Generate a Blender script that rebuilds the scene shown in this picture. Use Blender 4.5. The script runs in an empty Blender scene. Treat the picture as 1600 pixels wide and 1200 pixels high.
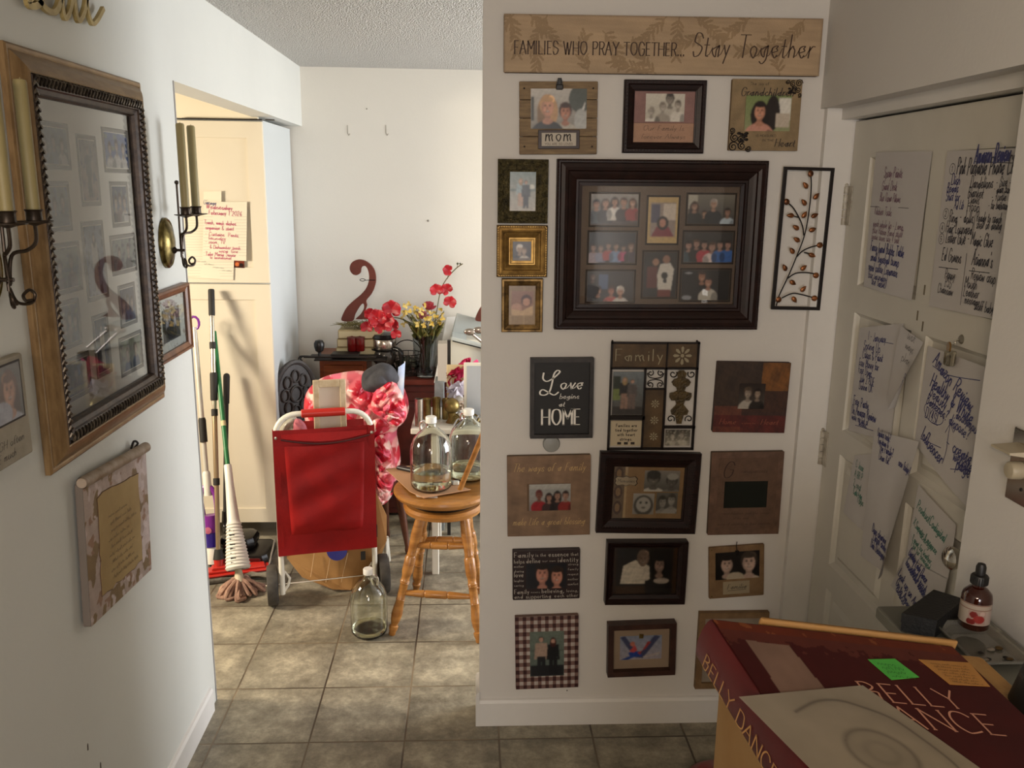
import bpy, math, random
import numpy as np
from mathutils import Matrix, Vector
random.seed(7)
SC = bpy.context.scene
COL = SC.collection
# ---------------------------------------------------------------- camera
F = 1350.0
CAM = np.array([0.0, 0.0, 1.75])
PITCH, YAW, ROLL = 0.224830416, 0.0501975987, -0.0138839680
def cam_axes(p, y, r):
    f = np.array([math.sin(y)*math.cos(p), math.cos(y)*math.cos(p), -math.sin(p)])
    ri = np.array([math.cos(y), -math.sin(y), 0.0]); d = np.cross(f, ri)
    return np.array([math.cos(r)*ri+math.sin(r)*d, -math.sin(r)*ri+math.cos(r)*d, f])
MC = cam_axes(PITCH, YAW, ROLL)
cd = bpy.data.cameras.new('camera'); cam = bpy.data.objects.new('camera', cd); COL.objects.link(cam)
cd.sensor_width = 36.0; cd.lens = F/1600*36.0; cd.clip_start = 0.02
m = Matrix(((MC[0][0], -MC[1][0], -MC[2][0], CAM[0]), (MC[0][1], -MC[1][1], -MC[2][1], CAM[1]),
            (MC[0][2], -MC[1][2], -MC[2][2], CAM[2]), (0, 0, 0, 1)))
cam.matrix_world = m
SC.camera = cam
def on(axis, val, px, py):
    d = MC.T @ np.array([px-800.0, py-600.0, F]); t = (val-CAM[axis])/d[axis]
    return Vector((CAM + d*t).tolist())
def WX(px, py, X): return on(0, X, px, py)
def W(px, py, Y): return on(1, Y, px, py)
def WZ(px, py, Z): return on(2, Z, px, py)
# ---------------------------------------------------------------- world, lights, exposure
SC.view_settings.view_transform = 'Standard'; SC.view_settings.look = 'None'
SC.view_settings.gamma = 1.0; SC.view_settings.exposure = 0.0; SC.view_settings.use_curve_mapping = False
wd = bpy.data.worlds.new('world'); SC.world = wd; wd.use_nodes = True
wd.node_tree.nodes['Background'].inputs[0].default_value = (0.6, 0.68, 0.8, 1)
wd.node_tree.nodes['Background'].inputs[1].default_value = 0.25
SC.cycles.max_bounces = 10; SC.cycles.diffuse_bounces = 5; SC.cycles.transmission_bounces = 10
SC.cycles.transparent_max_bounces = 12; SC.cycles.use_denoising = True
SC.cycles.sample_clamp_indirect = 4.0; SC.cycles.caustics_refractive = False; SC.cycles.caustics_reflective = False
def area(name, loc, target, sx, sy, power, col, spread=180):
    ld = bpy.data.lights.new(name, 'AREA'); ld.shape = 'RECTANGLE'; ld.size = sx; ld.size_y = sy
    ld.energy = power; ld.color = col; ld.spread = math.radians(spread)
    o = bpy.data.objects.new(name, ld); COL.objects.link(o); o.location = loc
    d = Vector(target)-Vector(loc); o.rotation_euler = d.to_track_quat('-Z', 'Z').to_euler(); return o
# daylight through the dining-room window, behind the gallery wall, on the right
area('dining_window_light', (3.05, 3.75, 1.15), (-1, 3.45, 0.95), 1.5, 1.9, 162, (0.92, 0.95, 1.0))
# kitchen ceiling light, through the opening on the left
area('kitchen_light', (-2.7, 2.80, 1.62), (-0.9, 3.2, 0.15), 0.5, 0.5, 90, (1.0, 0.87, 0.68))
# unseen fill lights added behind the camera to lift the near walls
area('warm_fill_light', (-0.5, -1.2, 2.2), (0.9, 1.3, 1.2), 0.6, 0.6, 40, (1.0, 0.80, 0.60))  # added warm fill, brightens the right wall and the door
area('left_wall_fill_light', (0.18, -2.2, 1.35), (-0.7, 1.7, 0.8), 0.85, 1.2, 41, (0.97, 0.96, 0.98))  # added fill aimed at the left wall; the rear wall has no window
# ---------------------------------------------------------------- materials
def lin(c):
    if isinstance(c, str):
        c = c.lstrip('#'); c = tuple(int(c[i:i+2], 16)/255 for i in (0, 2, 4))
    return tuple((x/12.92 if x <= 0.04045 else ((x+0.055)/1.055)**2.4) for x in c[:3])
MATS = {}
def mat(name, col='#888888', rough=0.6, metal=0.0, var=0.0, vscale=8.0, col2=None, bump=0.0, bscale=60.0,
        trans=0.0, ior=1.45, alpha=1.0, spec=0.5, sheen=0.0, wave=None, coat=0.0):
    if name in MATS: return MATS[name]
    m = bpy.data.materials.new(name); m.use_nodes = True; nt = m.node_tree; N = nt.nodes; L = nt.links
    b = N['Principled BSDF']; c = lin(col)
    b.inputs['Base Color'].default_value = (*c, 1); b.inputs['Roughness'].default_value = rough
    b.inputs['Metallic'].default_value = metal; b.inputs['Transmission Weight'].default_value = trans
    b.inputs['IOR'].default_value = ior; b.inputs['Alpha'].default_value = alpha
    b.inputs['Specular IOR Level'].default_value = spec
    if sheen: b.inputs['Sheen Weight'].default_value = sheen
    if coat: b.inputs['Coat Weight'].default_value = coat
    tc = N.new('ShaderNodeTexCoord')
    if var or col2:
        c2 = lin(col2) if col2 else tuple(x*(1-var) for x in c)
        if wave:
            mp = N.new('ShaderNodeMapping'); mp.inputs['Scale'].default_value = wave
            L.new(tc.outputs['Object'], mp.inputs[0]); src = mp.outputs[0]
        else: src = tc.outputs['Object']
        n = N.new('ShaderNodeTexNoise'); n.inputs['Scale'].default_value = vscale; n.inputs['Detail'].default_value = 6
        n.inputs['Roughness'].default_value = 0.6
        L.new(src, n.inputs['Vector'])
        r = N.new('ShaderNodeValToRGB'); r.color_ramp.elements[0].position = 0.36; r.color_ramp.elements[1].position = 0.64
        r.color_ramp.elements[0].color = (*c2, 1); r.color_ramp.elements[1].color = (*c, 1)
        L.new(n.outputs[0], r.inputs[0]); L.new(r.outputs[0], b.inputs['Base Color'])
    if bump:
        n2 = N.new('ShaderNodeTexNoise'); n2.inputs['Scale'].default_value = bscale; n2.inputs['Detail'].default_value = 4
        L.new(tc.outputs['Object'], n2.inputs['Vector'])
        bp = N.new('ShaderNodeBump'); bp.inputs['Strength'].default_value = bump; bp.inputs['Distance'].default_value = 0.01
        L.new(n2.outputs[0], bp.inputs['Height']); L.new(bp.outputs[0], b.inputs['Normal'])
    MATS[name] = m; return m
def vcmat(name, rough=0.35, bump=0.0, bscale=400):
    if name in MATS: return MATS[name]
    m = mat(name, '#808080', rough, bump=bump, bscale=bscale); nt = m.node_tree
    a = nt.nodes.new('ShaderNodeAttribute'); a.attribute_name = 'Col'
    nt.links.new(a.outputs['Color'], nt.nodes['Principled BSDF'].inputs['Base Color']); return m
# ---------------------------------------------------------------- mesh builder
class MB:
    def __init__(s): s.v = []; s.f = []; s.mi = []; s.cur = 0; s.T = None
    def add(s, vs, fs):
        n = len(s.v)
        if s.T is not None: vs = [s.T @ Vector(v) for v in vs]
        s.v += [tuple(v) for v in vs]; s.f += [tuple(i+n for i in f) for f in fs]; s.mi += [s.cur]*len(fs); return s
    def box(s, x0, y0, z0, x1, y1, z1, R=None):
        vs = [Vector((x, y, z)) for z in (z0, z1) for y in (y0, y1) for x in (x0, x1)]
        if R is not None:
            c = Vector(((x0+x1)/2, (y0+y1)/2, (z0+z1)/2)); vs = [R @ (v-c)+c for v in vs]
        return s.add(vs, [(0, 2, 3, 1), (4, 5, 7, 6), (0, 1, 5, 4), (2, 6, 7, 3), (0, 4, 6, 2), (1, 3, 7, 5)])
    def bbox(s, x0, y0, z0, x1, y1, z1, b=0.004):     # bevelled box
        b = min(b, abs(x1-x0)/2.01, abs(y1-y0)/2.01, abs(z1-z0)/2.01)
        rings = []
        for z, i in ((z0, b), (z0+b*.3, b*.3), (z0+b, 0), (z1-b, 0), (z1-b*.3, b*.3), (z1, b)):
            c = b if i == 0 else b
            xa, xb, ya, yb = x0+i, x1-i, y0+i, y1-i
            rings.append([(xa+c, ya, z), (xb-c, ya, z), (xb, ya+c, z), (xb, yb-c, z), (xb-c, yb, z), (xa+c, yb, z), (xa, yb-c, z), (xa, ya+c, z)])
        return s.loft(rings, True, True)
    def loft(s, rings, cap0=True, cap1=True, closed=True):
        n = len(rings[0]); vs = [p for r in rings for p in r]; fs = []
        m = n if closed else n-1
        for k in range(len(rings)-1):
            for i in range(m):
                j = (i+1) % n; fs.append((k*n+i, k*n+j, (k+1)*n+j, (k+1)*n+i))
        if cap0: fs.append(tuple(reversed(range(n))))
        if cap1: fs.append(tuple((len(rings)-1)*n+i for i in range(n)))
        return s.add(vs, fs)
    def tube(s, pts, r, seg=10, cap=True, flat=1.0):
        pts = [Vector(p) for p in pts]; k = len(pts)
        rr = r if isinstance(r, (list, tuple)) else [r]*k
        rings = []; up = None
        for i, p in enumerate(pts):
            t = (pts[min(i+1, k-1)]-pts[max(i-1, 0)])
            t = t.normalized() if t.length > 1e-9 else Vector((0, 0, 1))
            if up is None:
                a = Vector((0, 0, 1)) if abs(t.z) < 0.9 else Vector((1, 0, 0)); up = (a-t*a.dot(t)).normalized()
            else:
                up = (up-t*up.dot(t)); up = up.normalized() if up.length > 1e-6 else t.orthogonal().normalized()
            sd = t.cross(up)
            rings.append([p+(sd*math.cos(2*math.pi*j/seg)+up*math.sin(2*math.pi*j/seg)*flat)*rr[i] for j in range(seg)])
        return s.loft(rings, cap, cap)
    def cyl(s, p0, p1, r0, r1=None, seg=20): return s.tube([p0, p1], [r0, r0 if r1 is None else r1], seg)
    def lathe(s, prof, o=(0, 0, 0), ax=(0, 0, 1), seg=28, cap=True):
        ax = Vector(ax).normalized(); a = ax.orthogonal().normalized(); b = ax.cross(a); o = Vector(o)
        rings = [[o+ax*h+(a*math.cos(2*math.pi*j/seg)+b*math.sin(2*math.pi*j/seg))*max(r, 1e-5) for j in range(seg)] for r, h in prof]
        return s.loft(rings, cap, cap)
    def sphere(s, c, r, seg=16, sz=(1, 1, 1)):
        c = Vector(c); rings = []
        n = max(6, seg//2)
        for i in range(n+1):
            t = math.pi*i/n; rings.append([c+Vector((max(math.sin(t), 1e-4)*math.cos(2*math.pi*j/seg)*r*sz[0], max(math.sin(t), 1e-4)*math.sin(2*math.pi*j/seg)*r*sz[1], -math.cos(t)*r*sz[2])) for j in range(seg)])
        return s.loft(rings, False, False)
    def prism(s, poly, z0, z1):
        n = len(poly)
        return s.add([(x, y, z0) for x, y in poly]+[(x, y, z1) for x, y in poly],
                     [tuple(reversed(range(n))), tuple(range(n, 2*n))]+[(i, (i+1) % n, n+(i+1) % n, n+i) for i in range(n)])
    def quad(s, *p): return s.add(p, [tuple(range(len(p)))])
    def grid(s, fn, nu, nv):
        vs = [fn(i/nu, j/nv) for j in range(nv+1) for i in range(nu+1)]
        return s.add(vs, [(j*(nu+1)+i, j*(nu+1)+i+1, (j+1)*(nu+1)+i+1, (j+1)*(nu+1)+i) for j in range(nv) for i in range(nu)])
    def build(s, name, mats, parent=None, smooth=False, loc=None, cols=None, angle=40):
        me = bpy.data.meshes.new(name); me.from_pydata(s.v, [], s.f)
        if not isinstance(mats, (list, tuple)): mats = [mats]
        for mm in mats: me.materials.append(mm)
        if len(mats) > 1: me.polygons.foreach_set('material_index', s.mi)
        if cols is not None:
            ca = me.color_attributes.new('Col', 'FLOAT_COLOR', 'POINT')
            ca.data.foreach_set('color', np.asarray(cols, dtype=np.float32).ravel())
        me.update()
        if smooth:
            me.polygons.foreach_set('use_smooth', [True]*len(me.polygons))
            me.set_sharp_from_angle(angle=math.radians(angle))
        o = bpy.data.objects.new(name, me); COL.objects.link(o)
        if parent is not None: o.parent = parent
        if loc is not None: o.location = loc
        return o
def thing(name, label, cat, mw=None, group=None):
    o = bpy.data.objects.new(name, None); COL.objects.link(o); o.empty_display_size = 0.05
    if mw is not None: o.matrix_world = mw if isinstance(mw, Matrix) else Matrix.Translation(Vector(mw))
    o['label'] = label; o['category'] = cat
    if group: o['group'] = group
    return o
def tag(o, label, cat, group=None, kind=None):
    o['label'] = label; o['category'] = cat
    if group: o['group'] = group
    if kind: o['kind'] = kind
    return o
def struct(o): o['kind'] = 'structure'; return o
def inv(o): return o.matrix_world.inverted()
def arc(cx, cy, r, a0, a1, n=12, ry=None):
    ry = r if ry is None else ry
    return [(cx+r*math.cos(math.radians(a0+(a1-a0)*i/n)), cy+ry*math.sin(math.radians(a0+(a1-a0)*i/n))) for i in range(n+1)]
def crom(P, n=6, closed=False):
    P = [tuple(p) for p in P]; out = []; k = len(P)
    if k < 3: return P
    rng = range(k if closed else k-1)
    for i in rng:
        if closed: a, b, c, d = P[(i-1) % k], P[i], P[(i+1) % k], P[(i+2) % k]
        else: a, b, c, d = P[max(i-1, 0)], P[i], P[i+1], P[min(i+2, k-1)]
        for j in range(n):
            t = j/n
            out.append(tuple(0.5*((2*q)+(-p+r)*t+(2*p-5*q+4*r-s_)*t*t+(-p+3*q-3*r+s_)*t**3) for p, q, r, s_ in zip(a, b, c, d)))
    if not closed: out.append(P[-1])
    return out
# ---------------------------------------------------------------- room
XL, YG, YB, ZC = -0.875, 2.56, 4.73, 2.335      # left wall, gallery wall, back wall, ceiling
XS, XD, YE = 1.008, 1.105, 1.61                 # right wall face, door plane, end of the right wall
YLE = 2.72                                      # end of the left wall
M_wall = mat('wall_paint', '#cfcac3', 0.75, var=0.04, vscale=1.5, bump=0.05, bscale=90)
M_wallb = mat('dining_wall_paint', '#dcd8ce', 0.7, var=0.03, vscale=1.2, bump=0.04, bscale=70)
M_wallg = mat('left_wall_paint', '#cfcfc8', 0.6, var=0.05, vscale=1.3, bump=0.05, bscale=70)
M_trim = mat('trim_paint', '#d6d2cc', 0.45, var=0.05, vscale=6)
M_cream = mat('kitchen_paint', '#eadfc6', 0.6, var=0.03, vscale=2)
def popcorn():
    m = mat('popcorn_ceiling', '#e6e3dc', 0.9, var=.22, vscale=140); nt = m.node_tree; N = nt.nodes; L = nt.links; b = N['Principled BSDF']
    tc = N.new('ShaderNodeTexCoord'); v = N.new('ShaderNodeTexVoronoi'); v.inputs['Scale'].default_value = 150
    n = N.new('ShaderNodeTexNoise'); n.inputs['Scale'].default_value = 160; n.inputs['Detail'].default_value = 5
    L.new(tc.outputs['Object'], v.inputs['Vector']); L.new(tc.outputs['Object'], n.inputs['Vector'])
    a = N.new('ShaderNodeMath'); a.operation = 'SUBTRACT'; L.new(n.outputs[0], a.inputs[0]); L.new(v.outputs[0], a.inputs[1])
    bp = N.new('ShaderNodeBump'); bp.inputs['Strength'].default_value = 1.0; bp.inputs['Distance'].default_value = 0.014
    L.new(a.outputs[0], bp.inputs['Height']); L.new(bp.outputs[0], b.inputs['Normal']); return m
def tiles():
    m = mat('floor_tiles', '#8f8f85', 0.42); nt = m.node_tree; N = nt.nodes; L = nt.links; b = N['Principled BSDF']
    tc = N.new('ShaderNodeTexCoord'); sp = N.new('ShaderNodeSeparateXYZ'); L.new(tc.outputs['Object'], sp.inputs[0])
    def math_(op, a, bb=None, cc=None):
        q = N.new('ShaderNodeMath'); q.operation = op
        for i, x in enumerate((a, bb, cc)):
            if x is None: continue
            if isinstance(x, (int, float)): q.inputs[i].default_value = x
            else: L.new(x, q.inputs[i])
        return q.outputs[0]
    def cell(out, off, size):
        s_ = math_('DIVIDE', math_('SUBTRACT', out, off), size); fr = math_('FRACT', s_)
        e = math_('MINIMUM', fr, math_('SUBTRACT', 1.0, fr)); return math_('FLOOR', s_), math_('MULTIPLY', e, size)
    ix, ex = cell(sp.outputs[0], TX0, TS); iy, ey = cell(sp.outputs[1], TY0, TSY)
    e = math_('MINIMUM', ex, ey)
    g = N.new('ShaderNodeMapRange'); g.inputs['From Min'].default_value = 0.0018; g.inputs['From Max'].default_value = 0.0042
    L.new(e, g.inputs[0])
    cb = N.new('ShaderNodeCombineXYZ'); L.new(ix, cb.inputs[0]); L.new(iy, cb.inputs[1])
    wn = N.new('ShaderNodeTexWhiteNoise'); wn.noise_dimensions = '3D'; L.new(cb.outputs[0], wn.inputs['Vector'])
    va = N.new('ShaderNodeVectorMath'); va.operation = 'MULTIPLY_ADD'; va.inputs[1].default_value = (5, 5, 5)
    L.new(cb.outputs[0], va.inputs[0]); L.new(tc.outputs['Object'], va.inputs[2])
    n1 = N.new('ShaderNodeTexNoise'); n1.inputs['Scale'].default_value = 11; n1.inputs['Detail'].default_value = 12; n1.inputs['Roughness'].default_value = 0.78
    L.new(va.outputs[0], n1.inputs['Vector'])
    r = N.new('ShaderNodeValToRGB'); cr = r.color_ramp; cr.elements[0].position = 0.30; cr.elements[1].position = 0.70
    cr.elements[0].color = (*lin('#5e5648'), 1); cr.elements[1].color = (*lin('#b9ae96'), 1)
    el = cr.elements.new(0.5); el.color = (*lin('#8b8371'), 1)
    L.new(n1.outputs[0], r.inputs[0])
    n3 = N.new('ShaderNodeTexNoise'); n3.inputs['Scale'].default_value = 70; n3.inputs['Detail'].default_value = 3
    L.new(tc.outputs['Object'], n3.inputs['Vector'])
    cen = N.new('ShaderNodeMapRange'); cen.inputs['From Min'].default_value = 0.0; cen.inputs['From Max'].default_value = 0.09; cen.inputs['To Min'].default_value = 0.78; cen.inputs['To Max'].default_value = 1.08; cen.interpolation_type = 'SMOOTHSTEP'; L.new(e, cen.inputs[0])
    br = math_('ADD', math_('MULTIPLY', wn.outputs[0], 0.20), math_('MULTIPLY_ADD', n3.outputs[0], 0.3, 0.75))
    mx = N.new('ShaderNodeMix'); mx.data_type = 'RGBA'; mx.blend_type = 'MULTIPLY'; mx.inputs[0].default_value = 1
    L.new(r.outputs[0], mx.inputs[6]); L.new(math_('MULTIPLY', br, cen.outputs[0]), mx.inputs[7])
    n2 = N.new('ShaderNodeTexNoise'); n2.inputs['Scale'].default_value = 2.5
    L.new(tc.outputs['Object'], n2.inputs['Vector'])
    gr = N.new('ShaderNodeValToRGB'); gr.color_ramp.elements[0].color = (*lin('#3c3126'), 1); gr.color_ramp.elements[1].color = (*lin('#7c6d58'), 1)
    gr.color_ramp.elements[0].position = 0.4; gr.color_ramp.elements[1].position = 0.62
    L.new(n2.outputs[0], gr.inputs[0])
    m2 = N.new('ShaderNodeMix'); m2.data_type = 'RGBA'; L.new(g.outputs[0], m2.inputs[0]); L.new(gr.outputs[0], m2.inputs[6]); L.new(mx.outputs[2], m2.inputs[7])
    L.new(m2.outputs[2], b.inputs['Base Color'])
    bp = N.new('ShaderNodeBump'); bp.inputs['Strength'].default_value = 0.35; bp.inputs['Distance'].default_value = 0.006
    hh = math_('ADD', g.outputs[0], math_('MULTIPLY', n3.outputs[0], 0.25)); L.new(hh, bp.inputs['Height']); L.new(bp.outputs[0], b.inputs['Normal'])
    return m
TX0, TS, TY0, TSY = -0.819, 0.3058, 2.475, 0.311
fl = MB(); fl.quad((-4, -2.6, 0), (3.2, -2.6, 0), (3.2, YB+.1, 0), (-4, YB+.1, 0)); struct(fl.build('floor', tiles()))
c = MB(); c.box(-4, -2.6, ZC, 3.2, YB+.1, ZC+.08); struct(c.build('ceiling', popcorn()))
def wall(name, boxes, m):
    w = MB()
    for b_ in boxes: w.box(*b_)
    return struct(w.build(name, m))
wall('wall_left', [(XL-.11, -2.6, 0, XL, YLE, ZC), (XL-.11, YLE, 2.04, XL, YB, ZC)], M_wallg)
wall('wall_gallery', [(0.035, YG, 0, XD+.06, YG+.11, ZC), (XD+.06, YG+.0, 0, 3.1, YG+.11, ZC)], M_wall)
wall('wall_right', [(XS, -2.6, 0, XS+.09, YE, ZC), (XS, YE, 1.98, XS+.2, YG, ZC), (XS+.2, YE-.4, 0, XS+.3, YG, ZC)], M_wall)
wall('wall_dining_back', [(-4, YB, 0, 3.2, YB+.1, ZC)], M_wallb)
wall('wall_dining_side', [(3.1, YG+.11, 0, 3.2, YB, .15), (3.1, YG+.11, 2.15, 3.2, YB, ZC), (3.1, YG+.11, .55, 3.2, 2.95, 2.15), (3.1, 4.55, .55, 3.2, YB, 2.15)], M_wallb)
wall('wall_rear', [(-4, -2.6, 0, 3.2, -2.5, ZC)], M_wall)
wall('wall_kitchen', [(-4.1, -2.6, 0, -4, YB, ZC)], M_cream)
# ---------------------------------------------------------------- single-stroke lettering (x, y pairs; baseline 3, x-height 8, capitals 13)
GL = {' ': (5, ''), 'a': (8, '~68371624434668|6863'), 'b': (7, '1d13|~163857655443 13'), 'c': (6, '~57381615335354'), 'd': (8, '6d63|~68371624434668'),
'e': (7, '~1556475838171524334354'), 'f': (5, '~5c4d2b23|0848'), 'g': (8, '~68371624434668|~6863513011'), 'h': (7, '1d13|~1638475653'), 'i': (3, '1813|1a1b'),
'j': (4, '~2822100|2a2b'), 'k': (6, '1d13|5816|2653'), 'l': (3, '1d13'), 'm': (10, '1813|~16384653|~4668777583'), 'n': (7, '1813|~1638475653'),
'o': (7, '~381715334355573 8'), 'p': (7, '1810|~1638576553 13'), 'q': (8, '~68371624434668|6860'), 'r': (5, '1813|~163858'), 's': (6, '~573827265453 3314'),
't': (5, '~2b243343|0848'), 'u': (8, '~1814335366|6863'), 'v': (6, '183358'), 'w': (9, '1823476388'), 'x': (6, '1853|5813'), 'y': (6, '1834|5820'), 'z': (6, '18581353'),
'A': (9, '034d83|1767'), 'B': (8, '131d|~1d4d6b4918|~186866 5313'), 'C': (9, '~8b6d3d1a16335384'), 'D': (9, '131d|~1d5d7b855313'), 'E': (7, '6d1d1363|1858'),
'F': (7, '6d1d13|1858'), 'G': (9, '~8b6d3d1a1633638588|8858'), 'H': (9, '131d|838d|1888'), 'I': (3, '131d'), 'J': (6, '~5d55331 5'), 'K': (8, '131d|7d18|3873'),
'L': (7, '1d1363'), 'M': (10, '131d579d93'), 'N': (9, '131d838d'), 'O': (10, '~5d2c18255385988c5d'), 'P': (8, '131d|~1d5d7b5818'), 'Q': (10, '~5d2c18255385988c5d|6693'),
'R': (8, '131d|~1d5d7b5818|4873'), 'S': (8, '~7b5d2d1a2977644323 15'), 'T': (8, '0d8d|4d43'), 'U': (9, '~1d1533637 58d'), 'V': (8, '0d438d'), 'W': (11, '0d335c73ad'),
'X': (8, '0d83|8d03'), 'Y': (8, '0d488d|4843'), 'Z': (8, '0d8d0383'), '1': (5, '1b3d33'), '2': (8, '~1b3d5d6a4713|1363'), '3': (7, '~1c4d5b38|~3865533315'), '5': (7, '5d1d18|~1858563313'),
'6': (7, '~5d2915335356371 5'), '0': (8, '~4d1a1643757a4d'), '4': (7, '4d1656|4d43'), '.': (3, '1314'), ',': (3, '2411'), '?': (6, '~1b3d5b3836|3433'), '-': (6, '1747'),
"'": (3, '1d1b'), '!': (3, '1d17|1413'), '&': (8, '~731a3d4b15335 386'), ':': (3, '1516|181a'), '(': (4, '~3d1836 32'), ')': (4, '~1d3812'), '+': (6, '1757|3935')}
def glyph(ch):
    if ch not in GL: ch = '-'
    w, s = GL[ch]; out = []
    for st in s.split('|'):
        if not st: continue
        sm = st.startswith('~'); st = st.lstrip('~').replace(' ', '')
        pts = [(int(st[i], 36), int(st[i+1], 36)-3) for i in range(0, len(st)-1, 2)]
        if sm and len(pts) > 2: out.append(crom(pts, 5))
        else: out += [[pts[k], pts[k+1]] for k in range(len(pts)-1)]
    return w, out
def text_w(s, sp=0.0): return sum(glyph(c)[0]+sp for c in s)
def ribbon(mb, pts, z, pen, thin=None, tilt=0.0):
    """flat pen stroke; vertical parts as wide as pen, horizontal parts as wide as thin"""
    thin = pen if thin is None else thin
    P = [pts[0]]
    for p in pts[1:]:
        if math.hypot(p[0]-P[-1][0], p[1]-P[-1][1]) > 1e-6: P.append(p)
    if len(P) < 2: return
    L, R = [], []
    for i, p in enumerate(P):
        a = P[max(i-1, 0)]; b = P[min(i+1, len(P)-1)]
        dx, dy = b[0]-a[0], b[1]-a[1]; l = math.hypot(dx, dy) or 1; dx /= l; dy /= l
        q = abs(dy*math.cos(tilt)+dx*math.sin(tilt)); w = (thin+(pen-thin)*q)/2
        e = w*0.5 if i in (0, len(P)-1) else 0; sgn = -1 if i == 0 else 1
        L.append((p[0]-dy*w+dx*e*sgn, p[1]+dx*w+dy*e*sgn, z)); R.append((p[0]+dy*w+dx*e*sgn, p[1]-dx*w+dy*e*sgn, z))
    n = len(P)
    mb.add(L+R, [(i, n+i, n+i+1, i+1) for i in range(n-1)])
def txt(mb, s, x, y, h, width=None, pen=0.12, thin=None, serif=0.0, slant=0.0, align='c', z=0.0, join=False, sp=0.6, jit=0.0, rot=0.0, tr=None):
    """s written at x (centre or left), baseline y, capital height h (metres); pen etc. are fractions of h"""
    k = h/10.0; W_ = text_w(s, sp)*k; sx = k if width is None else k*width/W_
    if width is not None: W_ = width
    x0 = -W_/2 if align == 'c' else 0; cx = 0; last = None
    T = (lambda p: p) if tr is None else tr
    def M_(p):
        u = x0+(cx+p[0])*sx+p[1]*k*slant; v = p[1]*k
        c_, s_ = math.cos(rot), math.sin(rot)
        return T((x+u*c_-v*s_, y+u*s_+v*c_))
    for ch in s:
        w, st = glyph(ch); dy = random.uniform(-jit, jit)*10
        for stk in st:
            q = [(p[0], p[1]+dy) for p in stk]
            ribbon(mb, [M_(p) for p in q], z, pen*h, None if thin is None else thin*h)
            if serif:
                for e, o in ((q[0], q[1]), (q[-1], q[-2])):
                    if abs(e[0]-o[0]) < 0.08*abs(e[1]-o[1]) and (e[1] < 0.5 or e[1] > 4.5):
                        ribbon(mb, [M_((e[0]-serif*10, e[1])), M_((e[0]+serif*10, e[1]))], z, (thin or pen)*h*1.0)
        if join and ch.islower() and st:
            if last is not None: 
                a = last; b = (cx+1, 4.0)
                cx_ = cx; cx = 0; ribbon(mb, [M_(a), M_(((a[0]+b[0])/2, 1.0)), M_(b)], z, (thin or pen)*h); cx = cx_
            last = (cx+w-2, 0.3)
        else: last = None
        cx += w+sp
    return mb
def scribble(mb, x, y, w, h, n, z, pen, seed=0, tr=None, slant=0.0):
    """a line of illegible handwriting"""
    R = random.Random(seed); T = tr or (lambda p: p)
    u = 0
    while u < w*0.97:
        wl = min(R.uniform(2.0, 4.5)*h, w-u)
        if wl < h*0.6: break
        m = max(3, int(wl/h*2.6)); pts = []
        for i in range(m+1):
            hh = (1.0 if R.random() < .3 else .5)*h*(1 if i % 2 else 0)-(0.25*h if R.random() < .1 else 0)
            pts.append((x+u+wl*i/m+hh*slant, y+hh+R.uniform(-.08, .08)*h))
        ribbon(mb, [T(p) for p in crom(pts, 3)], z, pen); u += wl+h*0.7
    return mb
# ---------------------------------------------------------------- painted surfaces (prints): colour of the print itself, per vertex
def _poly_mask(U, V, P):
    m_ = np.zeros(U.shape, bool); j = len(P)-1
    for i in range(len(P)):
        xi, yi = P[i]; xj, yj = P[j]
        if yi != yj:
            m_ ^= ((yi > V) != (yj > V)) & (U < (xj-xi)*(V-yi)/(yj-yi)+xi)
        j = i
    return m_
def snoise(U, V, f, seed, oct_=3):
    r = np.random.RandomState(seed); o = np.zeros(U.shape)
    for k in range(oct_*5):
        a = r.uniform(0, 6.283); ff = f*(2**(k//5))*r.uniform(.7, 1.3)
        o += np.sin(6.283*(U*math.cos(a)+V*math.sin(a))*ff+r.uniform(0, 6.283))/(1.6**(k//5))
    return o/3.2
def paint(U, V, layers):
    C_ = np.zeros(U.shape+(3,)); C_[:] = 0.5
    for l in layers:
        k = l[0]
        if k == 'bg':
            a, b = np.array(lin(l[1])), np.array(lin(l[2] if len(l) > 2 else l[1])); C_[:] = b+(a-b)*V[..., None]
        elif k == 'e':
            mk = ((U-l[1])/l[3])**2+((V-l[2])/l[4])**2 < 1; C_[mk] = lin(l[5])
        elif k == 'r':
            mk = (U > l[1]) & (U < l[3]) & (V > l[2]) & (V < l[4]); C_[mk] = lin(l[5])
        elif k == 'p':
            C_[_poly_mask(U, V, l[1])] = lin(l[2])
        elif k == 'n':      # mottling
            q = snoise(U, V, l[2], l[3]); C_ *= np.clip(1+l[1]*q, .15, 2.0)[..., None]
        elif k == 'nb':     # blotches of another colour
            q = snoise(U, V, l[3], l[4]); C_[q > l[2]] = lin(l[1])
        elif k == 'f': l[1](U, V, C_)
    return np.clip(C_, 0, 1)
def soften(C_, n):
    for _ in range(n):
        P = np.pad(C_, ((1, 1), (1, 1), (0, 0)), mode='edge'); C_ = (P[1:-1, 1:-1]*2+P[:-2, 1:-1]+P[2:, 1:-1]+P[1:-1, :-2]+P[1:-1, 2:])/6
    return C_
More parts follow.
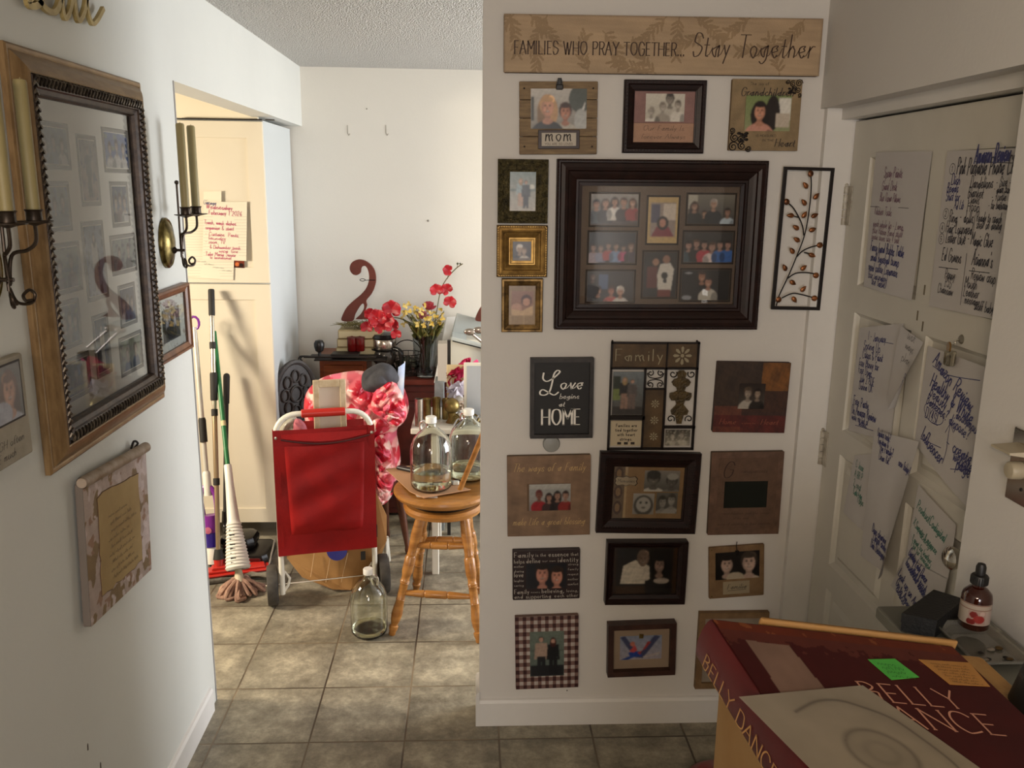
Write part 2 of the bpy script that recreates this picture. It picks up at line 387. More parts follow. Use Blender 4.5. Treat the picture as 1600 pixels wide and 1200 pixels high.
def canvas(name, parent, x, y, w, h, z, layers, m=None, px=0.0016, bow=None):
    nu, nv = max(4, int(w/px)), max(4, int(h/px)); nu, nv = min(nu, 420), min(nv, 420)
    g = MB(); g.grid(lambda a, b: (x-w/2+a*w, y-h/2+b*h, z+(bow(a, b) if bow else 0)), nu, nv)
    U, V = np.meshgrid(np.linspace(0, 1, nu+1), np.linspace(0, 1, nv+1))
    C_ = paint(U, V, layers)
    if name == 'photo': C_ = soften(C_*np.clip(1+.10*snoise(U, V, 14, 5)+.07*snoise(U, V, 30, 9), .4, 1.5)[..., None]*.92, 3)
    c4 = np.ones(U.shape+(4,)); c4[..., :3] = C_
    return g.build(name, m or M_print, parent, cols=c4.reshape(-1, 4))
M_print = vcmat('photo_print', 0.3)
M_matte = vcmat('printed_board', 0.6, bump=0.2, bscale=300)
SK, HB, HD, HL = '#c58f74', '#2a1c14', '#15100e', '#b08a5c'
def mul(c, k):
    c = c.lstrip('#'); return tuple(min(1, int(c[i:i+2], 16)/255*k) for i in (0, 2, 4))
def person(x, y, s, asp, skin=SK, hair=HB, top='#333333', long=False, body=True, hat=None):
    """head centred at x,y with half-height s (fraction of print height)"""
    rx = s*.72/asp; o = []; sd = 1 if (x*37 % 1) > .5 else -1
    if long: o += [('e', x, y-s*.5, rx*1.5, s*1.7, hair), ('e', x+sd*rx*.8, y-s*.9, rx*.7, s*1.4, mul(hair, .7))]
    if body:
        o += [('e', x, y-3.1*s, rx*2.6, s*1.75, top), ('r', x-rx*2.2, y-4.8*s, x+rx*2.2, y-3.0*s, top), ('e', x+sd*rx*1.7, y-3.4*s, rx*.9, s*1.3, mul(top, .7)),
              ('r', x-rx*.42, y-1.6*s, x+rx*.42, y-.6*s, mul(skin, .78)), ('e', x, y-1.45*s, rx*.75, s*.3, mul(skin, .88))]
    o += [('e', x, y+s*.2, rx*1.16, s*1.06, hair), ('e', x-sd*rx*.5, y+s*.75, rx*.5, s*.35, mul(hair, 1.35)), ('e', x, y-s*.08, rx*.88, s*.9, mul(skin, .84)), ('e', x-sd*rx*.14, y-s*.06, rx*.7, s*.82, mul(skin, .98)), ('e', x, y+s*.72, rx*.8, s*.28, hair)]
    if hat: o.append(('e', x, y+s*.75, rx*1.3, s*.5, hat))
    if s > .09:
        for d in (-1, 1):
            o += [('e', x+d*rx*.34, y+s*.12, rx*.2, s*.1, mul(skin, .62)), ('e', x+d*rx*.34, y+s*.1, rx*.1, s*.05, '#2c201c'), ('e', x+d*rx*.34, y+s*.27, rx*.22, s*.035, mul(hair, 1.1))]
            o.append(('e', x+d*rx*.42, y-s*.3, rx*.2, s*.14, mul(skin, 1.02)))
        o += [('e', x+sd*rx*.08, y-s*.16, rx*.12, s*.18, mul(skin, .76)), ('e', x, y-s*.47, rx*.32, s*.09, mul(skin, .5)), ('e', x, y-s*.45, rx*.24, s*.045, '#c9b9ac')]
    return o
def standing(x, y0, y1, asp, skin=SK, hair=HB, top='#555555', legs='#222222', long=False):
    H_ = y1-y0; s = H_/15.0; rx = s/asp
    o = [('p', [(x-rx*1.7, y0), (x-rx*.2, y0), (x, y0+H_*.45), (x+rx*.2, y0), (x+rx*1.7, y0), (x+rx*1.6, y0+H_*.5), (x-rx*1.6, y0+H_*.5)], legs),
         ('p', [(x-rx*2.7, y0+H_*.42), (x-rx*1.7, y0+H_*.42), (x-rx*1.6, y0+H_*.5), (x+rx*1.6, y0+H_*.5), (x+rx*1.7, y0+H_*.42), (x+rx*2.7, y0+H_*.42), (x+rx*2.2, y0+H_*.84), (x-rx*2.2, y0+H_*.84)], top)]
    if long: o.append(('e', x, y1-s*1.6, rx*1.3, s*2, hair))
    return o+[('e', x, y1-s*.9, rx*1.05, s*1.05, hair), ('e', x, y1-s*1.1, rx*.8, s*.9, skin)]
# ---------------------------------------------------------------- hanging things on a wall
AX = {'g': (Vector((1, 0, 0)), Vector((0, 0, 1)), Vector((0, -1, 0)), 1, YG, -1),
      'l': (Vector((0, 1, 0)), Vector((0, 0, 1)), Vector((1, 0, 0)), 0, XL, 1),
      'd': (Vector((0, -1, 0)), Vector((0, 0, 1)), Vector((-1, 0, 0)), 0, XD, -1),
      'r': (Vector((0, -1, 0)), Vector((0, 0, 1)), Vector((-1, 0, 0)), 0, XS, -1)}
def hang(name, label, cat, wl, quad, d, group=None, base=None, norot=False):
    U_, V_, N_, ax, val, sg = AX[wl]
    if base is not None: val = base
    P = [on(ax, val+sg*d, *q) for q in quad]                 # TL TR BR BL on the front face
    c_ = (P[0]+P[1]+P[2]+P[3])/4; w = ((P[1]-P[0]).length+(P[2]-P[3]).length)/2; h = ((P[0]-P[3]).length+(P[1]-P[2]).length)/2
    e = (P[1]-P[0])+(P[2]-P[3]); f = (P[0]-P[3])+(P[1]-P[2])
    a = (math.atan2(e.dot(V_), e.dot(U_))+math.atan2(-f.dot(U_), f.dot(V_)))/2
    if norot: a = 0
    u = U_*math.cos(a)+V_*math.sin(a); v = -U_*math.sin(a)+V_*math.cos(a)
    c_[ax] = val
    mw = Matrix((( u.x, v.x, N_.x, c_.x), (u.y, v.y, N_.y, c_.y), (u.z, v.z, N_.z, c_.z), (0, 0, 0, 1)))
    r = thing(name, label, cat, mw, group)
    def loc(px, py, dd=d):                                    # a pixel of the photograph -> local x, y on this thing's front
        q = mw.inverted() @ on(ax, val+sg*dd, px, py); return (q.x, q.y)
    return r, w, h, loc
def moulding(w, h, prof):
    """mitred frame: prof is a list of (inset from the outer edge, height)"""
    b = MB(); rings = []
    for t, z in prof:
        x, y = w/2-t, h/2-t; rings.append([(-x, -y, z), (x, -y, z), (x, y, z), (-x, y, z)])
    b.loft(rings, False, False); return b
def frame(parent, w, h, fw, d, m, style='flat', name='frame_moulding'):
    P = {'flat': [(0, .001), (0, d), (fw, d), (fw, d*.4)],
         'bevel': [(0, .001), (0, d*.8), (fw*.1, d), (fw*.35, d), (fw*.45, d*.8), (fw*.85, d*.62), (fw*.9, d*.7), (fw, d*.66), (fw, d*.3)],
         'ogee': [(0, .001), (0, d*.7), (fw*.06, d*.78), (fw*.12, d*.78), (fw*.16, d*.95), (fw*.3, d), (fw*.42, d*.93), (fw*.46, d*.78), (fw*.56, d*.72), (fw*.72, d*.6), (fw*.76, d*.66), (fw*.84, d*.66), (fw*.87, d*.52), (fw, d*.5), (fw, d*.25)],
         'scoop': [(0, .001), (0, d), (fw*.12, d), (fw*.2, d*.9), (fw*.5, d*.55), (fw*.8, d*.45), (fw*.84, d*.55), (fw, d*.5), (fw, d*.25)]}[style]
    return moulding(w, h, P).build(name, m, parent)
def beads(parent, w, h, inset, z, r, step, m, name='beading', sz=(1, 1, .6)):
    b = MB(); x, y = w/2-inset, h/2-inset
    for (ax_, ay, bx, by) in ((-x, -y, x, -y), (x, -y, x, y), (x, y, -x, y), (-x, y, -x, -y)):
        L_ = math.hypot(bx-ax_, by-ay); n = max(2, int(L_/step))
        for i in range(n): b.sphere((ax_+(bx-ax_)*i/n, ay+(by-ay)*i/n, z), r, 6, sz)
    return b.build(name, m, parent, smooth=True)
def plate(parent, name, x, y, w, h, z0, z1, m, b=0.0015):
    q = MB(); q.bbox(x-w/2, y-h/2, z0, x+w/2, y+h/2, z1, b); return q.build(name, m, parent)
def panemat(nm='picture_glass', k=1.6):
    m = bpy.data.materials.new(nm); m.use_nodes = True; nt = m.node_tree; N = nt.nodes; L = nt.links
    N.remove(N['Principled BSDF']); o = N['Material Output']; t = N.new('ShaderNodeBsdfTransparent'); g = N.new('ShaderNodeBsdfGlossy')
    g.inputs['Roughness'].default_value = 0.02; f = N.new('ShaderNodeFresnel'); f.inputs[0].default_value = 1.5; mx = N.new('ShaderNodeMixShader')
    mu = N.new('ShaderNodeMath'); mu.operation = 'MULTIPLY'; mu.inputs[1].default_value = k; mu.use_clamp = True
    L.new(f.outputs[0], mu.inputs[0]); L.new(mu.outputs[0], mx.inputs[0]); L.new(t.outputs[0], mx.inputs[1]); L.new(g.outputs[0], mx.inputs[2]); L.new(mx.outputs[0], o.inputs[0]); return m
M_pane = panemat(); M_pane2 = panemat('reflective_picture_glass', 1.15)
def pane(parent, x, y, w, h, z, name='glass_pane', m=None):
    q = MB(); q.quad((x-w/2, y-h/2, z), (x+w/2, y-h/2, z), (x+w/2, y+h/2, z), (x-w/2, y+h/2, z)); return q.build(name, m or M_pane, parent)
def lettering(parent, m, fn, name='lettering'):
    b = MB(); fn(b); return b.build(name, m, parent)
M_ink = mat('dark_ink', '#2b211c', 0.6); M_white = mat('white_ink', '#e4dfd6', 0.6); M_black = mat('black_paint', '#171413', 0.45, var=.3, vscale=30)
M_esp = mat('espresso_wood', '#241310', 0.42, col2='#150a08', vscale=25, wave=(1, 6, 6), spec=.3)
M_espr = mat('rubbed_espresso_wood', '#33190f', 0.45, col2='#1c0f0b', vscale=45)
M_gold = mat('aged_gold', '#86693c', 0.42, metal=0.7, col2='#45331c', vscale=40)
M_goldb = mat('bright_gold', '#97763f', 0.36, metal=0.75, col2='#644a24', vscale=30)
M_green = mat('bronze_green_leaf_relief', '#5a5030', 0.5, metal=0.4, col2='#2c2714', vscale=60, bump=.8, bscale=170)
M_iron = mat('black_iron', '#1d1613', 0.5, metal=0.5)
M_tan = mat('tan_board', '#a3855c', 0.7, col2='#86693f', vscale=14)
M_leafm = mat('copper_leaf', '#9c6238', 0.38, metal=0.6, col2='#4c2c18', vscale=40)
M_chrome = mat('polished_chrome', '#c9c4bb', 0.12, metal=1.0)
M_brass = mat('antique_brass', '#8a7a4a', 0.3, metal=0.9, col2='#4c3f20', vscale=40)
M_kraft = mat('kraft_board', '#7c6142', 0.75, col2='#6a5034', vscale=25)
# ================================================================ gallery wall
# banner over everything
r, w, h, lc = hang('wall_banner', 'long tan canvas banner reading families who pray together stay together', 'banner', 'g',
                   [(787, 24), (1288, 26.7), (1278.5, 117.6), (787.5, 114.4)], .022)
plate(r, 'stretcher_board', 0, 0, w, h, .001, .021, mat('banner_edge', '#5e4630', .8), .003)
def olive(U, V, C_):
    rr = random.Random(5); asp = w/h
    dark = np.array(lin('#8c7456'))
    for k in range(17):
        x, y = rr.uniform(0, 1), rr.choice([0.0, 1.0, rr.uniform(.1, .9)]); a = rr.uniform(0.4, 2.7)*(1 if y < .5 else -1)
        px_, py_ = x, y
        for s_ in range(9):
            nx, ny = px_+math.cos(a)*.075/asp, py_+math.sin(a)*.075
            d_ = np.abs((U-px_)*asp*math.sin(a)-(V-py_)*math.cos(a)); t_ = (U-px_)*asp*math.cos(a)+(V-py_)*math.sin(a)
            C_[(d_ < .011) & (t_ > 0) & (t_ < .08)] = dark
            for sg in (-1, 1):
                b = a+sg*rr.uniform(.5, .9); ex, ey = nx+math.cos(b)*.08/asp, ny+math.sin(b)*.08
                uu = (U-ex)*asp*math.cos(b)+(V-ey)*math.sin(b); vv = -(U-ex)*asp*math.sin(b)+(V-ey)*math.cos(b)
                C_[(uu/.085)**2+(vv/.024)**2 < 1] = dark
            px_, py_ = nx, ny; a += rr.uniform(-.25, .25)
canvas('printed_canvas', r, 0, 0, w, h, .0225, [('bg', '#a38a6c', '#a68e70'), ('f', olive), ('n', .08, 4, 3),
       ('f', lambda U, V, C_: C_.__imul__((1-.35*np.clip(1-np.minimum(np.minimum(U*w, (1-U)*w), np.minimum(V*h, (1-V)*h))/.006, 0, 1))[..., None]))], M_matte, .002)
def f(b):
    x0, y0 = lc(803, 84); x1, _ = lc(1071, 84); txt(b, 'FAMILIES WHO PRAY TOGETHER...', x0, y0, .034, x1-x0, .11, .06, .05, align='l', z=.0229)
    x0, y0 = lc(1080, 88); x1, _ = lc(1272, 88); txt(b, 'Stay Together', x0, y0, .06, x1-x0, .065, .035, slant=.12, align='l', z=.0229, join=True, jit=.03)
lettering(r, mat('brown_ink', '#3f2a1c', .6), f)
# Mom clip frame
r, w, h, lc = hang('clipboard_picture_frame', 'pale plank frame with black clip and a small Mom plaque', 'picture frame', 'g',
                   [(811.5, 126.7), (934.7, 126.7), (932, 241), (812, 242)], .02, 'picture frames on the gallery wall')
M_plank = mat('weathered_plank', '#867052', .75, col2='#6b5842', vscale=10, wave=(2, 14, 14))
b = MB()
for k in range(4): b.bbox(-w/2, -h/2+k*h/4+.0008, .004, w/2, -h/2+(k+1)*h/4-.0008, .02, .0012)
b.box(-w/2+.01, -h/2+.01, .001, w/2-.01, h/2-.01, .006); b.build('plank_board', M_plank, r)
x, y = lc(873, 170); canvas('photo', r, x, y, .158, .108, .0215, [('bg', '#b8b2aa', '#7d786e'), ('e', .88, .75, .2, .35, '#4a4f48'), ('r', .0, .2, .06, .8, '#30332e'), ('p', [(.8, .1), (.98, .7), (.9, .0)], '#d9d7d0'),
       ('e', .9, .2, .12, .3, '#a8a8a4')]+person(.5+.12, .42, .2, 1.45, '#b4795e', '#3a2318', '#a9a294')+person(.3, .55, .25, 1.45, '#c99278', '#b58d63', '#232426', True)+[('n', .06, 5, 1)])
b = MB(); x, y = lc(874, 130); b.bbox(x-.010, y-.018, .021, x+.010, y-.004, .03, .002); b.tube([(x-.008, y-.005, .027), (x-.004, y+.012, .03), (x+.004, y+.012, .03), (x+.008, y-.005, .027)], .0016, 6)
b.bbox(x-.005, y-.005, .02, x+.005, y+.012, .024, .001); b.build('binder_clip', M_black, r)
for px, py in ((819, 138), (927, 138), (819.5, 229), (925, 229)): x, y = lc(px, py); b = MB(); b.sphere((x, y, .02), .0028, 8, (1, 1, .5)); b.build('nail_head', M_iron, r)
x, y = lc(873, 218); q = MB(); q.bbox(x-.059, y-.026, .0205, x+.059, y+.026, .026, .001); pq = q.build('name_plaque', M_espr, r)
plate(pq, 'plaque_card', x, y, .098, .036, .026, .0265, mat('plaque_card', '#b5ab9c', .7), .0002)
def f(b): txt(b, 'mom', x, y-.004, .036, .082, .10, .05, slant=.1, z=.0268); txt(b, 'YOU ARE SO LOVED', x, y-.0155, .0058, .08, .12, z=.0268)
lettering(pq, M_ink, f)
# dark frame with mauve mat
r, w, h, lc = hang('picture_frame', 'dark frame with mauve and pink mat around a grey photo, below the banner', 'picture frame', 'g',
                   [(977, 124), (1106, 125), (1099.5, 239.5), (973, 239)], .022, 'picture frames on the gallery wall')
frame(r, w, h, .03, .022, M_esp, 'bevel'); beads(r, w, h, .007, .022, .0022, .009, M_espr)
iw, ih = w-.058, h-.058
canvas('mat_board', r, 0, 0, iw, ih, .009, [('bg', '#84625c', '#84625c'), ('r', 0, 0, 1, .38, '#a07c64'), ('r', 0, .375, 1, .388, '#6b4c42'), ('n', .06, 3, 2)], M_matte)
canvas('photo', r, .002, ih*.18, .112, .076, .0095, [('bg', '#c9c2b4', '#b0a898')]+person(.15, .36, .15, 1.5, '#a39a8e', '#8d8478', '#cfc8bc')+person(.62, .8, .2, 1.5, '#8b8276', '#3a342e', '#b5ada0')+person(.44, .52, .16, 1.5, '#b0a699', '#7a7166', '#999083')+person(.83, .6, .15, 1.5, '#b0a699', '#5c544b', '#cfc8bc')+[('n', .05, 5, 4)])
lettering(r, M_ink, lambda b: (txt(b, 'Our Family Is', 0, -ih*.26, .014, .12, .06, .03, slant=.3, z=.0098, join=True), txt(b, 'forever Always', 0, -ih*.42, .013, .13, .06, .03, slant=.3, z=.0098, join=True)))
# grandchildren plaque
r, w, h, lc = hang('photo_plaque', 'tan plaque with ornate corners reading joy of grandchildren around a child photo', 'photo plaque', 'g',
                   [(1145, 124), (1255, 123.5), (1245.4, 236.3), (1138.5, 234.6)], .018)
plate(r, 'board', 0, 0, w, h, .001, .017, mat('grandchildren_board_edge', '#6f5736', .7), .002)
canvas('board_face', r, 0, 0, w, h, .0175, [('bg', '#857050', '#826d4e'), ('n', .12, 3, 8), ('r', .2, .29, .86, .76, '#4c3c22')], M_matte)
x, y = lc(1200, 177); canvas('photo', r, x, y, .132, .098, .0185, [('bg', '#75834f', '#8b8f68'), ('r', .72, .3, 1, .92, '#d8d3c8'), ('e', .6, .5, .16, .5, '#231a17'), ('r', .68, .1, .98, .5, '#bcae9d')]+person(.32, .55, .24, 1.3, '#c98f74', '#221714', '#c08a78', True)+[('n', .05, 6, 7)])
def corner(b, cx, cy, sx, sy, s_):
    for k, (dx, dy, rr) in enumerate([(.0, 0, .012), (.02, .002, .010), (.002, .02, .010), (.036, -.004, .007), (-.004, .036, .007), (.016, .016, .009)]):
        P = [(cx+sx*dx*s_+rr*s_*(1-i/26)*math.cos(i*.5+k), cy+sy*dy*s_+rr*s_*(1-i/26)*math.sin(i*.5+k), .0195) for i in range(22)]
        b.tube(P, .0013*s_, 5)
    for k in range(9):
        a = k*.7; b.sphere((cx+sx*(.012+.018*abs(math.sin(a)))*s_, cy+sy*(.012+.018*abs(math.cos(a*1.3)))*s_, .019), .0035*s_, 6, (1.5, 1, .5))
b = MB(); corner(b, -w/2+.012, -h/2+.010, 1, 1, 1.25); b.build('corner_ornament', M_iron, r, smooth=True)
b = MB(); corner(b, w/2-.010, h/2-.010, -1, -1, .9); b.build('corner_ornament', M_iron, r, smooth=True)
def f(b):
    x, y = lc(1187, 133); txt(b, 'The joy of', x, y, .008, .055, .1, z=.019)
    x, y = lc(1199, 150); txt(b, 'Grandchildren', x, y, .022, .155, .11, .05, slant=.2, z=.019, join=True)
    x, y = lc(1197, 214); txt(b, 'IS MEASURED', x, y, .006, .06, .12, z=.019)
    x, y = lc(1200, 221); txt(b, 'IN THE', x, y, .006, .035, .12, z=.019)
    x, y = lc(1226, 229); txt(b, 'Heart', x, y, .021, .062, .11, .05, slant=.2, z=.019, join=True)
lettering(r, M_ink, f)
# green-bronze relief frame
r, w, h, lc = hang('picture_frame', 'green bronze relief frame with a couple walking, left of the big dark collage', 'picture frame', 'g',
                   [(778.5, 248.5), (857.5, 249), (855.3, 349.2), (777.3, 348.8)], .02, 'picture frames on the gallery wall')
frame(r, w, h, .036, .02, M_green, 'scoop')
for sx in (-1, 1):
    for sy in (-1, 1):
        b = MB()
        for k in range(3):
            P = [(sx*(w/2-.018+.010*(1-i/16)*math.cos(i*.55+k*2)), sy*(h/2-.02+.010*(1-i/16)*math.sin(i*.55+k*2)), .0185) for i in range(14)]; b.tube(P, .0015, 5)
        b.build('corner_scroll', M_green, r, smooth=True)
canvas('photo', r, 0, 0, w-.07, h-.07, .011, [('bg', '#6f7f7c', '#a89f90'), ('r', 0, .5, 1, .56, '#5d6a68'), ('e', .85, .62, .1, .06, '#c6c4b8')]+standing(.42, .12, .82, .7, '#c39a80', '#8e7352', '#8fa0a4', '#b08f78', True)+standing(.62, .06, .78, .7, '#b98f76', '#3a2d22', '#34383a', '#1b1b1e')+[('n', .12, 5, 3)])
# gold frame
r, w, h, lc = hang('picture_frame', 'bright gold stepped square frame with small dark couple photo', 'picture frame', 'g',
                   [(776.5, 352), (856.3, 352.4), (855, 433.4), (776, 433.4)], .026, 'picture frames on the gallery wall')
frame(r, w, h, .047, .026, M_goldb, 'ogee'); beads(r, w, h, .004, .02, .0018, .007, M_gold)
canvas('photo', r, 0, 0, w-.092, h-.092, .007, [('bg', '#3c3026', '#241c17'), ('r', .0, .0, 1, .16, '#5c4a35')]+person(.38, .6, .2, 1, '#b0957c', '#cfc5b8', '#15130f')+person(.62, .5, .17, 1, '#b79c84', '#6a5138', '#cfc6ba')+[('r', 0, 0, 1, .14, '#5c4a35'), ('n', .05, 5, 3)])
# small gold frame
r, w, h, lc = hang('picture_frame', 'small antique gold beaded frame with a sepia child photo, below the square gold frame', 'picture frame', 'g',
                   [(783.8, 435.3), (848.8, 435.3), (847.8, 519.6), (783.5, 519.2)], .018, 'picture frames on the gallery wall')
frame(r, w, h, .022, .018, M_gold, 'bevel'); beads(r, w, h, .004, .016, .0028, .008, M_goldb)
def gridl(c, n, m_, th):
    def g(U, V, C_):
        mk = ((U*n) % 1 < th) | ((V*m_) % 1 < th); C_[mk] = lin(c)
    return g
canvas('photo', r, 0, 0, w-.042, h-.042, .008, [('bg', '#a4875f'), ('f', gridl('#6e5438', 16, 24, .25)), ('r', .1, .24, .92, .86, '#8d6550'), ('e', .3, .42, .2, .13, '#b58a72'), ('e', .66, .62, .2, .15, '#4a2c22'), ('e', .66, .58, .14, .1, '#bb8b72'), ('p', [(.12, .24), (.9, .24), (.92, .5), (.5, .36), (.12, .4)], '#c2a179'), ('n', .05, 5, 5)])
# big dark collage
r, w, h, lc = hang('collage_frame', 'large dark wood collage frame with nine family photos behind glass', 'picture frame', 'g',
                   [(872.5, 249), (1205.7, 250), (1184, 515), (866, 517.2)], .045, 'picture frames on the gallery wall')
M_big = mat('dark_mahogany', '#26140f', .42, spec=.3, col2='#1a0d09', vscale=14, wave=(1.5, 1.5, 1.5))
frame(r, w, h, .074, .045, M_big, 'ogee'); beads(r, w, h, .004, .036, .002, .0075, M_espr)
iw, ih = w-.147, h-.147
canvas('mat_board', r, 0, 0, iw, ih, .012, [('bg', '#564433'), ('n', .05, 3, 1)], M_matte, .004)
def group(n, sk, cols, bg, asp=1.4, seed=1, y=.62, s=.11):
    R = random.Random(seed); o = [('bg', bg[0], bg[1])]
    for i in range(n): o += person((i+.6)/(n+.2), y+R.uniform(-.08, .06), s*R.uniform(.9, 1.1), asp, sk, R.choice([HB, HD, '#4b3626']), cols[i % len(cols)], R.random() < .4)
    return o+[('n', .1, 6, seed)]
GP = [((924, 303), (996, 352), group(5, '#b98a72', ['#4a5358', '#252428', '#dcd6cc', '#2c2020', '#8e2828'], ('#8f8a82', '#3a2c28'), seed=3, s=.13, y=.72)),
      ((1014, 308), (1057, 380), [('bg', '#b89a60'), ('r', .08, .14, .94, .88, '#8f7f74'), ('r', .1, .45, .4, .85, '#49485a'), ('r', .5, .5, .94, .86, '#c6b7a5'), ('p', [(.12, .14), (.9, .14), (.7, .36), (.3, .36)], '#7c2c36'), ('e', .5, .44, .2, .15, '#1c1412'), ('e', .5, .44, .11, .09, '#b07c66'), ('n', .06, 6, 2)]),
      ((1076, 304), (1146, 350), [('bg', '#706a5e', '#2e2a26'), ('r', 0, .5, .2, 1, '#aaa493')]+person(.14, .6, .14, 1.5, '#a5806c', '#3a281e', '#1e1d1b', True)+person(.36, .35, .1, 1.5, '#b18668', '#2c1e16', '#26221e')+person(.55, .68, .15, 1.5, '#b08870', '#9a8f84', '#24262a')+person(.86, .4, .13, 1.5, '#9c7560', '#211916', '#aebac0')),
      ((921, 363), (992, 411), group(6, '#9c7a6a', ['#9a8a90', '#7a7a90', '#a03838', '#6f86a8', '#b04068', '#3a3038'], ('#1d2024', '#141518'), seed=8, s=.1, y=.55)),
      ((1070, 363), (1143, 410), group(6, '#a98270', ['#3c4a4e', '#2c2a28', '#a83840', '#d8c4bc', '#2c5c9c', '#2b5a9a'], ('#33302c', '#201c1a'), seed=11, s=.13, y=.58)),
      ((1007, 394), (1055, 464), [('bg', '#1d1a16', '#120e0c')]+[('p', [(.45, .12), (.85, .12), (.92, .62), (.8, .76), (.5, .74), (.42, .5)], '#cfc8ba'), ('r', .1, .2, .42, .68, '#5c2c26'), ('e', .36, .78, .1, .08, '#a07860'), ('e', .68, .84, .11, .09, '#8e6650'), ('e', .64, .48, .1, .08, '#1d1b1b'), ('e', .66, .36, .06, .05, '#1d1b1b'), ('r', .45, 0, .85, .16, '#6b2a20')]),
      ((918, 424), (989, 471), [('bg', '#221c1a', '#1c1412'), ('r', .25, .4, .45, .9, '#46587a')]+person(.24, .36, .14, 1.5, '#a87a64', '#2a1c16', '#15100e')+person(.52, .36, .14, 1.5, '#b0705c', '#3a241c', '#a83c34')+person(.72, .34, .15, 1.5, '#b98a74', '#c9c0b4', '#c9c2b8')+person(.12, .82, .12, 1.5, '#6d5448', '#1c1412', '#1c1614')),
      ((1066, 422), (1138, 469), [('bg', '#1e1a16', '#14100e'), ('e', .14, .85, .16, .14, '#151413'), ('e', .14, .9, .08, .03, '#8d8e90'), ('e', .12, .08, .1, .08, '#8a8c8e')]+person(.42, .78, .16, 1.5, '#a8795f', '#3a281e', '#171413')+person(.56, .6, .16, 1.5, '#b08068', '#241812', '#bcb5a6'))]
for (a, b_, L_) in GP:
    xa, ya = lc(*a, .014); xb, yb = lc(*b_, .014); canvas('photo', r, (xa+xb)/2, (ya+yb)/2, xb-xa, ya-yb, .0135, L_)
    bz = MB(); ww, hh = xb-xa+.012, ya-yb+.012
    bz.T = Matrix.Translation(((xa+xb)/2, (ya+yb)/2, 0)); bz.loft([[(-ww/2, -hh/2, .0125), (ww/2, -hh/2, .0125), (ww/2, hh/2, .0125), (-ww/2, hh/2, .0125)], [(-ww/2+.005, -hh/2+.005, .0138), (ww/2-.005, -hh/2+.005, .0138), (ww/2-.005, hh/2-.005, .0138), (-ww/2+.005, hh/2-.005, .0138)]], False, False)
    bz.build('mat_opening', mat('mat_bevel', '#241b15', .8), r)
pane(r, 0, 0, iw, ih, .02)
# leaf panel
r, w, h, lc = hang('metal_leaf_panel', 'tall narrow black metal wall panel with a branch of copper leaves', 'wall decoration', 'g',
                   [(1226.7, 260.5), (1305, 262.2), (1280.8, 484.8), (1205, 483.6)], .03)
moulding(w, h, [(0, .02), (0, .03), (.009, .03), (.009, .02), (0, .02)]).build('rectangular_frame', M_iron, r)
def Z5(x, y): return lc(1000+x/4.1375, 240+y/4.1375)
bq = MB()
for P in ([(1105, 110), (1112, 200), (1100, 350), (1070, 520), (1015, 670), (955, 810), (905, 915), (885, 985)], [(935, 300), (990, 345), (1030, 410), (1055, 470), (1063, 530)], [(1165, 592), (1110, 605), (1055, 630), (1018, 668)], [(1140, 780), (1080, 770), (1010, 775), (955, 810)],
          [(1130, 935), (1060, 915), (990, 905), (920, 935)], [(975, 400), (1010, 408), (1028, 412)], [(1065, 640), (1090, 645), (1105, 650)]):
    pts = [Z5(*p) for p in P]; bq.tube([(x, y, .025) for x, y in crom(pts, 4)], .0019, 6)
bq.build('stem', M_iron, r, smooth=True)
LV = [(1105, 130, 90, 1), (1072, 205, 130, 0), (1142, 275, 50, 0), (1062, 315, 130, 0), (950, 312, 100, 1), (975, 400, 180, 0), (1065, 395, 60, 0), (1132, 400, 25, 0), (1010, 478, 150, 0), (1118, 492, 20, 0), (1015, 556, 150, 0), (985, 628, 130, 0), (1165, 592, 0, 1), (1115, 658, -20, 0), (938, 738, 120, 0), (1060, 738, 40, 0), (1140, 788, 0, 1), (990, 835, -30, 0), (1058, 875, 50, 0), (1130, 936, 0, 1), (1000, 945, -50, 0), (898, 945, 70, 1)]
for (x, y, a, rnd) in LV:
    q = MB(); cx, cy = Z5(x, y); L_, W_ = (.0095, .0085) if rnd else (.0115, .0068); a = math.radians(a)
    def lf(u, v):
        s_ = -1+2*u; wd_ = W_*(math.sqrt(max(0, 1-s_*s_)) if rnd else (1-s_*s_)**.7*(1-.35*s_)); t_ = (v*2-1)*wd_
        X, Y = s_*L_, t_; return (cx+X*math.cos(a)-Y*math.sin(a), cy+X*math.sin(a)+Y*math.cos(a), .0285+.003*(1-(v*2-1)**2)-.002*s_*s_)
    q.grid(lf, 10, 6); q.build('copper_leaf', M_leafm, r, smooth=True)
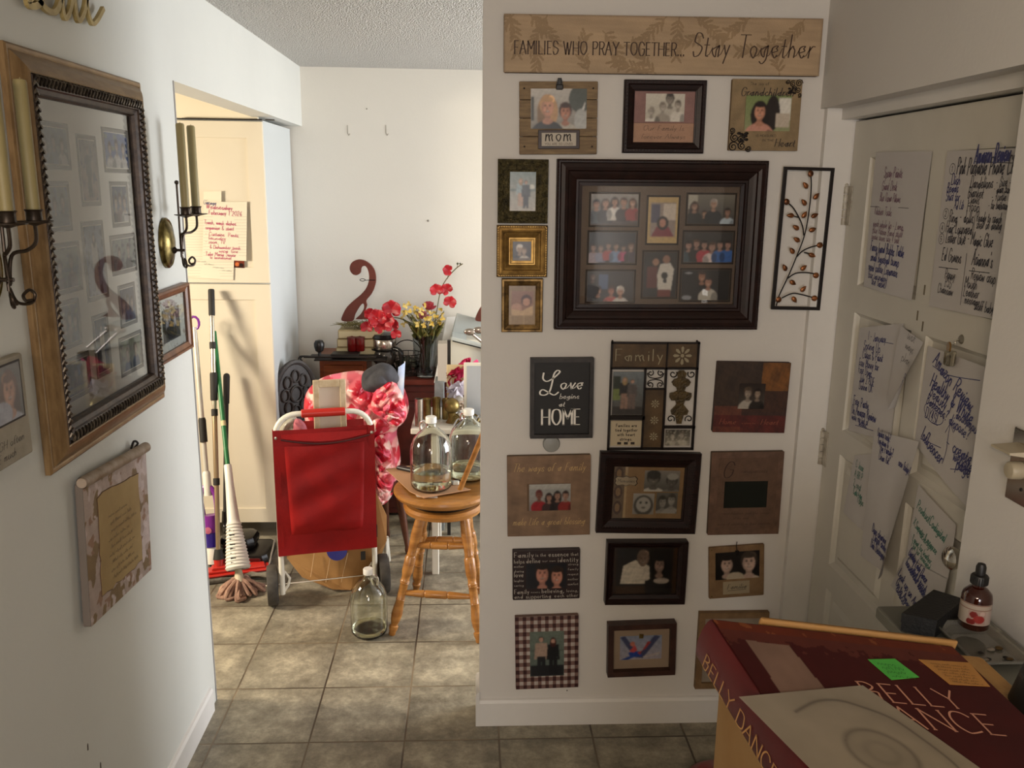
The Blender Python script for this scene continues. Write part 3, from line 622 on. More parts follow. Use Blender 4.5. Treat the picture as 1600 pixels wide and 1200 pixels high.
# Love begins at Home
r, w, h, lc = hang('wall_sign', 'dark chalkboard style sign reading Love begins at HOME in white', 'sign', 'g', [(828.6, 560.4), (929, 560.6), (925.6, 684), (829, 686)], .03)
frame(r, w, h, .012, .03, mat('slate_frame', '#35302e', .55, col2='#231f1d', vscale=30), 'flat'); plate(r, 'sign_face', 0, 0, w-.023, h-.023, .01, .02, mat('slate_face', '#1d1b1a', .6, var=.15, vscale=5), .001)
def f(b):
    def g(x, y): return lc(780+x/5, 520+y/5)
    L_ = [(350, 320), (345, 365), (375, 385), (425, 360), (470, 320), (475, 305), (455, 300), (430, 330), (415, 400), (395, 465), (360, 492), (325, 488), (322, 465), (345, 450), (385, 470), (430, 492), (465, 470)]
    ribbon(b, crom([g(*p) for p in L_], 5), .0204, .0052, .0028)
    x, y = g(470, 445); txt(b, 'ove', x, y, .037, .076, .12, .05, slant=.3, align='l', z=.0204, join=True)
    x, y = g(550, 520); txt(b, 'begins', x, y, .016, .062, .1, .05, slant=.25, z=.0204, join=True)
    x, y = g(492, 582); txt(b, 'at', x, y, .017, .021, .1, .05, slant=.25, z=.0204, join=True)
    x, y = g(487, 725); txt(b, 'HOME', x, y, .049, .125, .13, .045, .07, z=.0204)
    x, y = g(397, 560); 
lettering(r, M_white, f)
# round doorbell disc
cx, cy = 861.6, 694; c_ = on(1, YG-.01, cx, cy)
b = MB(); b.lathe([(.0, .001), (.0265, .001), (.0265, .008), (.024, .012), (.012, .0145), (0, .015)], (c_.x, YG, c_.z), (0, -1, 0), 32, False)
tag(b.build('wall_bumper', mat('grey_white_plastic', '#8f8f8a', .4), smooth=True), 'round grey white wall disc peeking out below the Love sign', 'wall disc')
# Family metal collage
r, w, h, lc = hang('metal_collage_frame', 'black metal collage panel with Family cut into wood and scroll ornaments', 'picture frame', 'g',
                   [(956.4, 534.4), (1094.4, 534.4), (1082, 702.4), (949.6, 703.4)], .022, 'picture frames on the gallery wall')
def Z3(x, y): return lc(940+x/6.857, 530+y/6.857)
mf = MB()
def bar(x0, y0, x1, y1, t):
    (ax_, ay), (bx, by) = Z3(x0, y0), Z3(x1, y1); t /= 2
    if abs(bx-ax_) > abs(by-ay): mf.box(min(ax_, bx)-t, (ay+by)/2-t, .012, max(ax_, bx)+t, (ay+by)/2+t, .022)
    else: mf.box((ax_+bx)/2-t, min(ay, by)-t, .012, (ax_+bx)/2+t, max(ay, by)+t, .022)
for a in ((115, 42, 1050, 42, .005), (110, 315, 1030, 315, .006), (70, 1180, 975, 1180, .006), (112, 40, 75, 1180, .006), (1045, 40, 975, 1180, .006), (708, 45, 700, 315, .004), (465, 320, 440, 1180, .006),
          (690, 320, 655, 1180, .006), (110, 845, 445, 845, .012), (470, 535, 680, 535, .004), (680, 945, 990, 945, .008)): bar(*a)
for p in ((118, 25), (1025, 25)): x, y = Z3(*p); mf.sphere((x, y, .018), .004, 8, (.7, 1.2, .7))
mf.build('metal_frame', M_iron, r)
M_burl = mat('distressed_wood_tile', '#5a452b', .6, col2='#3f2f1c', vscale=14)
def tilepl(x0, y0, x1, y1, name, m, z=.016):
    (a, b_), (c2, d2) = Z3(x0, y0), Z3(x1, y1); return plate(r, name, (a+c2)/2, (b_+d2)/2, abs(c2-a), abs(b_-d2), z-.006, z, m, .0005), (a+c2)/2, (b_+d2)/2, abs(c2-a), abs(b_-d2)
t1, x, y, a_, b_ = tilepl(118, 55, 700, 305, 'wooden_name_tile', M_burl)
M_cut = mat('pale_inlay', '#90866c', .6)
lettering(t1, M_cut, lambda b: txt(b, 'Family', x, y-.016, .036, a_*.9, .09, .035, .04, z=.0164))
t2, x, y, a_, b_ = tilepl(715, 55, 1025, 305, 'flower_tile', M_burl)
def flower(b, x, y, s, z=.0164):
    b.lathe([(0, 0), (s*.16, 0)], (x, y, z), (0, 0, 1), 12, False)
    for k in range(8):
        a = k*math.pi/4; L_ = s*.42 if k % 2 else s*.36
        P = [(x+math.cos(a)*s*(.22+.6*t)+math.sin(a)*wd*s, y+math.sin(a)*s*(.22+.6*t)-math.cos(a)*wd*s, z) for t, wd in ((0, 0), (.3, .1), (.75, .13), (1, 0), (.75, -.13), (.3, -.1))]
        b.quad(*P)
b = MB(); flower(b, x, y, .036); b.build('flower_inlay', M_cut, t2)
t3, x, y, a_, b_ = tilepl(470, 550, 668, 1165, 'narrow_wood_tile', M_burl)
for k in (-1, 0, 1): b = MB(); flower(b, x, y+k*.052-.004, .017); b.build('flower_inlay', M_cut, t3)
(xa, ya), (xb, yb) = Z3(130, 352), Z3(445, 818); canvas('photo', r, (xa+xb)/2, (ya+yb)/2, xb-xa, ya-yb, .017, [('bg', '#6d7478', '#4a463f'), ('r', 0, .35, .25, .62, '#6f7a48'), ('r', 0, .6, .25, .9, '#2f342c'), ('r', 0, 0, 1, .2, '#3a3634')]+standing(.38, .15, .86, .7, '#a88572', '#8b7550', '#2c2a2a', '#8a6e60', True)+standing(.62, .15, .82, .7, '#b08c78', '#5c4636', '#57504e', '#6a5a54')+[('n', .1, 5, 3)])
(xa, ya), (xb, yb) = Z3(690, 975), Z3(945, 1145); canvas('photo', r, (xa+xb)/2, (ya+yb)/2, xb-xa, ya-yb, .017, [('bg', '#3e3a34', '#8a8578')]+person(.28, .6, .2, 1.5, '#a39c90', '#4a443c', '#a8a294')+person(.66, .66, .2, 1.5, '#aaa296', '#5a5248', '#b2ab9c')+[('nb', '#c4beb0', .75, 6, 4), ('n', .1, 5, 9)])
t4, x, y, a_, b_ = tilepl(105, 880, 430, 1150, 'text_tile', mat('ivory_tile', '#b0a288', .6))
def f(b):
    for k, s in enumerate(('Families are', 'tied together', 'with heart', 'strings.')): txt(b, s, x, y+.021-k*.0145, .0098, (.066, .070, .056, .040)[k], .16, z=.0164)
    for k in (-1, 0, 1): ribbon(b, [(x+k*.021-.004, y-.0315), (x+k*.021+.004, y-.0315)], .0164, .008)
lettering(t4, M_ink, f)
def scroll(b, cx, cy, R_, a0, turns, z, t, sx=1, sy=1):
    b.tube([(cx+sx*R_*(1-.72*i/30)*math.cos(a0+turns*i/30), cy+sy*R_*(1-.72*i/30)*math.sin(a0+turns*i/30), z) for i in range(31)], t, 5)
b = MB()
for sx in (-1, 1):
    for sy in (-1, 1):
        cx, cy = Z3(580, 430); scroll(b, cx+sx*.0155, cy+sy*.0185, .0095, 2.2, 6.5, .017, .0016, sx, sy)
        b.tube(crom([(cx+sx*.025, cy+sy*.018, .017), (cx+sx*.019, cy+sy*.006, .017), (cx, cy+sy*.0012, .017)], 4), .0016, 5)
        cx, cy = Z3(855, 620); hx, hy = .0325, .071; scroll(b, cx+sx*(hx-.004), cy+sy*hy, .0125, 2.6, 6.5, .017, .0018, sx, sy)
b.build('iron_scrolls', M_iron, r, smooth=True)
b = MB(); cx, cy = Z3(848, 630)
P = [(.004, .047), (.008, .042), (.006, .034), (.012, .032), (.016, .027), (.013, .021), (.008, .018), (.006, .012), (.012, .009), (.018, .008), (.0185, .001), (.015, -.005), (.008, -.005), (.006, -.012), (.010, -.017), (.015, -.023), (.013, -.030), (.007, -.031), (.005, -.040), (.004, -.046)]
P = [(x*1.85, y*1.8) for x, y in P]; Q = [(cx+x, cy+y) for x, y in P]+[(cx-x, cy+y) for x, y in reversed(P)]; b.prism(Q, .014, .019)
b.build('carved_ornament', mat('carved_bronze_wood', '#55431f', .5, col2='#33270f', vscale=50, bump=.6, bscale=150), r)
# home heart plaque
r, w, h, lc = hang('photo_plaque', 'dark red and brown patchwork plaque reading Home is where the Heart', 'photo plaque', 'g', [(1121.3, 564.8), (1235.7, 567.3), (1225.8, 677.4), (1113.6, 674.6)], .02)
plate(r, 'board', 0, 0, w, h, .001, .0195, mat('dark_board_edge', '#33180f', .6), .002)
canvas('printed_face', r, 0, 0, w, h, .02, [('bg', '#3a251a', '#34201a'), ('r', 0, .38, .62, 1, '#33241a'), ('r', .62, .6, 1, 1, '#6b4218'), ('r', .38, .3, 1, .6, '#3a2216'), ('r', 0, .25, .38, .38, '#5a3022'), ('r', 0, 0, 1, .25, '#4e1a14'), ('r', 0, 0, .38, .08, '#5e2c1e'), ('n', .25, 5, 9)], M_matte)
canvas('photo', r, .0, .005, w*.36, h*.36, .0205, [('bg', '#2a201c', '#4a423c')]+person(.35, .62, .2, 1.1, '#9b8c7e', '#4b3c30', '#a59c90')+person(.72, .6, .18, 1.1, '#93806f', '#1e1713', '#2a2522')+[('n', .1, 4, 3)])
lettering(r, mat('rust_ink', '#8a4a36', .5), lambda b: (txt(b, 'Home', -w*.3, -h*.38, .017, .055, .09, .04, slant=.3, z=.0206, join=True), txt(b, 'is where the', -.002, -h*.375, .006, .045, .1, z=.0206), txt(b, 'Heart', w*.28, -h*.38, .017, .058, .09, .04, slant=.3, z=.0206, join=True)))
# tan 'Family' frame
r, w, h, lc = hang('photo_plaque', 'tan plaque with gold script about family life around a small red group photo', 'photo plaque', 'g', [(792, 713), (922.7, 710.8), (922, 835.8), (793.5, 838)], .018)
plate(r, 'board', 0, 0, w, h, .001, .0175, mat('tan_board_edge', '#5f4a34', .7), .002)
canvas('board_face', r, 0, 0, w, h, .018, [('bg', '#7a604a', '#745b45'), ('n', .16, 3, 12), ('r', .24, .32, .76, .66, '#5b432c')], M_matte)
canvas('photo', r, .003, -.004, w*.5, h*.33, .0188, [('bg', '#a9a7a0', '#6f6a66'), ('r', 0, .6, 1, .8, '#8f8f8a')]+person(.24, .6, .16, 1.5, '#7a4a3c', '#57221e', '#8a1c22')+person(.48, .5, .14, 1.5, '#a07a68', '#231714', '#3a2422', True)+person(.68, .56, .15, 1.5, '#a07a68', '#1c1412', '#241c1c', True)+person(.88, .56, .15, 1.5, '#a07a68', '#2a1c16', '#7c2824')+[('n', .08, 6, 4)])
lettering(r, mat('gold_script', '#c0a06a', .4), lambda b: (txt(b, 'The ways of a Family', .0, h*.31, .026, w*.88, .055, .025, slant=.3, z=.0185, join=True), txt(b, 'make Life a great blessing', 0, -h*.36, .024, w*.88, .05, .025, slant=.3, z=.0185, join=True)))
# memories frame
r, w, h, lc = hang('picture_frame', 'wide dark studded frame with a Memories tag beside four grey baby photos', 'picture frame', 'g', [(938.8, 707.3), (1097.5, 710.4), (1086.7, 835.8), (931.7, 833.8)], .028, 'picture frames on the gallery wall')
frame(r, w, h, .047, .028, M_esp, 'bevel'); beads(r, w, h, .02, .024, .0022, .009, M_espr)
iw, ih = w-.093, h-.093
canvas('scrapbook_page', r, 0, 0, iw, ih, .01, [('bg', '#8d6f4b', '#8a6d49'), ('r', 0, 0, .16, 1, '#5a4630'), ('e', .08, .85, .06, .13, '#3c2014'), ('e', .08, .85, .035, .08, '#7a5c3a'), ('e', .08, .5, .06, .13, '#3c2014'), ('e', .08, .5, .035, .08, '#7a5c3a'), ('e', .08, .2, .06, .13, '#3c2014'), ('e', .08, .2, .035, .08, '#7a5c3a'), ('r', .17, 0, .2, 1, '#a58a60'), ('n', .07, 4, 6)], M_matte)
G = ['#8f8a82', '#5a5650', '#b5b0a6']
canvas('photo', r, iw*.19, ih*.22, iw*.5, ih*.4, .0105, [('bg', '#8f8a82', '#55524c')]+person(.26, .6, .3, 1.3, '#6f6a62', '#3a3733', '#c4bfb4')+[('e', .26, .8, .2, .22, '#3c3a38')]+person(.78, .5, .26, 1.3, '#6a655e', '#45423e', '#7d7870')+[('e', .8, .72, .16, .16, '#a9a59c')])
canvas('photo', r, iw*-.05, -ih*.22, iw*.3, ih*.4, .0105, [('bg', '#a5a096', '#8a857c'), ('e', .5, .42, .46, .5, '#4c4944'), ('e', .5, .46, .34, .36, '#a8a39a'), ('e', .36, .56, .06, .06, '#2a2826'), ('e', .64, .56, .06, .06, '#2a2826'), ('e', .5, .32, .1, .05, '#5c5852')])
canvas('photo', r, iw*.28, -ih*.2, iw*.3, ih*.4, .0105, [('bg', '#6c6861', '#4c4944')]+person(.3, .55, .26, 1, '#98938a', '#3c3934', '#8f8a82')+person(.72, .65, .26, 1, '#a29d93', '#4a4640', '#9d988e'))
q = MB(); cx, cy = -iw*.32, ih*.22
P = [(cx+x*.034, cy+y*.014) for x, y in ((-1, -.5), (-.8, -1), (-.3, -.8), (0, -1.1), (.3, -.8), (.8, -1), (1, -.5), (.9, 0), (1, .5), (.8, 1), (.3, .8), (0, 1.1), (-.3, .8), (-.8, 1), (-1, .5), (-.9, 0))]
q.prism([((x-cx)*1.1+cx, (y-cy)*1.12+cy) for x, y in P], .0125, .0145); tg = q.build('name_tag', mat('tag_edge', '#2f1d12', .6), r)
q = MB(); q.prism(P, .0145, .0152); q.build('tag_face', mat('tag_face', '#9a8a70', .6), tg)
lettering(tg, M_ink, lambda b: txt(b, 'Memories', cx, cy-.004, .011, .055, .09, .05, slant=.2, z=.0155, join=True)); pane(r, 0, 0, iw, ih, .018)
# grandparents frame, empty window
r, w, h, lc = hang('photo_plaque', 'brown plaque headed with a large letter G above an empty dark window', 'photo plaque', 'g', [(1111.6, 706.2), (1225.3, 706.2), (1216.7, 834.4), (1106.4, 835.8)], .018)
plate(r, 'board', 0, 0, w, h, .001, .0175, mat('brown_board_edge', '#4a3624', .7), .002)
canvas('board_face', r, 0, 0, w, h, .018, [('bg', '#62493a', '#5c4333'), ('n', .15, 3, 15), ('r', .1, .06, .93, .93, '#5a4232'), ('n', .12, 6, 2)], M_matte)
q = MB(); q.bbox(-w*.30, -h*.17, .0182, w*.30, h*.15, .0192, .0004); q.build('empty_window', mat('dark_green_window', '#171a15', .25), r)
lettering(r, mat('dark_brown_ink', '#2e1a10', .6), lambda b: (txt(b, 'G', -w*.27, h*.2, .05, .036, .07, .03, slant=.25, z=.0186), txt(b, 'randparents', w*.1, h*.25, .014, .085, .06, .03, slant=.25, z=.0186, join=True), txt(b, 'Grandchildren are the crown', 0, -h*.25, .009, w*.72, .06, slant=.2, z=.0186, join=True), txt(b, 'of the aged', -.01, -h*.31, .008, .05, .06, slant=.2, z=.0186, join=True), txt(b, 'glory of children is their parents', 0, -h*.38, .009, w*.75, .06, slant=.2, z=.0186, join=True)))
# essence frame
r, w, h, lc = hang('picture_frame', 'dark brown word frame reading Family is the essence around two smiling faces', 'picture frame', 'g', [(800.4, 860), (906.3, 858), (905.8, 935.4), (801.5, 938)], .018, 'picture frames on the gallery wall')
plate(r, 'board', 0, 0, w, h, .001, .0178, mat('maroon_board', '#23110f', .55, var=.2, vscale=10), .002)
canvas('photo', r, 0, -.004, w*.6, h*.5, .0185, [('bg', '#14151a', '#17161a')]+person(.40, .58, .37, 1.6, '#b57e6c', '#1c1310', '#1a1618')+person(.76, .48, .34, 1.6, '#b9816d', '#22160f', '#201a1c'))
def f(b):
    z = .0186; t = lambda s, x0, x1, y, hh, p: txt(b, s, w*(x0-.5), h*(y-.5), hh, w*(x1-x0), p, p*.6, .03, align='l', z=z)
    t('Family', .02, .32, .86, .017, .12); t('is the', .34, .5, .87, .011, .12); t('essence', .53, .84, .865, .015, .13); t('that', .86, .98, .87, .011, .12)
    t('helps', .02, .18, .745, .013, .12); t('define', .2, .42, .745, .015, .12); t('our own', .44, .64, .76, .008, .1); t('identity', .67, .98, .75, .016, .12)
    for k, s in enumerate(('mother', 'sharing', 'love', 'laughter', 'caring')): t(s, .02, .17, .66-k*.095, .016 if s == 'love' else .008, .12)
    for k, s in enumerate(('strong', 'family', 'respect', 'mother', 'comfort')): t(s, .82, .98, .68-k*.1, .008, .12)
    t('Family', .02, .25, .13, .015, .12); t('means', .27, .41, .14, .007, .1); t('believing,', .43, .77, .135, .014, .13); t('loving,', .8, .98, .14, .01, .1)
    t('and supporting', .02, .58, .035, .014, .12); t('each other', .62, .98, .04, .012, .11)
lettering(r, mat('cream_letters', '#a89f94', .6), f)
# couple frame
r, w, h, lc = hang('picture_frame', 'deep dark brown frame with a couple leaning together, one in a white shirt', 'picture frame', 'g', [(949, 848), (1075.4, 848), (1070.6, 945.8), (946, 944.4)], .035, 'picture frames on the gallery wall')
frame(r, w, h, .026, .035, M_esp, 'scoop')
canvas('photo', r, 0, 0, w-.05, h-.05, .009, [('bg', '#17110e', '#120c09'), ('r', 0, 0, 1, .17, '#3d2817'), ('r', .0, 0, .05, 1, '#2e1c10'), ('r', .93, 0, 1, 1, '#38220f')]+[('p', [(.12, .22), (.5, .22), (.55, .6), (.34, .72), (.16, .6)], '#cfc4b0'), ('p', [(.45, .28), (.58, .3), (.56, .6), (.48, .55)], '#c4b8a6')]+person(.46, .74, .16, 1.4, '#7d6656', '#6a5648', '#cfc4b0', body=False)+person(.72, .62, .16, 1.4, '#94786a', '#0e0a08', '#1a1413', True)+[('e', .76, .28, .12, .06, '#a89a8c'), ('n', .12, 6, 5)])
pane(r, 0, 0, w-.05, h-.05, .015)
# familia clip frame
r, w, h, lc = hang('clipboard_picture_frame', 'kraft board clip frame with a card reading Familia under two faces', 'picture frame', 'g', [(1107.8, 855.7), (1194.7, 851), (1193.4, 929.4), (1108.6, 936.8)], .014, 'picture frames on the gallery wall')
plate(r, 'board', 0, 0, w, h, .001, .014, M_kraft, .002)
canvas('photo', r, .002, h*.13, w*.8, h*.53, .0148, [('bg', '#181412', '#100c0b')]+person(.26, .55, .3, 1.5, '#b49888', '#1a1310', '#16110f')+person(.76, .58, .34, 1.5, '#bda08f', '#3a3028', '#b5a390')+[('e', .45, .05, .2, .2, '#a99a84')])
q = MB(); q.bbox(-.045, -h*.43, .0142, .042, -h*.18, .015, .0003); cdd = q.build('name_card', mat('name_card', '#8f8066', .7), r)
lettering(cdd, M_ink, lambda b: (txt(b, 'Familia', 0, -h*.33, .017, .065, .09, .04, slant=.3, z=.0152, join=True), ribbon(b, [(-.03, -h*.36), (.03, -h*.35)], .0152, .0012)))
for sx in (-1, 1):
    for sy in (-1, 1): b = MB(); b.sphere((sx*(w/2-.008), sy*(h/2-.008), .014), .0025, 8, (1, 1, .5)); b.build('corner_stud', M_brass, r)
b = MB(); b.bbox(-.006, h*.33, .0142, .006, h*.42, .019, .001); b.tube([(0, h*.4, .019), (-.003, h*.52, .018), (.001, h*.58, .012)], .0012, 6); b.build('clip', M_iron, r)
# gingham frame
r, w, h, lc = hang('picture_frame', 'brown and cream gingham frame with a couple in formal clothes', 'picture frame', 'g', [(804.8, 965), (903.8, 961), (903.8, 1073.8), (806, 1077)], .02, 'picture frames on the gallery wall')
plate(r, 'board', 0, 0, w, h, .001, .0195, mat('gingham_board_edge', '#6b5248', .7), .002)
def ging(U, V, C_):
    a = ((U*8.5) % 1 < .5).astype(int)+((V*9.5) % 1 < .5).astype(int)
    C_[a == 0] = lin('#a99e96'); C_[a == 1] = lin('#6d524a'); C_[a == 2] = lin('#33100f')
canvas('gingham_face', r, 0, 0, w, h, .02, [('bg', '#888888'), ('f', ging), ('n', .08, 12, 3)], M_matte)
canvas('photo', r, 0, -.004, w*.54, h*.62, .0205, [('bg', '#626b60', '#55605a'), ('r', 0, 0, 1, .25, '#16161a'), ('r', 0, .55, 1, .6, '#4f574f')]+standing(.33, .02, .88, .75, '#b08a78', '#1e1512', '#9c8474', '#15161a')+standing(.68, .02, .84, .75, '#a8806e', '#3a1512', '#0e0f12', '#101014', True)+[('n', .08, 5, 2)])
# hammock frame
r, w, h, lc = hang('clipboard_picture_frame', 'brown shadow box frame with a blue and red hammock photo held by a clip', 'picture frame', 'g', [(949.7, 977.5), (1057.8, 974.8), (1054.5, 1054.5), (950.5, 1059.2)], .035, 'picture frames on the gallery wall')
frame(r, w, h, .018, .035, mat('walnut_shadow_box', '#3d241b', .5, col2='#2a1611', vscale=20), 'flat'); plate(r, 'backing_card', 0, 0, w-.034, h-.034, .001, .014, mat('linen_card', '#8d7a66', .8, var=.06), .0005)
canvas('photo', r, 0, 0, w*.62, h*.46, .0148, [('bg', '#7f889c', '#969097'), ('p', [(0, .95), (.12, 1), (.42, .3), (.5, .3), (.82, 1), (.96, .95), (.55, .05), (.35, .1)], '#3c4260'), ('p', [(.2, .3), (.45, .35), (.55, .12), (.25, .1)], '#24418e'), ('p', [(.42, .3), (.6, .42), (.74, .72), (.66, .75), (.48, .2)], '#9c3a34'), ('e', .3, .66, .06, .1, '#b06a58'), ('p', [(.22, .35), (.36, .62), (.42, .4), (.34, .3)], '#b04848'), ('p', [(.02, 0), (.2, .14), (.36, .12), (.2, 0)], '#2c4788'), ('p', [(.55, .12), (.95, .3), (.98, .2), (.6, .05)], '#a49a98'), ('n', .1, 6, 3)])
b = MB(); b.bbox(-.007, h*.19, .0155, .007, h*.27, .02, .001); b.build('brass_clip', M_brass, r)
# partly hidden frame
r, w, h, lc = hang('clipboard_picture_frame', 'kraft frame mostly hidden behind the red book', 'picture frame', 'g', [(1091.7, 957.3), (1201, 958.4), (1194, 1076.5), (1088, 1075.4)], .02, 'picture frames on the gallery wall')
frame(r, w, h, .02, .02, M_kraft, 'flat'); plate(r, 'backing_card', 0, 0, w-.04, h-.04, .001, .01, mat('pale_card', '#8d8070', .8, var=.1), .0005)
canvas('photo', r, 0, 0, w*.55, h*.5, .0108, [('bg', '#7d7468', '#6a6258')]+person(.5, .6, .22, .9, '#a08070', '#2a1c16', '#6a5c58'))
# small screws and marks in the plaster
for i, (px, py, rr) in enumerate(((886, 1079, .002), (1003, 1090, .0025))):
    b = MB(); c_ = on(1, YG-.001, px, py); b.lathe([(rr, 0), (rr*.6, .003), (0, .004)], (c_.x, YG, c_.z), (0, -1, 0), 10, False); tag(b.build('nail', M_iron), ('tiny nail in the wall below the gingham frame', 'tiny nail in the wall below the hammock frame')[i], 'nail')
# ================================================================ baseboards, opening trim
def bb(name, pts, h=.088, t=.013, m=M_trim):
    b = MB()
    for (x0, y0, x1, y1) in pts:
        dx, dy = x1-x0, y1-y0; L_ = math.hypot(dx, dy); nx, ny = dy/L_, -dx/L_
        P = [(0, 0), (t, 0), (t, h-.012), (t*.6, h-.003), (0, h)]
        b.loft([[(x0+nx*a, y0+ny*a, z) for a, z in P], [(x1+nx*a, y1+ny*a, z) for a, z in P]])
    return struct(b.build(name, m))
bb('baseboard_left', [(XL, YLE+.012, XL, -2.5)][::1] and [(XL, -2.5, XL, YLE-.06)])
b = MB(); b.box(XL-.001, YLE-.07, 0, XL+.012, YLE-.055, .09); 
bb('baseboard_gallery', [(.0352, YG, XD+.06, YG)], .095, .014)
bb('baseboard_gallery_end', [(.035, YG+.11, .035, YG-.0145)], .125, .012)
bb('baseboard_right', [(XS, YE, XS, -2.5)])
b = MB(); b.box(XL-.004, YLE-.001, .0, XL+.003, YLE+.004, 2.04); struct(b.build('trim_corner_bead', mat('corner_bead', '#9c9a98', .5)))
# ================================================================ door on the right
M_door = mat('door_paint', '#c9c4b8', .45, var=.06, vscale=5)
dr = thing('door_1', 'x', 'door', (0, 0, 0)); del dr['label']; del dr['category']; dr['kind'] = 'structure'
DY0, DY1, DZ1 = 1.600, 2.533, 1.944
rows = [(1.488, 1.843), (1.057, 1.411), (.630, .983), (.20, .552)]; cols = [(2.09, 2.42), (1.69, 2.02)]
b = MB(); xs_ = XD
ys = sorted({DY0, DY1, *[v for c_ in cols for v in c_]}); zs = sorted({.008, DZ1, *[v for c_ in rows for v in c_]})
ispan = lambda y0, z0: any(abs(y0-c_[0]) < 1e-6 for c_ in cols) and any(abs(z0-q[0]) < 1e-6 for q in rows)
for i in range(len(ys)-1):
    for j in range(len(zs)-1):
        y0, y1, z0, z1 = ys[i], ys[i+1], zs[j], zs[j+1]
        if not ispan(y0, z0): b.quad((xs_, y1, z0), (xs_, y0, z0), (xs_, y0, z1), (xs_, y1, z1)); continue
        R_ = []
        for ins, dx in ((0, 0), (.004, .006), (.012, .013), (.030, .013), (.045, .004)):
            R_.append([(xs_+dx, y1-ins, z0+ins), (xs_+dx, y0+ins, z0+ins), (xs_+dx, y0+ins, z1-ins), (xs_+dx, y1-ins, z1-ins)])
        b.loft(R_, False, True)
b.box(xs_+.0135, DY0, .008, xs_+.035, DY1, DZ1); b.build('door_leaf', M_door, dr)
b = MB(); b.box(XS+.012, DY1+.004, 0, XD+.03, YG, 1.98); b.box(XS+.055, DY0, DZ1+.006, XD+.03, YG, 1.98); b.build('door_jamb', M_trim, dr)
for px, py0, py1 in ((1315, 291, 352), (1276, 668, 724)):
    q = MB(); p0 = WX(px, py0, XD-.014); p1 = WX(px, py1, XD-.014); y = 2.538; n = 5; hh = (p0.z-p1.z)/n
    for k in range(n): q.cyl((XD-.008, y, p1.z+k*hh+.001), (XD-.008, y, p1.z+(k+1)*hh-.001), .0075, seg=12)
    q.sphere((XD-.008, y, p0.z+.003), .006, 10); q.box(XD-.003, y-.03, p1.z, XD-.0005, y, p0.z); q.build('hinge', mat('painted_hinge', '#b7b0a2', .4, col2='#948b7c', vscale=40), dr, smooth=True)
q = MB(); kc = WX(1487, 872, XD-.045); q.lathe([(.026, 0), (.026, .004), (.012, .008), (.010, .022), (.020, .030), (.026, .042), (.026, .05), (.018, .058), (0, .061)], (XD, kc.y, kc.z), (-1, 0, 0), 24, False)
q.build('door_knob', M_chrome, dr, smooth=True)
for px, py in ((1444, 453), (1433, 493), (1441, 510)):
    p = WX(px, py, XD-.001); q = MB(); q.box(XD-.0006, p.y-.003, p.z-.012, XD+.0002, p.y+.003, p.z+.012); q.build('chipped_paint_mark', mat('chipped_paint', '#6e6350', .7), dr)
# ---- handwritten sheets taped to the door
M_paper = mat('white_paper', '#bdb8b4', .75, var=.04, vscale=3)
M_blue = mat('blue_ink', '#3c3f6e', .6); M_dk = mat('black_ink', '#33333c', .6); M_purp = mat('mauve_ink', '#7c5c6e', .6); M_grn = mat('green_ink', '#4c7a6c', .6); M_red = mat('magenta_ink', '#b5446c', .6)
def sheet(label, quad, fn, bow, wl='d', base=None, curl=0.0, mp=None, name='handwritten_note', rot=True, off=.002, grp='sheets of paper taped to the door'):
    r, w, h, lc = hang(name, label, 'paper', wl, quad, off, grp, base=base, norot=not rot)
    P = [lc(*q) for q in quad]                                # true corners, so a sheet that leans or is cut keeps its shape
    def zz(a, b_): return off+bow*math.sin(math.pi*a)*.5+bow*(.5+.5*math.sin(3*a+2*b_))*.6+curl*max(0, a-.55)**2*max(0, 1-b_)*4
    def mp_(a, b_):
        x = (P[3][0]*(1-a)+P[2][0]*a)*(1-b_)+(P[0][0]*(1-a)+P[1][0]*a)*b_; y = (P[3][1]*(1-a)+P[2][1]*a)*(1-b_)+(P[0][1]*(1-a)+P[1][1]*a)*b_
        return x, y
    g = MB(); g.grid(lambda a, b_: (*mp_(a, b_), zz(a, b_)), 16, 20); g.grid(lambda a, b_: (*mp_(1-a, b_), zz(1-a, b_)-.0003), 16, 20)
    g.build('paper_sheet', mp or M_paper, r, smooth=True)
    def T(p): return p
    for mi, (m_, f_) in enumerate(fn(w, h, lc)):
        t = MB(); f_(t)
        t.v = [(x, y, None) for x, y, z in t.v]; out = []
        for x, y, _ in t.v:                                   # lay the ink on the bent sheet
            # invert the bilinear map approximately
            a = b_ = .5
            for _k in range(4):
                qx, qy = mp_(a, b_); a += (x-qx)/max(w, 1e-3); b_ += (y-qy)/max(h, 1e-3)
            a = min(max(a, 0), 1); b_ = min(max(b_, 0), 1)
            out.append((x, y, zz(a, b_)+.0012))
        t.v = out; t.build('handwriting', m_, r)
    return r
def wr(s, px, py, hh, ww=None, pen=.11, slant=.1, rot=0.0, ink=0):   # writing placed by the photograph
    return (s, px, py, hh, ww, pen, slant, rot)
def lines(lc, L_):
    L_ = [(s, a, b_, c_, d_, p*.78, e, g) for (s, a, b_, c_, d_, p, e, g) in L_]
    def f(b):
        for (s, px, py, hh, ww, pen, sl, rot) in L_:
            x, y = lc(px, py); txt(b, s, x, y, hh*1.2, ww, pen*.88, slant=sl, align='l', join=True, jit=.06, rot=rot)
    return f
def Z3d(x, y): return 1280+x/3, 140+y/3
def Z4d(x, y): return 1280+x/2.728, 500+y/2.728
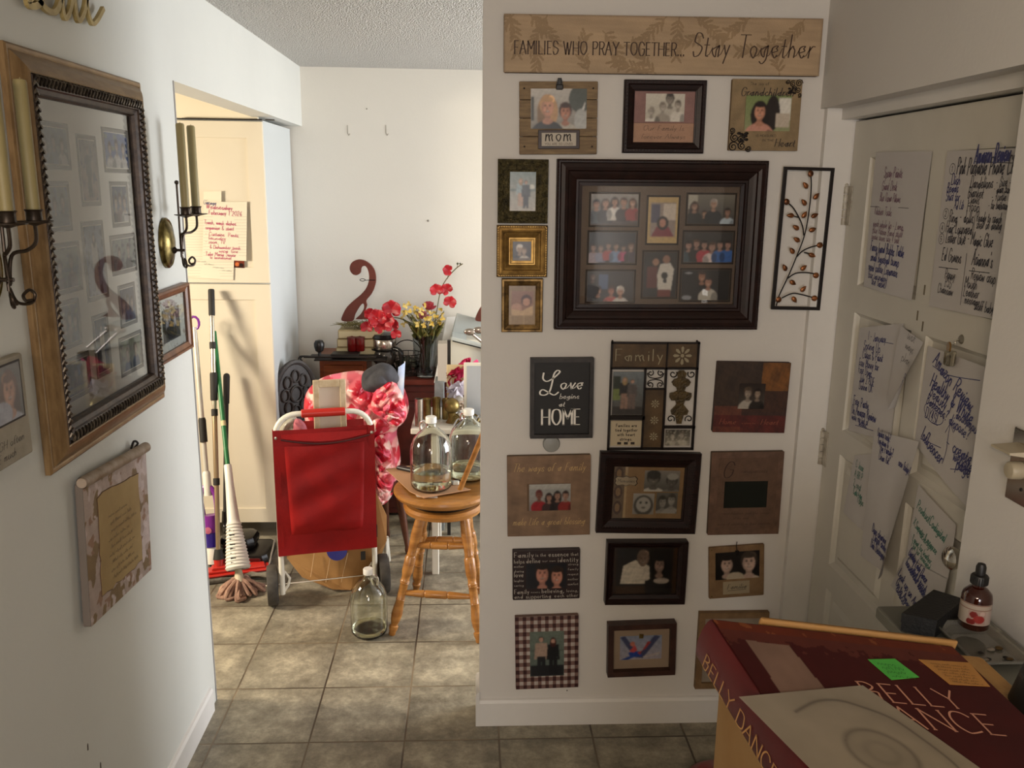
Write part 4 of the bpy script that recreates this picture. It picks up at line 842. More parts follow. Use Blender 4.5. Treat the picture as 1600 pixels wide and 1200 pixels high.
def fn(w, h, lc):
    A = [wr('Spray Paints', *Z3d(310, 412), .022, .10), wr('Giant Desk', *Z3d(300, 470), .02, .085), wr('Blue Ocean Pillows', *Z3d(290, 522), .018, .115), wr('Kitchen Tools', *Z3d(265, 585), .018, .10), wr('wash whole lip - Lamp', *Z3d(258, 640), .016, .17),
         wr('Blue Ribbon Band stuff', *Z3d(255, 672), .016, .17), wr('tennis shoes size 4 belt', *Z3d(250, 700), .015, .16)]
    B = [wr('Fancy hand Bubbs Table', *Z3d(245, 755), .022, .19, .14), wr('small baseball bump', *Z3d(245, 800), .021, .165, .14), wr('need coffee Creamers', *Z3d(235, 845), .02, .17, .14), wr('(for laundry)', *Z3d(232, 880), .018, .12, .14), wr('the table)', *Z3d(250, 912), .018, .09, .14)]
    def u(b): x, y = lc(*Z3d(245, 548)); x2, y2 = lc(*Z3d(425, 556)); ribbon(b, [(x, y), (x2, y2)], 0, .0012)
    return [(M_purp, lines(lc, A)), (M_blue, lines(lc, B)), (M_dk, u)]
sheet('white note on the top left door panel, mauve writing above blue writing', [(1370, 238), (1457, 236), (1425, 470), (1350, 447)], fn, .004)
def fn(w, h, lc):
    A = [wr('Pink Portable Phone Ch', *Z3d(650, 400), .03, .21, .11), wr('Dandelions', *Z3d(715, 462), .021, .085), wr('Blanket', *Z3d(705, 505), .02, .06), wr('Claws', *Z3d(705, 535), .018, .045), wr('Hoop', *Z3d(700, 570), .02, .05), wr('Ring - dolls', *Z3d(615, 620), .022, .10), wr('Hair Lounged', *Z3d(600, 670), .022, .11),
         wr('Letter Glue - Magic Glue', *Z3d(600, 715), .023, .185), wr('Ed Gowns', *Z3d(580, 800), .024, .085), wr("Arianna's", *Z3d(725, 820), .026, .075), wr('Penny', *Z3d(595, 885), .02, .045), wr('PSS', *Z3d(595, 925), .02, .03), wr('Chainsaw', *Z3d(560, 950), .018, .07), wr('Review crop', *Z3d(720, 890), .02, .09),
         wr('Mouth', *Z3d(690, 925), .02, .05), wr('Leather', *Z3d(685, 965), .019, .06), wr('message', *Z3d(690, 1000), .018, .06), wr('stuff baby', *Z3d(735, 1030), .019, .07), wr('- Size 9', *Z3d(835, 455), .017, .05), wr('- glam box', *Z3d(825, 485), .016, .055), wr('- Turtle', *Z3d(815, 520), .016, .05), wr('- for bathroom', *Z3d(800, 560), .016, .07), wr('Ready to reach', *Z3d(745, 620), .018, .09), wr('shelf on dining', *Z3d(745, 650), .018, .09)]
    B = [wr('Amazon Review', *Z3d(735, 345), .033, .125, .14), wr('Dish', *Z3d(625, 445), .02, .04, .14), wr('Beads', *Z3d(605, 480), .018, .05, .14), wr('Shirt for', *Z3d(600, 520), .018, .06, .13), wr('Ad Lib', *Z3d(640, 560), .016, .04, .13)]
    def u(b):
        for (a, c_) in (((735, 338), (928, 345)), ((568, 832), (808, 860)), ((703, 768), (672, 1010)), ((740, 590), (735, 660))): ribbon(b, [lc(*Z3d(*a)), lc(*Z3d(*c_))], 0, .0016)
        for k, (cx, cy) in enumerate(((632, 372), (602, 582), (585, 648), (580, 700))):
            x, y = lc(*Z3d(cx, cy)); ribbon(b, arc(x, y, .012, 0, 360, 16), 0, .0012); txt(b, str((1, 2, 4, 5)[k]), x, y-.006, .012, None, .12)
    return [(M_dk, lines(lc, A)), (M_blue, lines(lc, B)), (M_dk, u)]
sheet('large white list on the upper right door panel headed Amazon Review', [(1482, 236), (1625, 230), (1586, 505), (1452, 478)], fn, .004)
def fn(w, h, lc):
    A = [wr('I - January', *Z4d(215, 85), .02, .10, .12), wr('Spring Up', *Z4d(195, 122), .02, .10, .13), wr('Colors & Paint', *Z4d(190, 160), .02, .12, .13), wr('Free Money for', *Z4d(175, 195), .02, .12, .13), wr('Free Dogs', *Z4d(172, 225), .02, .085, .13), wr('July 2 ADE', *Z4d(178, 262), .019, .09, .13), wr('Donna OK', *Z4d(175, 292), .019, .085, .13),
         wr('Free Party', *Z4d(150, 358), .022, .10, .14), wr('On Amazon Review', *Z4d(142, 395), .022, .155, .14), wr('write my list of', *Z4d(142, 422), .018, .11, .13), wr('books', *Z4d(175, 448), .018, .05, .13)]
    def u(b): ribbon(b, [lc(*Z4d(160, 448)), lc(*Z4d(238, 472))], 0, .0016); ribbon(b, [lc(*Z4d(270, 92)), lc(*Z4d(320, 102))], 0, .0014)
    return [(M_blue, lines(lc, A)), (M_blue, u)]
sheet('white note with crowded blue writing on the middle left door panel', [(1345, 512), (1412, 505), (1392, 690), (1326, 672)], fn, .004)
def fn(w, h, lc):
    B = [wr('5', *Z4d(365, 262), .02, .02, .14), wr('5', *Z4d(355, 290), .02, .02, .14), wr('3', *Z4d(340, 318), .02, .02, .14), wr('43', *Z4d(318, 348), .02, .035, .14)]
    A = [wr('list', *Z4d(380, 78), .02, .04, .06), wr('ways', *Z4d(370, 120), .02, .045, .06), wr('plan', *Z4d(355, 170), .02, .05, .06)]
    return [(M_blue, lines(lc, B)), (M_dk, lines(lc, A))]
sheet('loose curling strip of paper between two door notes with a column of numbers', [(1408, 508), (1443, 535), (1412, 640), (1385, 625)], fn, .003, curl=.05, off=.008)
def fn(w, h, lc):
    A = [wr('Amazon Review', *Z4d(492, 182), .03, .19, .13, .1, -.32), wr('Healthy & White', *Z4d(480, 278), .03, .19, .13, .1, -.16), wr('Beauty 1', *Z4d(478, 318), .024, .10, .13, .1, -.14), wr('Batteries? dispose?', *Z4d(465, 350), .022, .19, .13, .1, -.12), wr('anonymous?', *Z4d(590, 415), .02, .10, .13, .1, -.1),
         wr('Influencer', *Z4d(440, 500), .030, .11, .12, .1, -.25), wr('create', *Z4d(575, 562), .026, .075, .13), wr('website', *Z4d(578, 595), .024, .075, .13), wr('page', *Z4d(590, 630), .026, .055, .13), wr('DY4SL', *Z4d(458, 410), .022, .065, .13)]
    def u(b):
        for P in ([(492, 195), (560, 235), (690, 258)], [(438, 505), (530, 545)], [(570, 635), (645, 640)], [(535, 612), (552, 560), (560, 500), (570, 440)], [(570, 440), (548, 480)], [(570, 440), (582, 480)], [(555, 520), (565, 530)]): ribbon(b, crom([lc(*Z4d(*p)) for p in P], 4), 0, .0018)
        x, y = lc(*Z4d(497, 400)); x2, _ = lc(*Z4d(545, 400)); ribbon(b, arc(x, y, abs(x2-x), 0, 360, 24, .022), 0, .0018)
    return [(M_blue, lines(lc, A)), (M_blue, u)]
sheet('big white sheet with an oval and a long arrow in blue ink', [(1452, 540), (1553, 578), (1518, 800), (1430, 692)], fn, .005)
def fn(w, h, lc):
    A = [wr('Garden reels?', *Z4d(255, 492), .018, .075, .12), wr('Key down &', *Z4d(258, 525), .018, .06, .12), wr('The Family?', *Z4d(265, 555), .019, .075, .13), wr('new fridge?', *Z4d(345, 620), .019, .07, .13, .1, -.1), wr('Clean Kit!', *Z4d(262, 592), .018, .06, .13),
         wr('Deep cleaning', *Z4d(235, 900), .02, .085, .14, .1, -.1), wr('Carpet cleaner', *Z4d(240, 935), .02, .085, .14, .1, -.1), wr('Dish Detergent', *Z4d(228, 965), .02, .09, .14, .1, -.1)]
    return [(M_blue, lines(lc, A))]
sheet('tall mostly blank sheet hanging lower on the door with its corner curling out', [(1368, 672), (1436, 690), (1402, 905), (1346, 868)], fn, .006, curl=.06, off=.012)
def fn(w, h, lc):
    A = [wr('C. Jesse', *Z4d(160, 625), .018, .05, .12), wr('A RR P', *Z4d(155, 665), .018, .05, .12), wr('2. rest', *Z4d(150, 705), .018, .05, .12), wr('Cats Egg', *Z4d(150, 740), .019, .055, .14), wr('Toys', *Z4d(165, 775), .018, .04, .13)]
    return [(M_grn, lines(lc, A))]
sheet('partly covered note with green writing on the lower left door panel', [(1336, 712), (1372, 708), (1352, 832), (1318, 800)], fn, .003)
def fn(w, h, lc):
    A = [wr('ProductCodigital', *Z4d(420, 800), .022, .14, .12, .1, -.22), wr('X Sweater & measure', *Z4d(405, 870), .018, .12, .12, .1, -.22), wr('1 orange', *Z4d(420, 905), .017, .08, .12, .1, -.2), wr('1 goat for leather', *Z4d(400, 935), .016, .10, .12, .1, -.2), wr('1 kit for bearded', *Z4d(395, 960), .016, .10, .12, .1, -.2)]
    return [(M_grn, lines(lc, A))]
sheet('sheet with green writing below the arrow sheet', [(1436, 757), (1494, 820), (1482, 905), (1416, 868)], fn, .003, off=.004)
def fn(w, h, lc):
    A = [wr('Garden Lady Dance', *Z4d(385, 995), .022, .10, .14, .1, -.3), wr('household lotion', *Z4d(372, 1040), .022, .11, .14, .1, -.3), wr('lotion & scrub', *Z4d(395, 1065), .02, .08, .14, .1, -.25), wr('Look up on Ama', *Z4d(340, 1085), .022, .12, .14, .1, -.3), wr('Go to Amazon', *Z4d(330, 1125), .022, .10, .14, .1, -.3), wr('cleaner list!', *Z4d(330, 1150), .02, .09, .14, .1, -.3)]
    return [(M_blue, lines(lc, A))]
sheet('lowest door sheet, dense blue writing, just above the black box', [(1416, 870), (1480, 905), (1466, 985), (1392, 915)], fn, .003, off=.007)
# little glass charm on a suction hook
hc = WX(1500, 548, XD); ch = thing('hanging_glass_charm', 'small clear glass charm with two amber discs hooked on the door', 'ornament', (XD, hc.y, hc.z))
q = MB(); q.lathe([(.011, 0), (.009, .003), (.004, .005)], (0, .0, .026), (-1, 0, 0), 16, False); q.tube([(-.004, 0, .026), (-.014, 0, .022), (-.014, 0, .012)], .0018, 6); q.build('suction_hook', mat('clear_plastic', '#d8cfba', .1, trans=.8), ch, smooth=True)
q = MB()
for z, y in ((.006, .012), (-.022, .013)): q.lathe([(0, -.002), (.012, -.002), (.0125, 0), (.012, .002), (0, .002)], (-.02, y, z), (-1, .25, 0), 20, False)
q.build('amber_disc', mat('amber_disc', '#8a6428', .3, trans=.3), ch, smooth=True)
q = MB(); q.bbox(-.034, -.012, -.034, -.012, .006, .0, .003); q.build('glass_cube', mat('glass_cube', '#e8e0c8', .05, trans=.9), ch)
# ================================================================ switch plate on the right wall
p = WX(1585, 735, XS); sw = thing('light_switch', 'polished chrome switch plate with a pale paddle and a round dimmer knob', 'light switch', (XS, p.y-.035, p.z+.02))
q = MB(); q.bbox(-.006, -.045, -.075, -.0005, .045, .062, .003); q.build('switch_plate', M_chrome, sw)
M_ivory = mat('ivory_plastic', '#a79b83', .4)
q = MB(); q.loft([[(-.006, -.03, .022), (-.006, .03, .022), (-.006, .03, .036), (-.006, -.03, .036)], [(-.045, -.012, .024), (-.045, .045, .024), (-.045, .045, .028), (-.045, -.012, .028)]]); q.build('paddle', M_ivory, sw)
q = MB(); q.lathe([(.017, 0), (.0165, .018), (.014, .021), (0, .022)], (-.006, .012, -.012), (-1, 0, 0), 24, False); q.build('dimmer_knob', M_ivory, sw, smooth=True)
for z in (-.045, .052): q = MB(); q.lathe([(.0035, 0), (.003, .0015), (0, .002)], (-.006, 0, z), (-1, 0, 0), 10, False); q.build('screw', M_iron, sw)
# ================================================================ left wall
# big gold collage frame
yl, yr = WX(6, 65, XL+.014).y, WX(222, 131, XL+.036).y+.05; zt_, zb_ = WX(222, 131, XL+.03).z+.006, WX(70, 752, XL+.016).z
w, h = yr-yl, zt_-zb_; r = thing('collage_frame', 'very large gilded frame with many family photos in a pale mat behind glass', 'picture frame', Matrix(((0, 0, 1, XL), (1, 0, 0, (yl+yr)/2), (0, 1, 0, (zt_+zb_)/2), (0, 0, 0, 1))))
M_gilt = mat('brushed_gilt', '#8f7450', .38, metal=.45, col2='#7a6040', vscale=20, wave=(1, 1, 6))
M_gilt2 = mat('dark_gilt_ornament', '#6a6052', .4, metal=.55, col2='#2a211a', vscale=70)
moulding(w, h, [(0, .001), (0, .012), (.004, .015), (.009, .015), (.012, .013), (.016, .017), (.028, .026), (.040, .032), (.047, .034), (.050, .032)]).build('outer_moulding', M_gilt, r)
moulding(w-.100, h-.100, [(0, .028), (.003, .034), (.005, .031), (.016, .029), (.019, .032), (.023, .031), (.026, .027), (.034, .023), (.037, .024), (.040, .016), (.040, .008)]).build('inner_moulding', mat('dark_inner_moulding', '#4a3a2e', .4, metal=.3, col2='#2a1e17', vscale=50), r)
bo = MB(); x, y = w/2-.062, h/2-.062
for (ax_, ay, bx, by) in ((-x, -y, x, -y), (x, -y, x, y), (x, y, -x, y), (-x, y, -x, -y)):
    L_ = math.hypot(bx-ax_, by-ay); n = int(L_/.0155); dx, dy = (bx-ax_)/L_, (by-ay)/L_; nx, ny = -dy, dx
    for i in range(n):
        cx, cy = ax_+(bx-ax_)*(i+.5)/n, ay+(by-ay)*(i+.5)/n
        bo.tube([(cx-nx*.009+dx*.003, cy-ny*.009+dy*.003, .0335), (cx-nx*.006-dx*.004, cy-ny*.006-dy*.004, .036), (cx, cy, .0365), (cx+nx*.006+dx*.003, cy+ny*.006+dy*.003, .0345), (cx+nx*.009, cy+ny*.009, .0325)], [.0025, .0035, .0032, .003, .0015], 6)
bo.build('leaf_ornament', M_gilt2, r, smooth=True)
iw, ih = w-.18, h-.18
q = MB(); q.box(-iw/2, -ih/2, .002, iw/2, ih/2, .0065); q.build('mat_board', mat('ivory_mat', '#e4decf', .75, var=.04, vscale=3), r)
def Z1(x, y): return 50+x/4.8, 170+y/4.8
def Z2(x, y): return 50+x/3.333, 400+y/3.333
OP = [(Z1(25, 90), Z1(290, 460)), (Z1(340, 200), Z1(515, 725)), (Z1(530, 145), Z1(735, 480)), (Z1(105, 545), Z1(300, 920)), (Z1(590, 550), Z1(735, 880)), (Z1(95, 995), (125, 462)), (Z1(375, 835), (170, 470)), (Z1(590, 935), (214, 428)),
      (Z2(135, 225), Z2(262, 480)), (Z2(318, 300), Z2(418, 625)), (Z2(452, 145), Z2(548, 362)), (Z2(455, 400), Z2(582, 610)), (Z2(128, 520), Z2(300, 760))]
CL = [('#7d828c', '#4c4640'), ('#8c8884', '#a08a80'), ('#6f7fa6', '#56658c'), ('#8a8f8c', '#6a6d68'), ('#4c5468', '#6a7488'), ('#8a8d80', '#74786c'), ('#7c8494', '#8c90a0'), ('#8a8c84', '#7e8680'), ('#5c6070', '#40434c'), ('#33384a', '#555c70'), ('#50525c', '#6c6a6c'), ('#8c9078', '#a0a098'), ('#4a463e', '#8a8060')]
for k, (a, b_) in enumerate(OP):
    pa = WX(a[0], a[1], XL+.008); pb = WX(b_[0], b_[1], XL+.008); pm = WX((a[0]+b_[0])/2, (a[1]+b_[1])/2, XL+.008)
    la, lb, lm_ = (r.matrix_world.inverted() @ v for v in (pa, pb, pm)); ww, hh = lb.x-la.x, 0
    top = r.matrix_world.inverted() @ WX((a[0]+b_[0])/2, a[1]+(b_[0]-a[0])*.14, XL+.008); bot = r.matrix_world.inverted() @ WX((a[0]+b_[0])/2, b_[1]-(b_[0]-a[0])*.12, XL+.008)
    hh = top.y-bot.y; cx, cy = (la.x+lb.x)/2, (top.y+bot.y)/2
    cx = min(max(cx, -iw/2+ww/2+.012), iw/2-ww/2-.012)
    bz = MB(); X, Y = ww/2+.004, hh/2+.004
    bz.loft([[(cx-X-.004, cy-Y-.004, .0066), (cx+X+.004, cy-Y-.004, .0066), (cx+X+.004, cy+Y+.004, .0066), (cx-X-.004, cy+Y+.004, .0066)], [(cx-X-.001, cy-Y-.001, .0085), (cx+X+.001, cy-Y-.001, .0085), (cx+X+.001, cy+Y+.001, .0085), (cx-X-.001, cy+Y+.001, .0085)],
             [(cx-X+.006, cy-Y+.006, .0068), (cx+X-.006, cy-Y+.006, .0068), (cx+X-.006, cy+Y-.006, .0068), (cx-X+.006, cy+Y-.006, .0068)]], False, False)
    bz.build('mat_opening', mat('opening_bevel', '#8c867c', .7), r)
    asp = ww/max(hh, .01); R_ = random.Random(k); Lr = [('bg', *CL[k]), ('nb', CL[(k+3) % 13][0], .6, 3, k)]
    n = 1 if asp < .75 else (2 if k % 2 else 3)
    for i in range(n):
        if asp < .75: Lr += standing(.5, .06, .88, asp*1.3, '#b8a498', '#3c332e', ['#c9c4bc', '#4c5058', '#8a9ab8'][k % 3], ['#c4c0b8', '#3c4048', '#5c6a88'][k % 3], k % 2 == 0)
        else: Lr += person((i+.7)/(n+.4), .55+.08*(i % 2), .17, asp*1.1, '#b8a498', '#4a403a', R_.choice(['#c4bfb8', '#3a3d44', '#7c6a68', '#5c6a80']))
    if k == 12: Lr += [('r', .05, .06, .9, .22, '#a89c78')]
    canvas('photo', r, cx, cy, ww-.008, hh-.008, .0075, Lr+[('n', .12, 4, k)])
pane(r, 0, 0, iw+.004, ih+.004, .012, m=M_pane2)
# two candle sconces
def sconce(y, z, label):
    s = thing('candle_sconce', label, 'wall sconce', (XL, y, z), 'candle sconces on either side of the large frame')
    q = MB(); R_ = []
    for rr, hh in ((1, .001), (1, .008), (.93, .013), (.88, .010), (.8, .014), (.5, .022), (.2, .026), (.01, .027)): R_.append([(hh, .052*rr*math.cos(a), .072*rr*math.sin(a)) for a in [2*math.pi*i/32 for i in range(32)]])
    q.loft(R_, False, True); q.build('oval_backplate', M_brass, s, smooth=True)
    q = MB(); M_sc = mat('dark_bronze_wire', '#3b3128', .4, metal=.7)
    q.lathe([(.011, 0), (.009, .004), (.004, .008), (.004, .03)], (.025, 0, -.02), (1, 0, 0), 16)
    for k in range(10): a = k*.628; q.cyl((.045, 0, -.02), (.047, .012*math.cos(a), -.02+.012*math.sin(a)), .0022, .001, 6)
    q.tube([(.045, 0, .165), (.045, 0, .10), (.045, -.002, .0), (.046, -.003, -.04)], .0032, 8); q.sphere((.045, 0, .17), .0062, 12); q.build('center_rod', M_sc, s, smooth=True)
    q = MB()
    for sg in (-1, 1):
        q.tube(crom([(.047, 0, -.03), (.05, sg*.012, .022), (.066, sg*.036, .03), (.079, sg*.046, .045), (.08, sg*.047, .078)], 5), .0035, 8)
        q.tube(crom([(.046, 0, -.035), (.052, sg*.01, -.062), (.066, sg*.03, -.066), (.07, sg*.04, -.052), (.064, sg*.034, -.042), (.058, sg*.022, -.05), (.062, sg*.02, -.06), (.07, sg*.028, -.06)], 5), .003, 8)
    q.build('curled_arms', M_sc, s, smooth=True)
    for sg in (-1, 1):
        q = MB(); q.lathe([(.004, .074), (.012, .077), (.031, .081), (.0315, .083), (.014, .084), (.0135, .099), (.0165, .103), (.0155, .1035), (.0125, .099), (.0122, .086), (0, .086)], (.08, sg*.047, 0), (0, 0, 1), 24, False); q.build('candle_cup', M_sc, s, smooth=True)
        q = MB(); tp = .328; q.lathe([(.0115, .0865), (.0115, tp-.004), (.0095, tp), (.004, tp+.001), (.0, tp-.001)], (.08+0, sg*.047, 0), (0, 0, 1), 20, False); q.cyl((.08, sg*.047, tp-.002), (.081, sg*.047, tp+.004), .0008, seg=6)
        q.build('taper_candle', mat('ivory_green_wax', '#8f8258', .5, var=.05, vscale=10), s, smooth=True)
    return s
sconce(2.552, 1.578, 'brass oval wall sconce with two ivory candles beside the pantry opening')
sconce(1.598, 1.594, 'wall sconce cut by the left photo edge, one ivory candle over the gilded frame')
# small wooden frame
r, w, h, lc = hang('picture_frame', 'small brown wooden frame with a dark group photo, under the brass sconce', 'picture frame', 'l', [(243, 457), (296, 444), (304, 545), (254, 570)], .022)
frame(r, w, h, .024, .022, mat('medium_walnut', '#7a4d2c', .4, col2='#58341d', vscale=18), 'bevel'); canvas('mat_board', r, 0, 0, w-.044, h-.044, .007, [('bg', '#b3b5aa', '#a9aaa0'), ('nb', '#8c8578', .85, 4, 2)], M_matte)
canvas('photo', r, 0, -.004, (w-.05)*.62, (h-.05)*.62, .0075, [('bg', '#5c5c5c', '#26262a')]+sum([standing(.12+.15*k, .05, .8+.06*(k % 2), 1.4, '#a89a90', '#222222', ['#26262c', '#8c8c90', '#33343a'][k % 3], '#1c1c20') for k in range(6)], [])+[('n', .1, 5, 2)])
lettering(r, M_ink, lambda b: txt(b, 'Class of', -.02, .045, .012, .08, .1, slant=.2, z=.0078, join=True)); pane(r, 0, 0, w-.046, h-.046, .012)
# scroll plaque
r, w, h, lc = hang('scroll_plaque', 'rolled top plaque with blotchy pink marble border around a parchment poem', 'wall plaque', 'l', [(136, 768), (233, 690), (238, 890), (145, 983)], .03)
mk = ('f', lambda U, V, C_: None)
canvas('marbled_board', r, 0, 0, w, h, .024, [('bg', '#a8968c', '#a29086'), ('nb', '#77603f', .45, 2.2, 5), ('nb', '#b8a8a4', .55, 3, 9), ('nb', '#8a6a55', .9, 4, 12), ('n', .08, 8, 3)], M_matte, .003)
plate(r, 'board', 0, 0, w, h, .006, .0235, mat('grey_board_edge', '#6a6058', .7), .002)
P = []; R_ = random.Random(3); a_, b_ = w*.33, h*.36
for (x0, y0, x1, y1) in ((-a_, -b_, a_, -b_), (a_, -b_, a_, b_), (a_, b_, -a_, b_), (-a_, b_, -a_, -b_)):
    for k in range(9): P.append((x0+(x1-x0)*k/9+R_.uniform(-.005, .005), y0+(y1-y0)*k/9+R_.uniform(-.005, .005)))
q = MB(); q.prism(P, .0242, .0255); q.build('burnt_edge', mat('burnt_edge', '#5c4430', .8), r)
q = MB(); q.prism([(x*.985, y*.985) for x, y in P], .0255, .0262); pp = q.build('parchment', mat('parchment', '#a58c5e', .75, col2='#967c50', vscale=6), r)
def f(b):
    for k in range(9): scribble(b, -a_*.62+R_.uniform(0, .02), b_*.45-k*.019, a_*(1.0+.25*((k*7) % 3)/2), .0085, 9, .0265, .0011, k, slant=.3)
lettering(pp, mat('sepia_ink', '#5c4a30', .6), f, 'poem_text')
q = MB(); rl = [(.011, 0), (.012, .002), (.012, w+.008), (.011, w+.010), (.0055, w+.010), (.0055, w+.002)]; q.lathe(rl, (-w/2-.005, h/2+.004, .024), (1, 0, 0), 20, True); q.lathe([(.0135, .004), (.0135, w+.006)], (-w/2-.005, h/2+.004, .024), (1, 0, 0), 20, False); q.build('rolled_edge', mat('marbled_roll', '#9c8c7c', .55, col2='#7a6448', vscale=22), r, smooth=True)
q = MB(); q.tube(crom([(w/2-.06, h/2+.012, .01), (w/2-.05, h/2+.03, .014), (w/2-.035, h/2+.022, .018), (w/2-.045, h/2+.01, .012)], 4), .003, 6); q.build('hanging_wire', M_iron, r, smooth=True)
# photo plaque cut by the left edge
r, w, h, lc = hang('photo_plaque', 'ivory photo plaque at the left photo edge with script reading live laugh love', 'photo plaque', 'l', [(-75, 590), (37, 552), (50, 705), (-45, 768)], .018)
plate(r, 'board', 0, 0, w, h, .001, .0178, mat('ivory_board', '#9c9484', .7, col2='#8a8272', vscale=12), .003)
x, y = lc(8, 617); q = MB(); q.box(x-.062, y-.056, .0181, x+.062, y+.056, .0186); q.build('photo_surround', mat('photo_surround', '#2a211c', .6), r)
canvas('photo', r, x, y, .116, .104, .019, [('bg', '#57504a', '#3c3834')]+person(.62, .55, .3, 1.1, '#a87c66', '#5c4030', '#8e8f98', True)+[('e', .3, .15, .35, .25, '#8c8c96'), ('n', .12, 4, 3)])
lettering(r, M_ink, lambda b: (txt(b, 'Live, LAUGH often', -.01, -h*.32, .015, w*.85, .08, .04, slant=.3, z=.0182, join=True), txt(b, 'LOVE much', -.0, -h*.43, .015, w*.45, .08, .04, slant=.3, z=.0182, join=True)))
# gold word sign at the top
r = thing('word_sign', 'gold painted cursive wooden word hung high on the left wall', 'sign', Matrix(((0, 0, 1, XL), (1, 0, 0, 1.70), (0, 1, 0, 2.09), (0, 0, 0, 1))))
b = MB(); 
def thick(b, pts, w_):
    t = MB(); ribbon(t, pts, 0, w_, w_*.8); n = len(t.v)//2
    for k in range(n-1):
        A = [t.v[k], t.v[k+1], t.v[n+k+1], t.v[n+k]]
        b.add([(x, y, .012) for x, y, z in A]+[(x, y, .02) for x, y, z in A], [(0, 1, 2, 3), (7, 6, 5, 4), (0, 4, 5, 1), (2, 6, 7, 3), (1, 5, 6, 2), (3, 7, 4, 0)])
def sg(*P): return crom([tuple(inv(r) @ WX(x, y, XL+.02))[:2] for x, y in P], 6)
r_inv = r.matrix_world.inverted()
def sgp(P): return crom([tuple((r_inv @ WX(x, y, XL+.02)))[:2] for x, y in P], 6)
thick(b, sgp([(75, -60), (58, -70), (52, -50), (64, -25), (66, 2), (52, 10), (46, 2), (56, -5), (75, 15), (88, 18), (96, -2), (97, -45)]), .015)
thick(b, sgp([(97, -45), (98, -5), (103, 28), (112, 12), (118, -30)]), .013)
thick(b, sgp([(118, -35), (118, 0), (124, 32), (134, 15), (140, -30)]), .013)
thick(b, sgp([(138, -10), (150, -25), (146, -45), (138, -25), (138, 10), (145, 36), (153, 32), (163, 14)]), .011)
b.build('cursive_word', mat('gold_paint', '#b09c68', .45, metal=.2, col2='#94804e', vscale=20), r)
# small chips in the left wall paint
for k, (px, py) in enumerate(((137, 1167), (157, 1196))):
    p = WX(px, py, XL); q = MB(); q.prism([(-.003, -.008), (.002, -.009), (.003, .004), (.001, .009), (-.002, .004)], 0, .0006); q.T = None
    o = q.build('paint_chip', mat('bare_patch', '#4c4236', .8)); o.matrix_world = Matrix(((0, 0, 1, XL), (1, 0, 0, p.y), (0, 1, 0, p.z), (0, 0, 0, 1))); tag(o, ('dark chip in the paint low on the left wall', 'dark chip at the bottom edge of the left wall')[k], 'paint chip')
# ================================================================ cabinet, box, bottle and dish on the right
cb = thing('side_cabinet', 'grey painted cabinet against the right wall, mostly hidden by the red book', 'cabinet', (.91, 1.3, 0))
M_grey = mat('grey_green_paint', '#6d6b60', .5, var=.08, vscale=6)
q = MB(); q.bbox(-.085, -.42, .02, .085, .21, .925, .003); q.build('cabinet_body', M_grey, cb)
q = MB(); q.bbox(-.105, -.44, .925, .093, .235, .95, .004); q.build('cabinet_top', M_grey, cb)
for y0 in (-.40, -.09):
    q = MB(); q.bbox(-.095, y0, .08, -.085, y0+.29, .88, .003); d_ = q.build('cabinet_door', M_grey, cb); q = MB(); q.sphere((-.105, y0+.145, .5), .012, 12); q.build('knob', M_brass, d_, smooth=True)
P = [on(2, 1.0, *q_) for q_ in ((1408, 952), (1455, 922), (1520, 938), (1478, 985))]
zb = .951
P = [on(2, zb+.036, *q_) for q_ in ((1409, 958), (1459, 921), (1507, 936), (1464, 970))]
q = MB(); Bt = [(p.x, p.y) for p in P]; cxm = sum(p[0] for p in Bt)/4; cym = sum(p[1] for p in Bt)/4

bx = thing('black_box', 'matte black shallow box sitting on the cabinet beside the amber bottle', 'box', (cxm, cym, zb))
M_bb = mat('black_card', '#151412', .6, bump=.2, bscale=200)
loc4 = [(x-cxm, y-cym) for x, y in Bt]
q = MB(); q.prism([(x*.97, y*.97) for x, y in loc4][::-1], 0, .026); q.build('box_base', M_bb, bx); q = MB(); q.prism(loc4[::-1], .018, .036); q.build('box_lid', M_bb, bx)
p = on(2, .972, 1520, 978); bt = thing('dropper_bottle', 'amber glass dropper bottle with black cap and white label', 'bottle', (p.x, p.y, .972))
bt.scale = (1, 1, .85)
q = MB(); q.lathe([(0, .001), (.0235, .001), (.026, .004), (.026, .07), (.024, .08), (.016, .09), (.0105, .094), (.0105, .102), (0, .102)], seg=32, cap=False); q.build('bottle_body', mat('amber_glass', '#3c150a', .08, trans=.35, coat=.5), bt, smooth=True)
def lbl(a, b_): t = math.radians(150+210*a); return (.0264*math.cos(t), .0264*math.sin(t), .016+.047*b_)
nu, nv = 90, 30; g = MB(); g.grid(lbl, nu, nv); U, V = np.meshgrid(np.linspace(0, 1, nu+1), np.linspace(0, 1, nv+1))
C_ = paint(U, V, [('bg', '#a39484'), ('r', 0, .70, 1, .74, '#6e3426'), ('r', 0, .95, 1, 1, '#6e3426'), ('r', .3, 0, .62, .68, '#9c8276'), ('e', .40, .5, .07, .16, '#742420'), ('e', .5, .3, .1, .2, '#8a2c26'), ('e', .36, .15, .08, .15, '#6e201c'), ('e', .55, .58, .05, .1, '#b59a8c'), ('r', .62, .0, 1, .66, '#a49084')])
c4 = np.ones(U.shape+(4,)); c4[..., :3] = C_; g.build('label', M_print, bt, smooth=True, cols=c4.reshape(-1, 4))
q = MB(); q.lathe([(0, .100), (.0145, .100), (.0145, .118), (.013, .120), (.0085, .121), (.0085, .124)], seg=24); 
for k in range(24): a = k*math.pi/12; q.cyl((.0145*math.cos(a), .0145*math.sin(a), .101), (.0145*math.cos(a), .0145*math.sin(a), .117), .0009, seg=4)
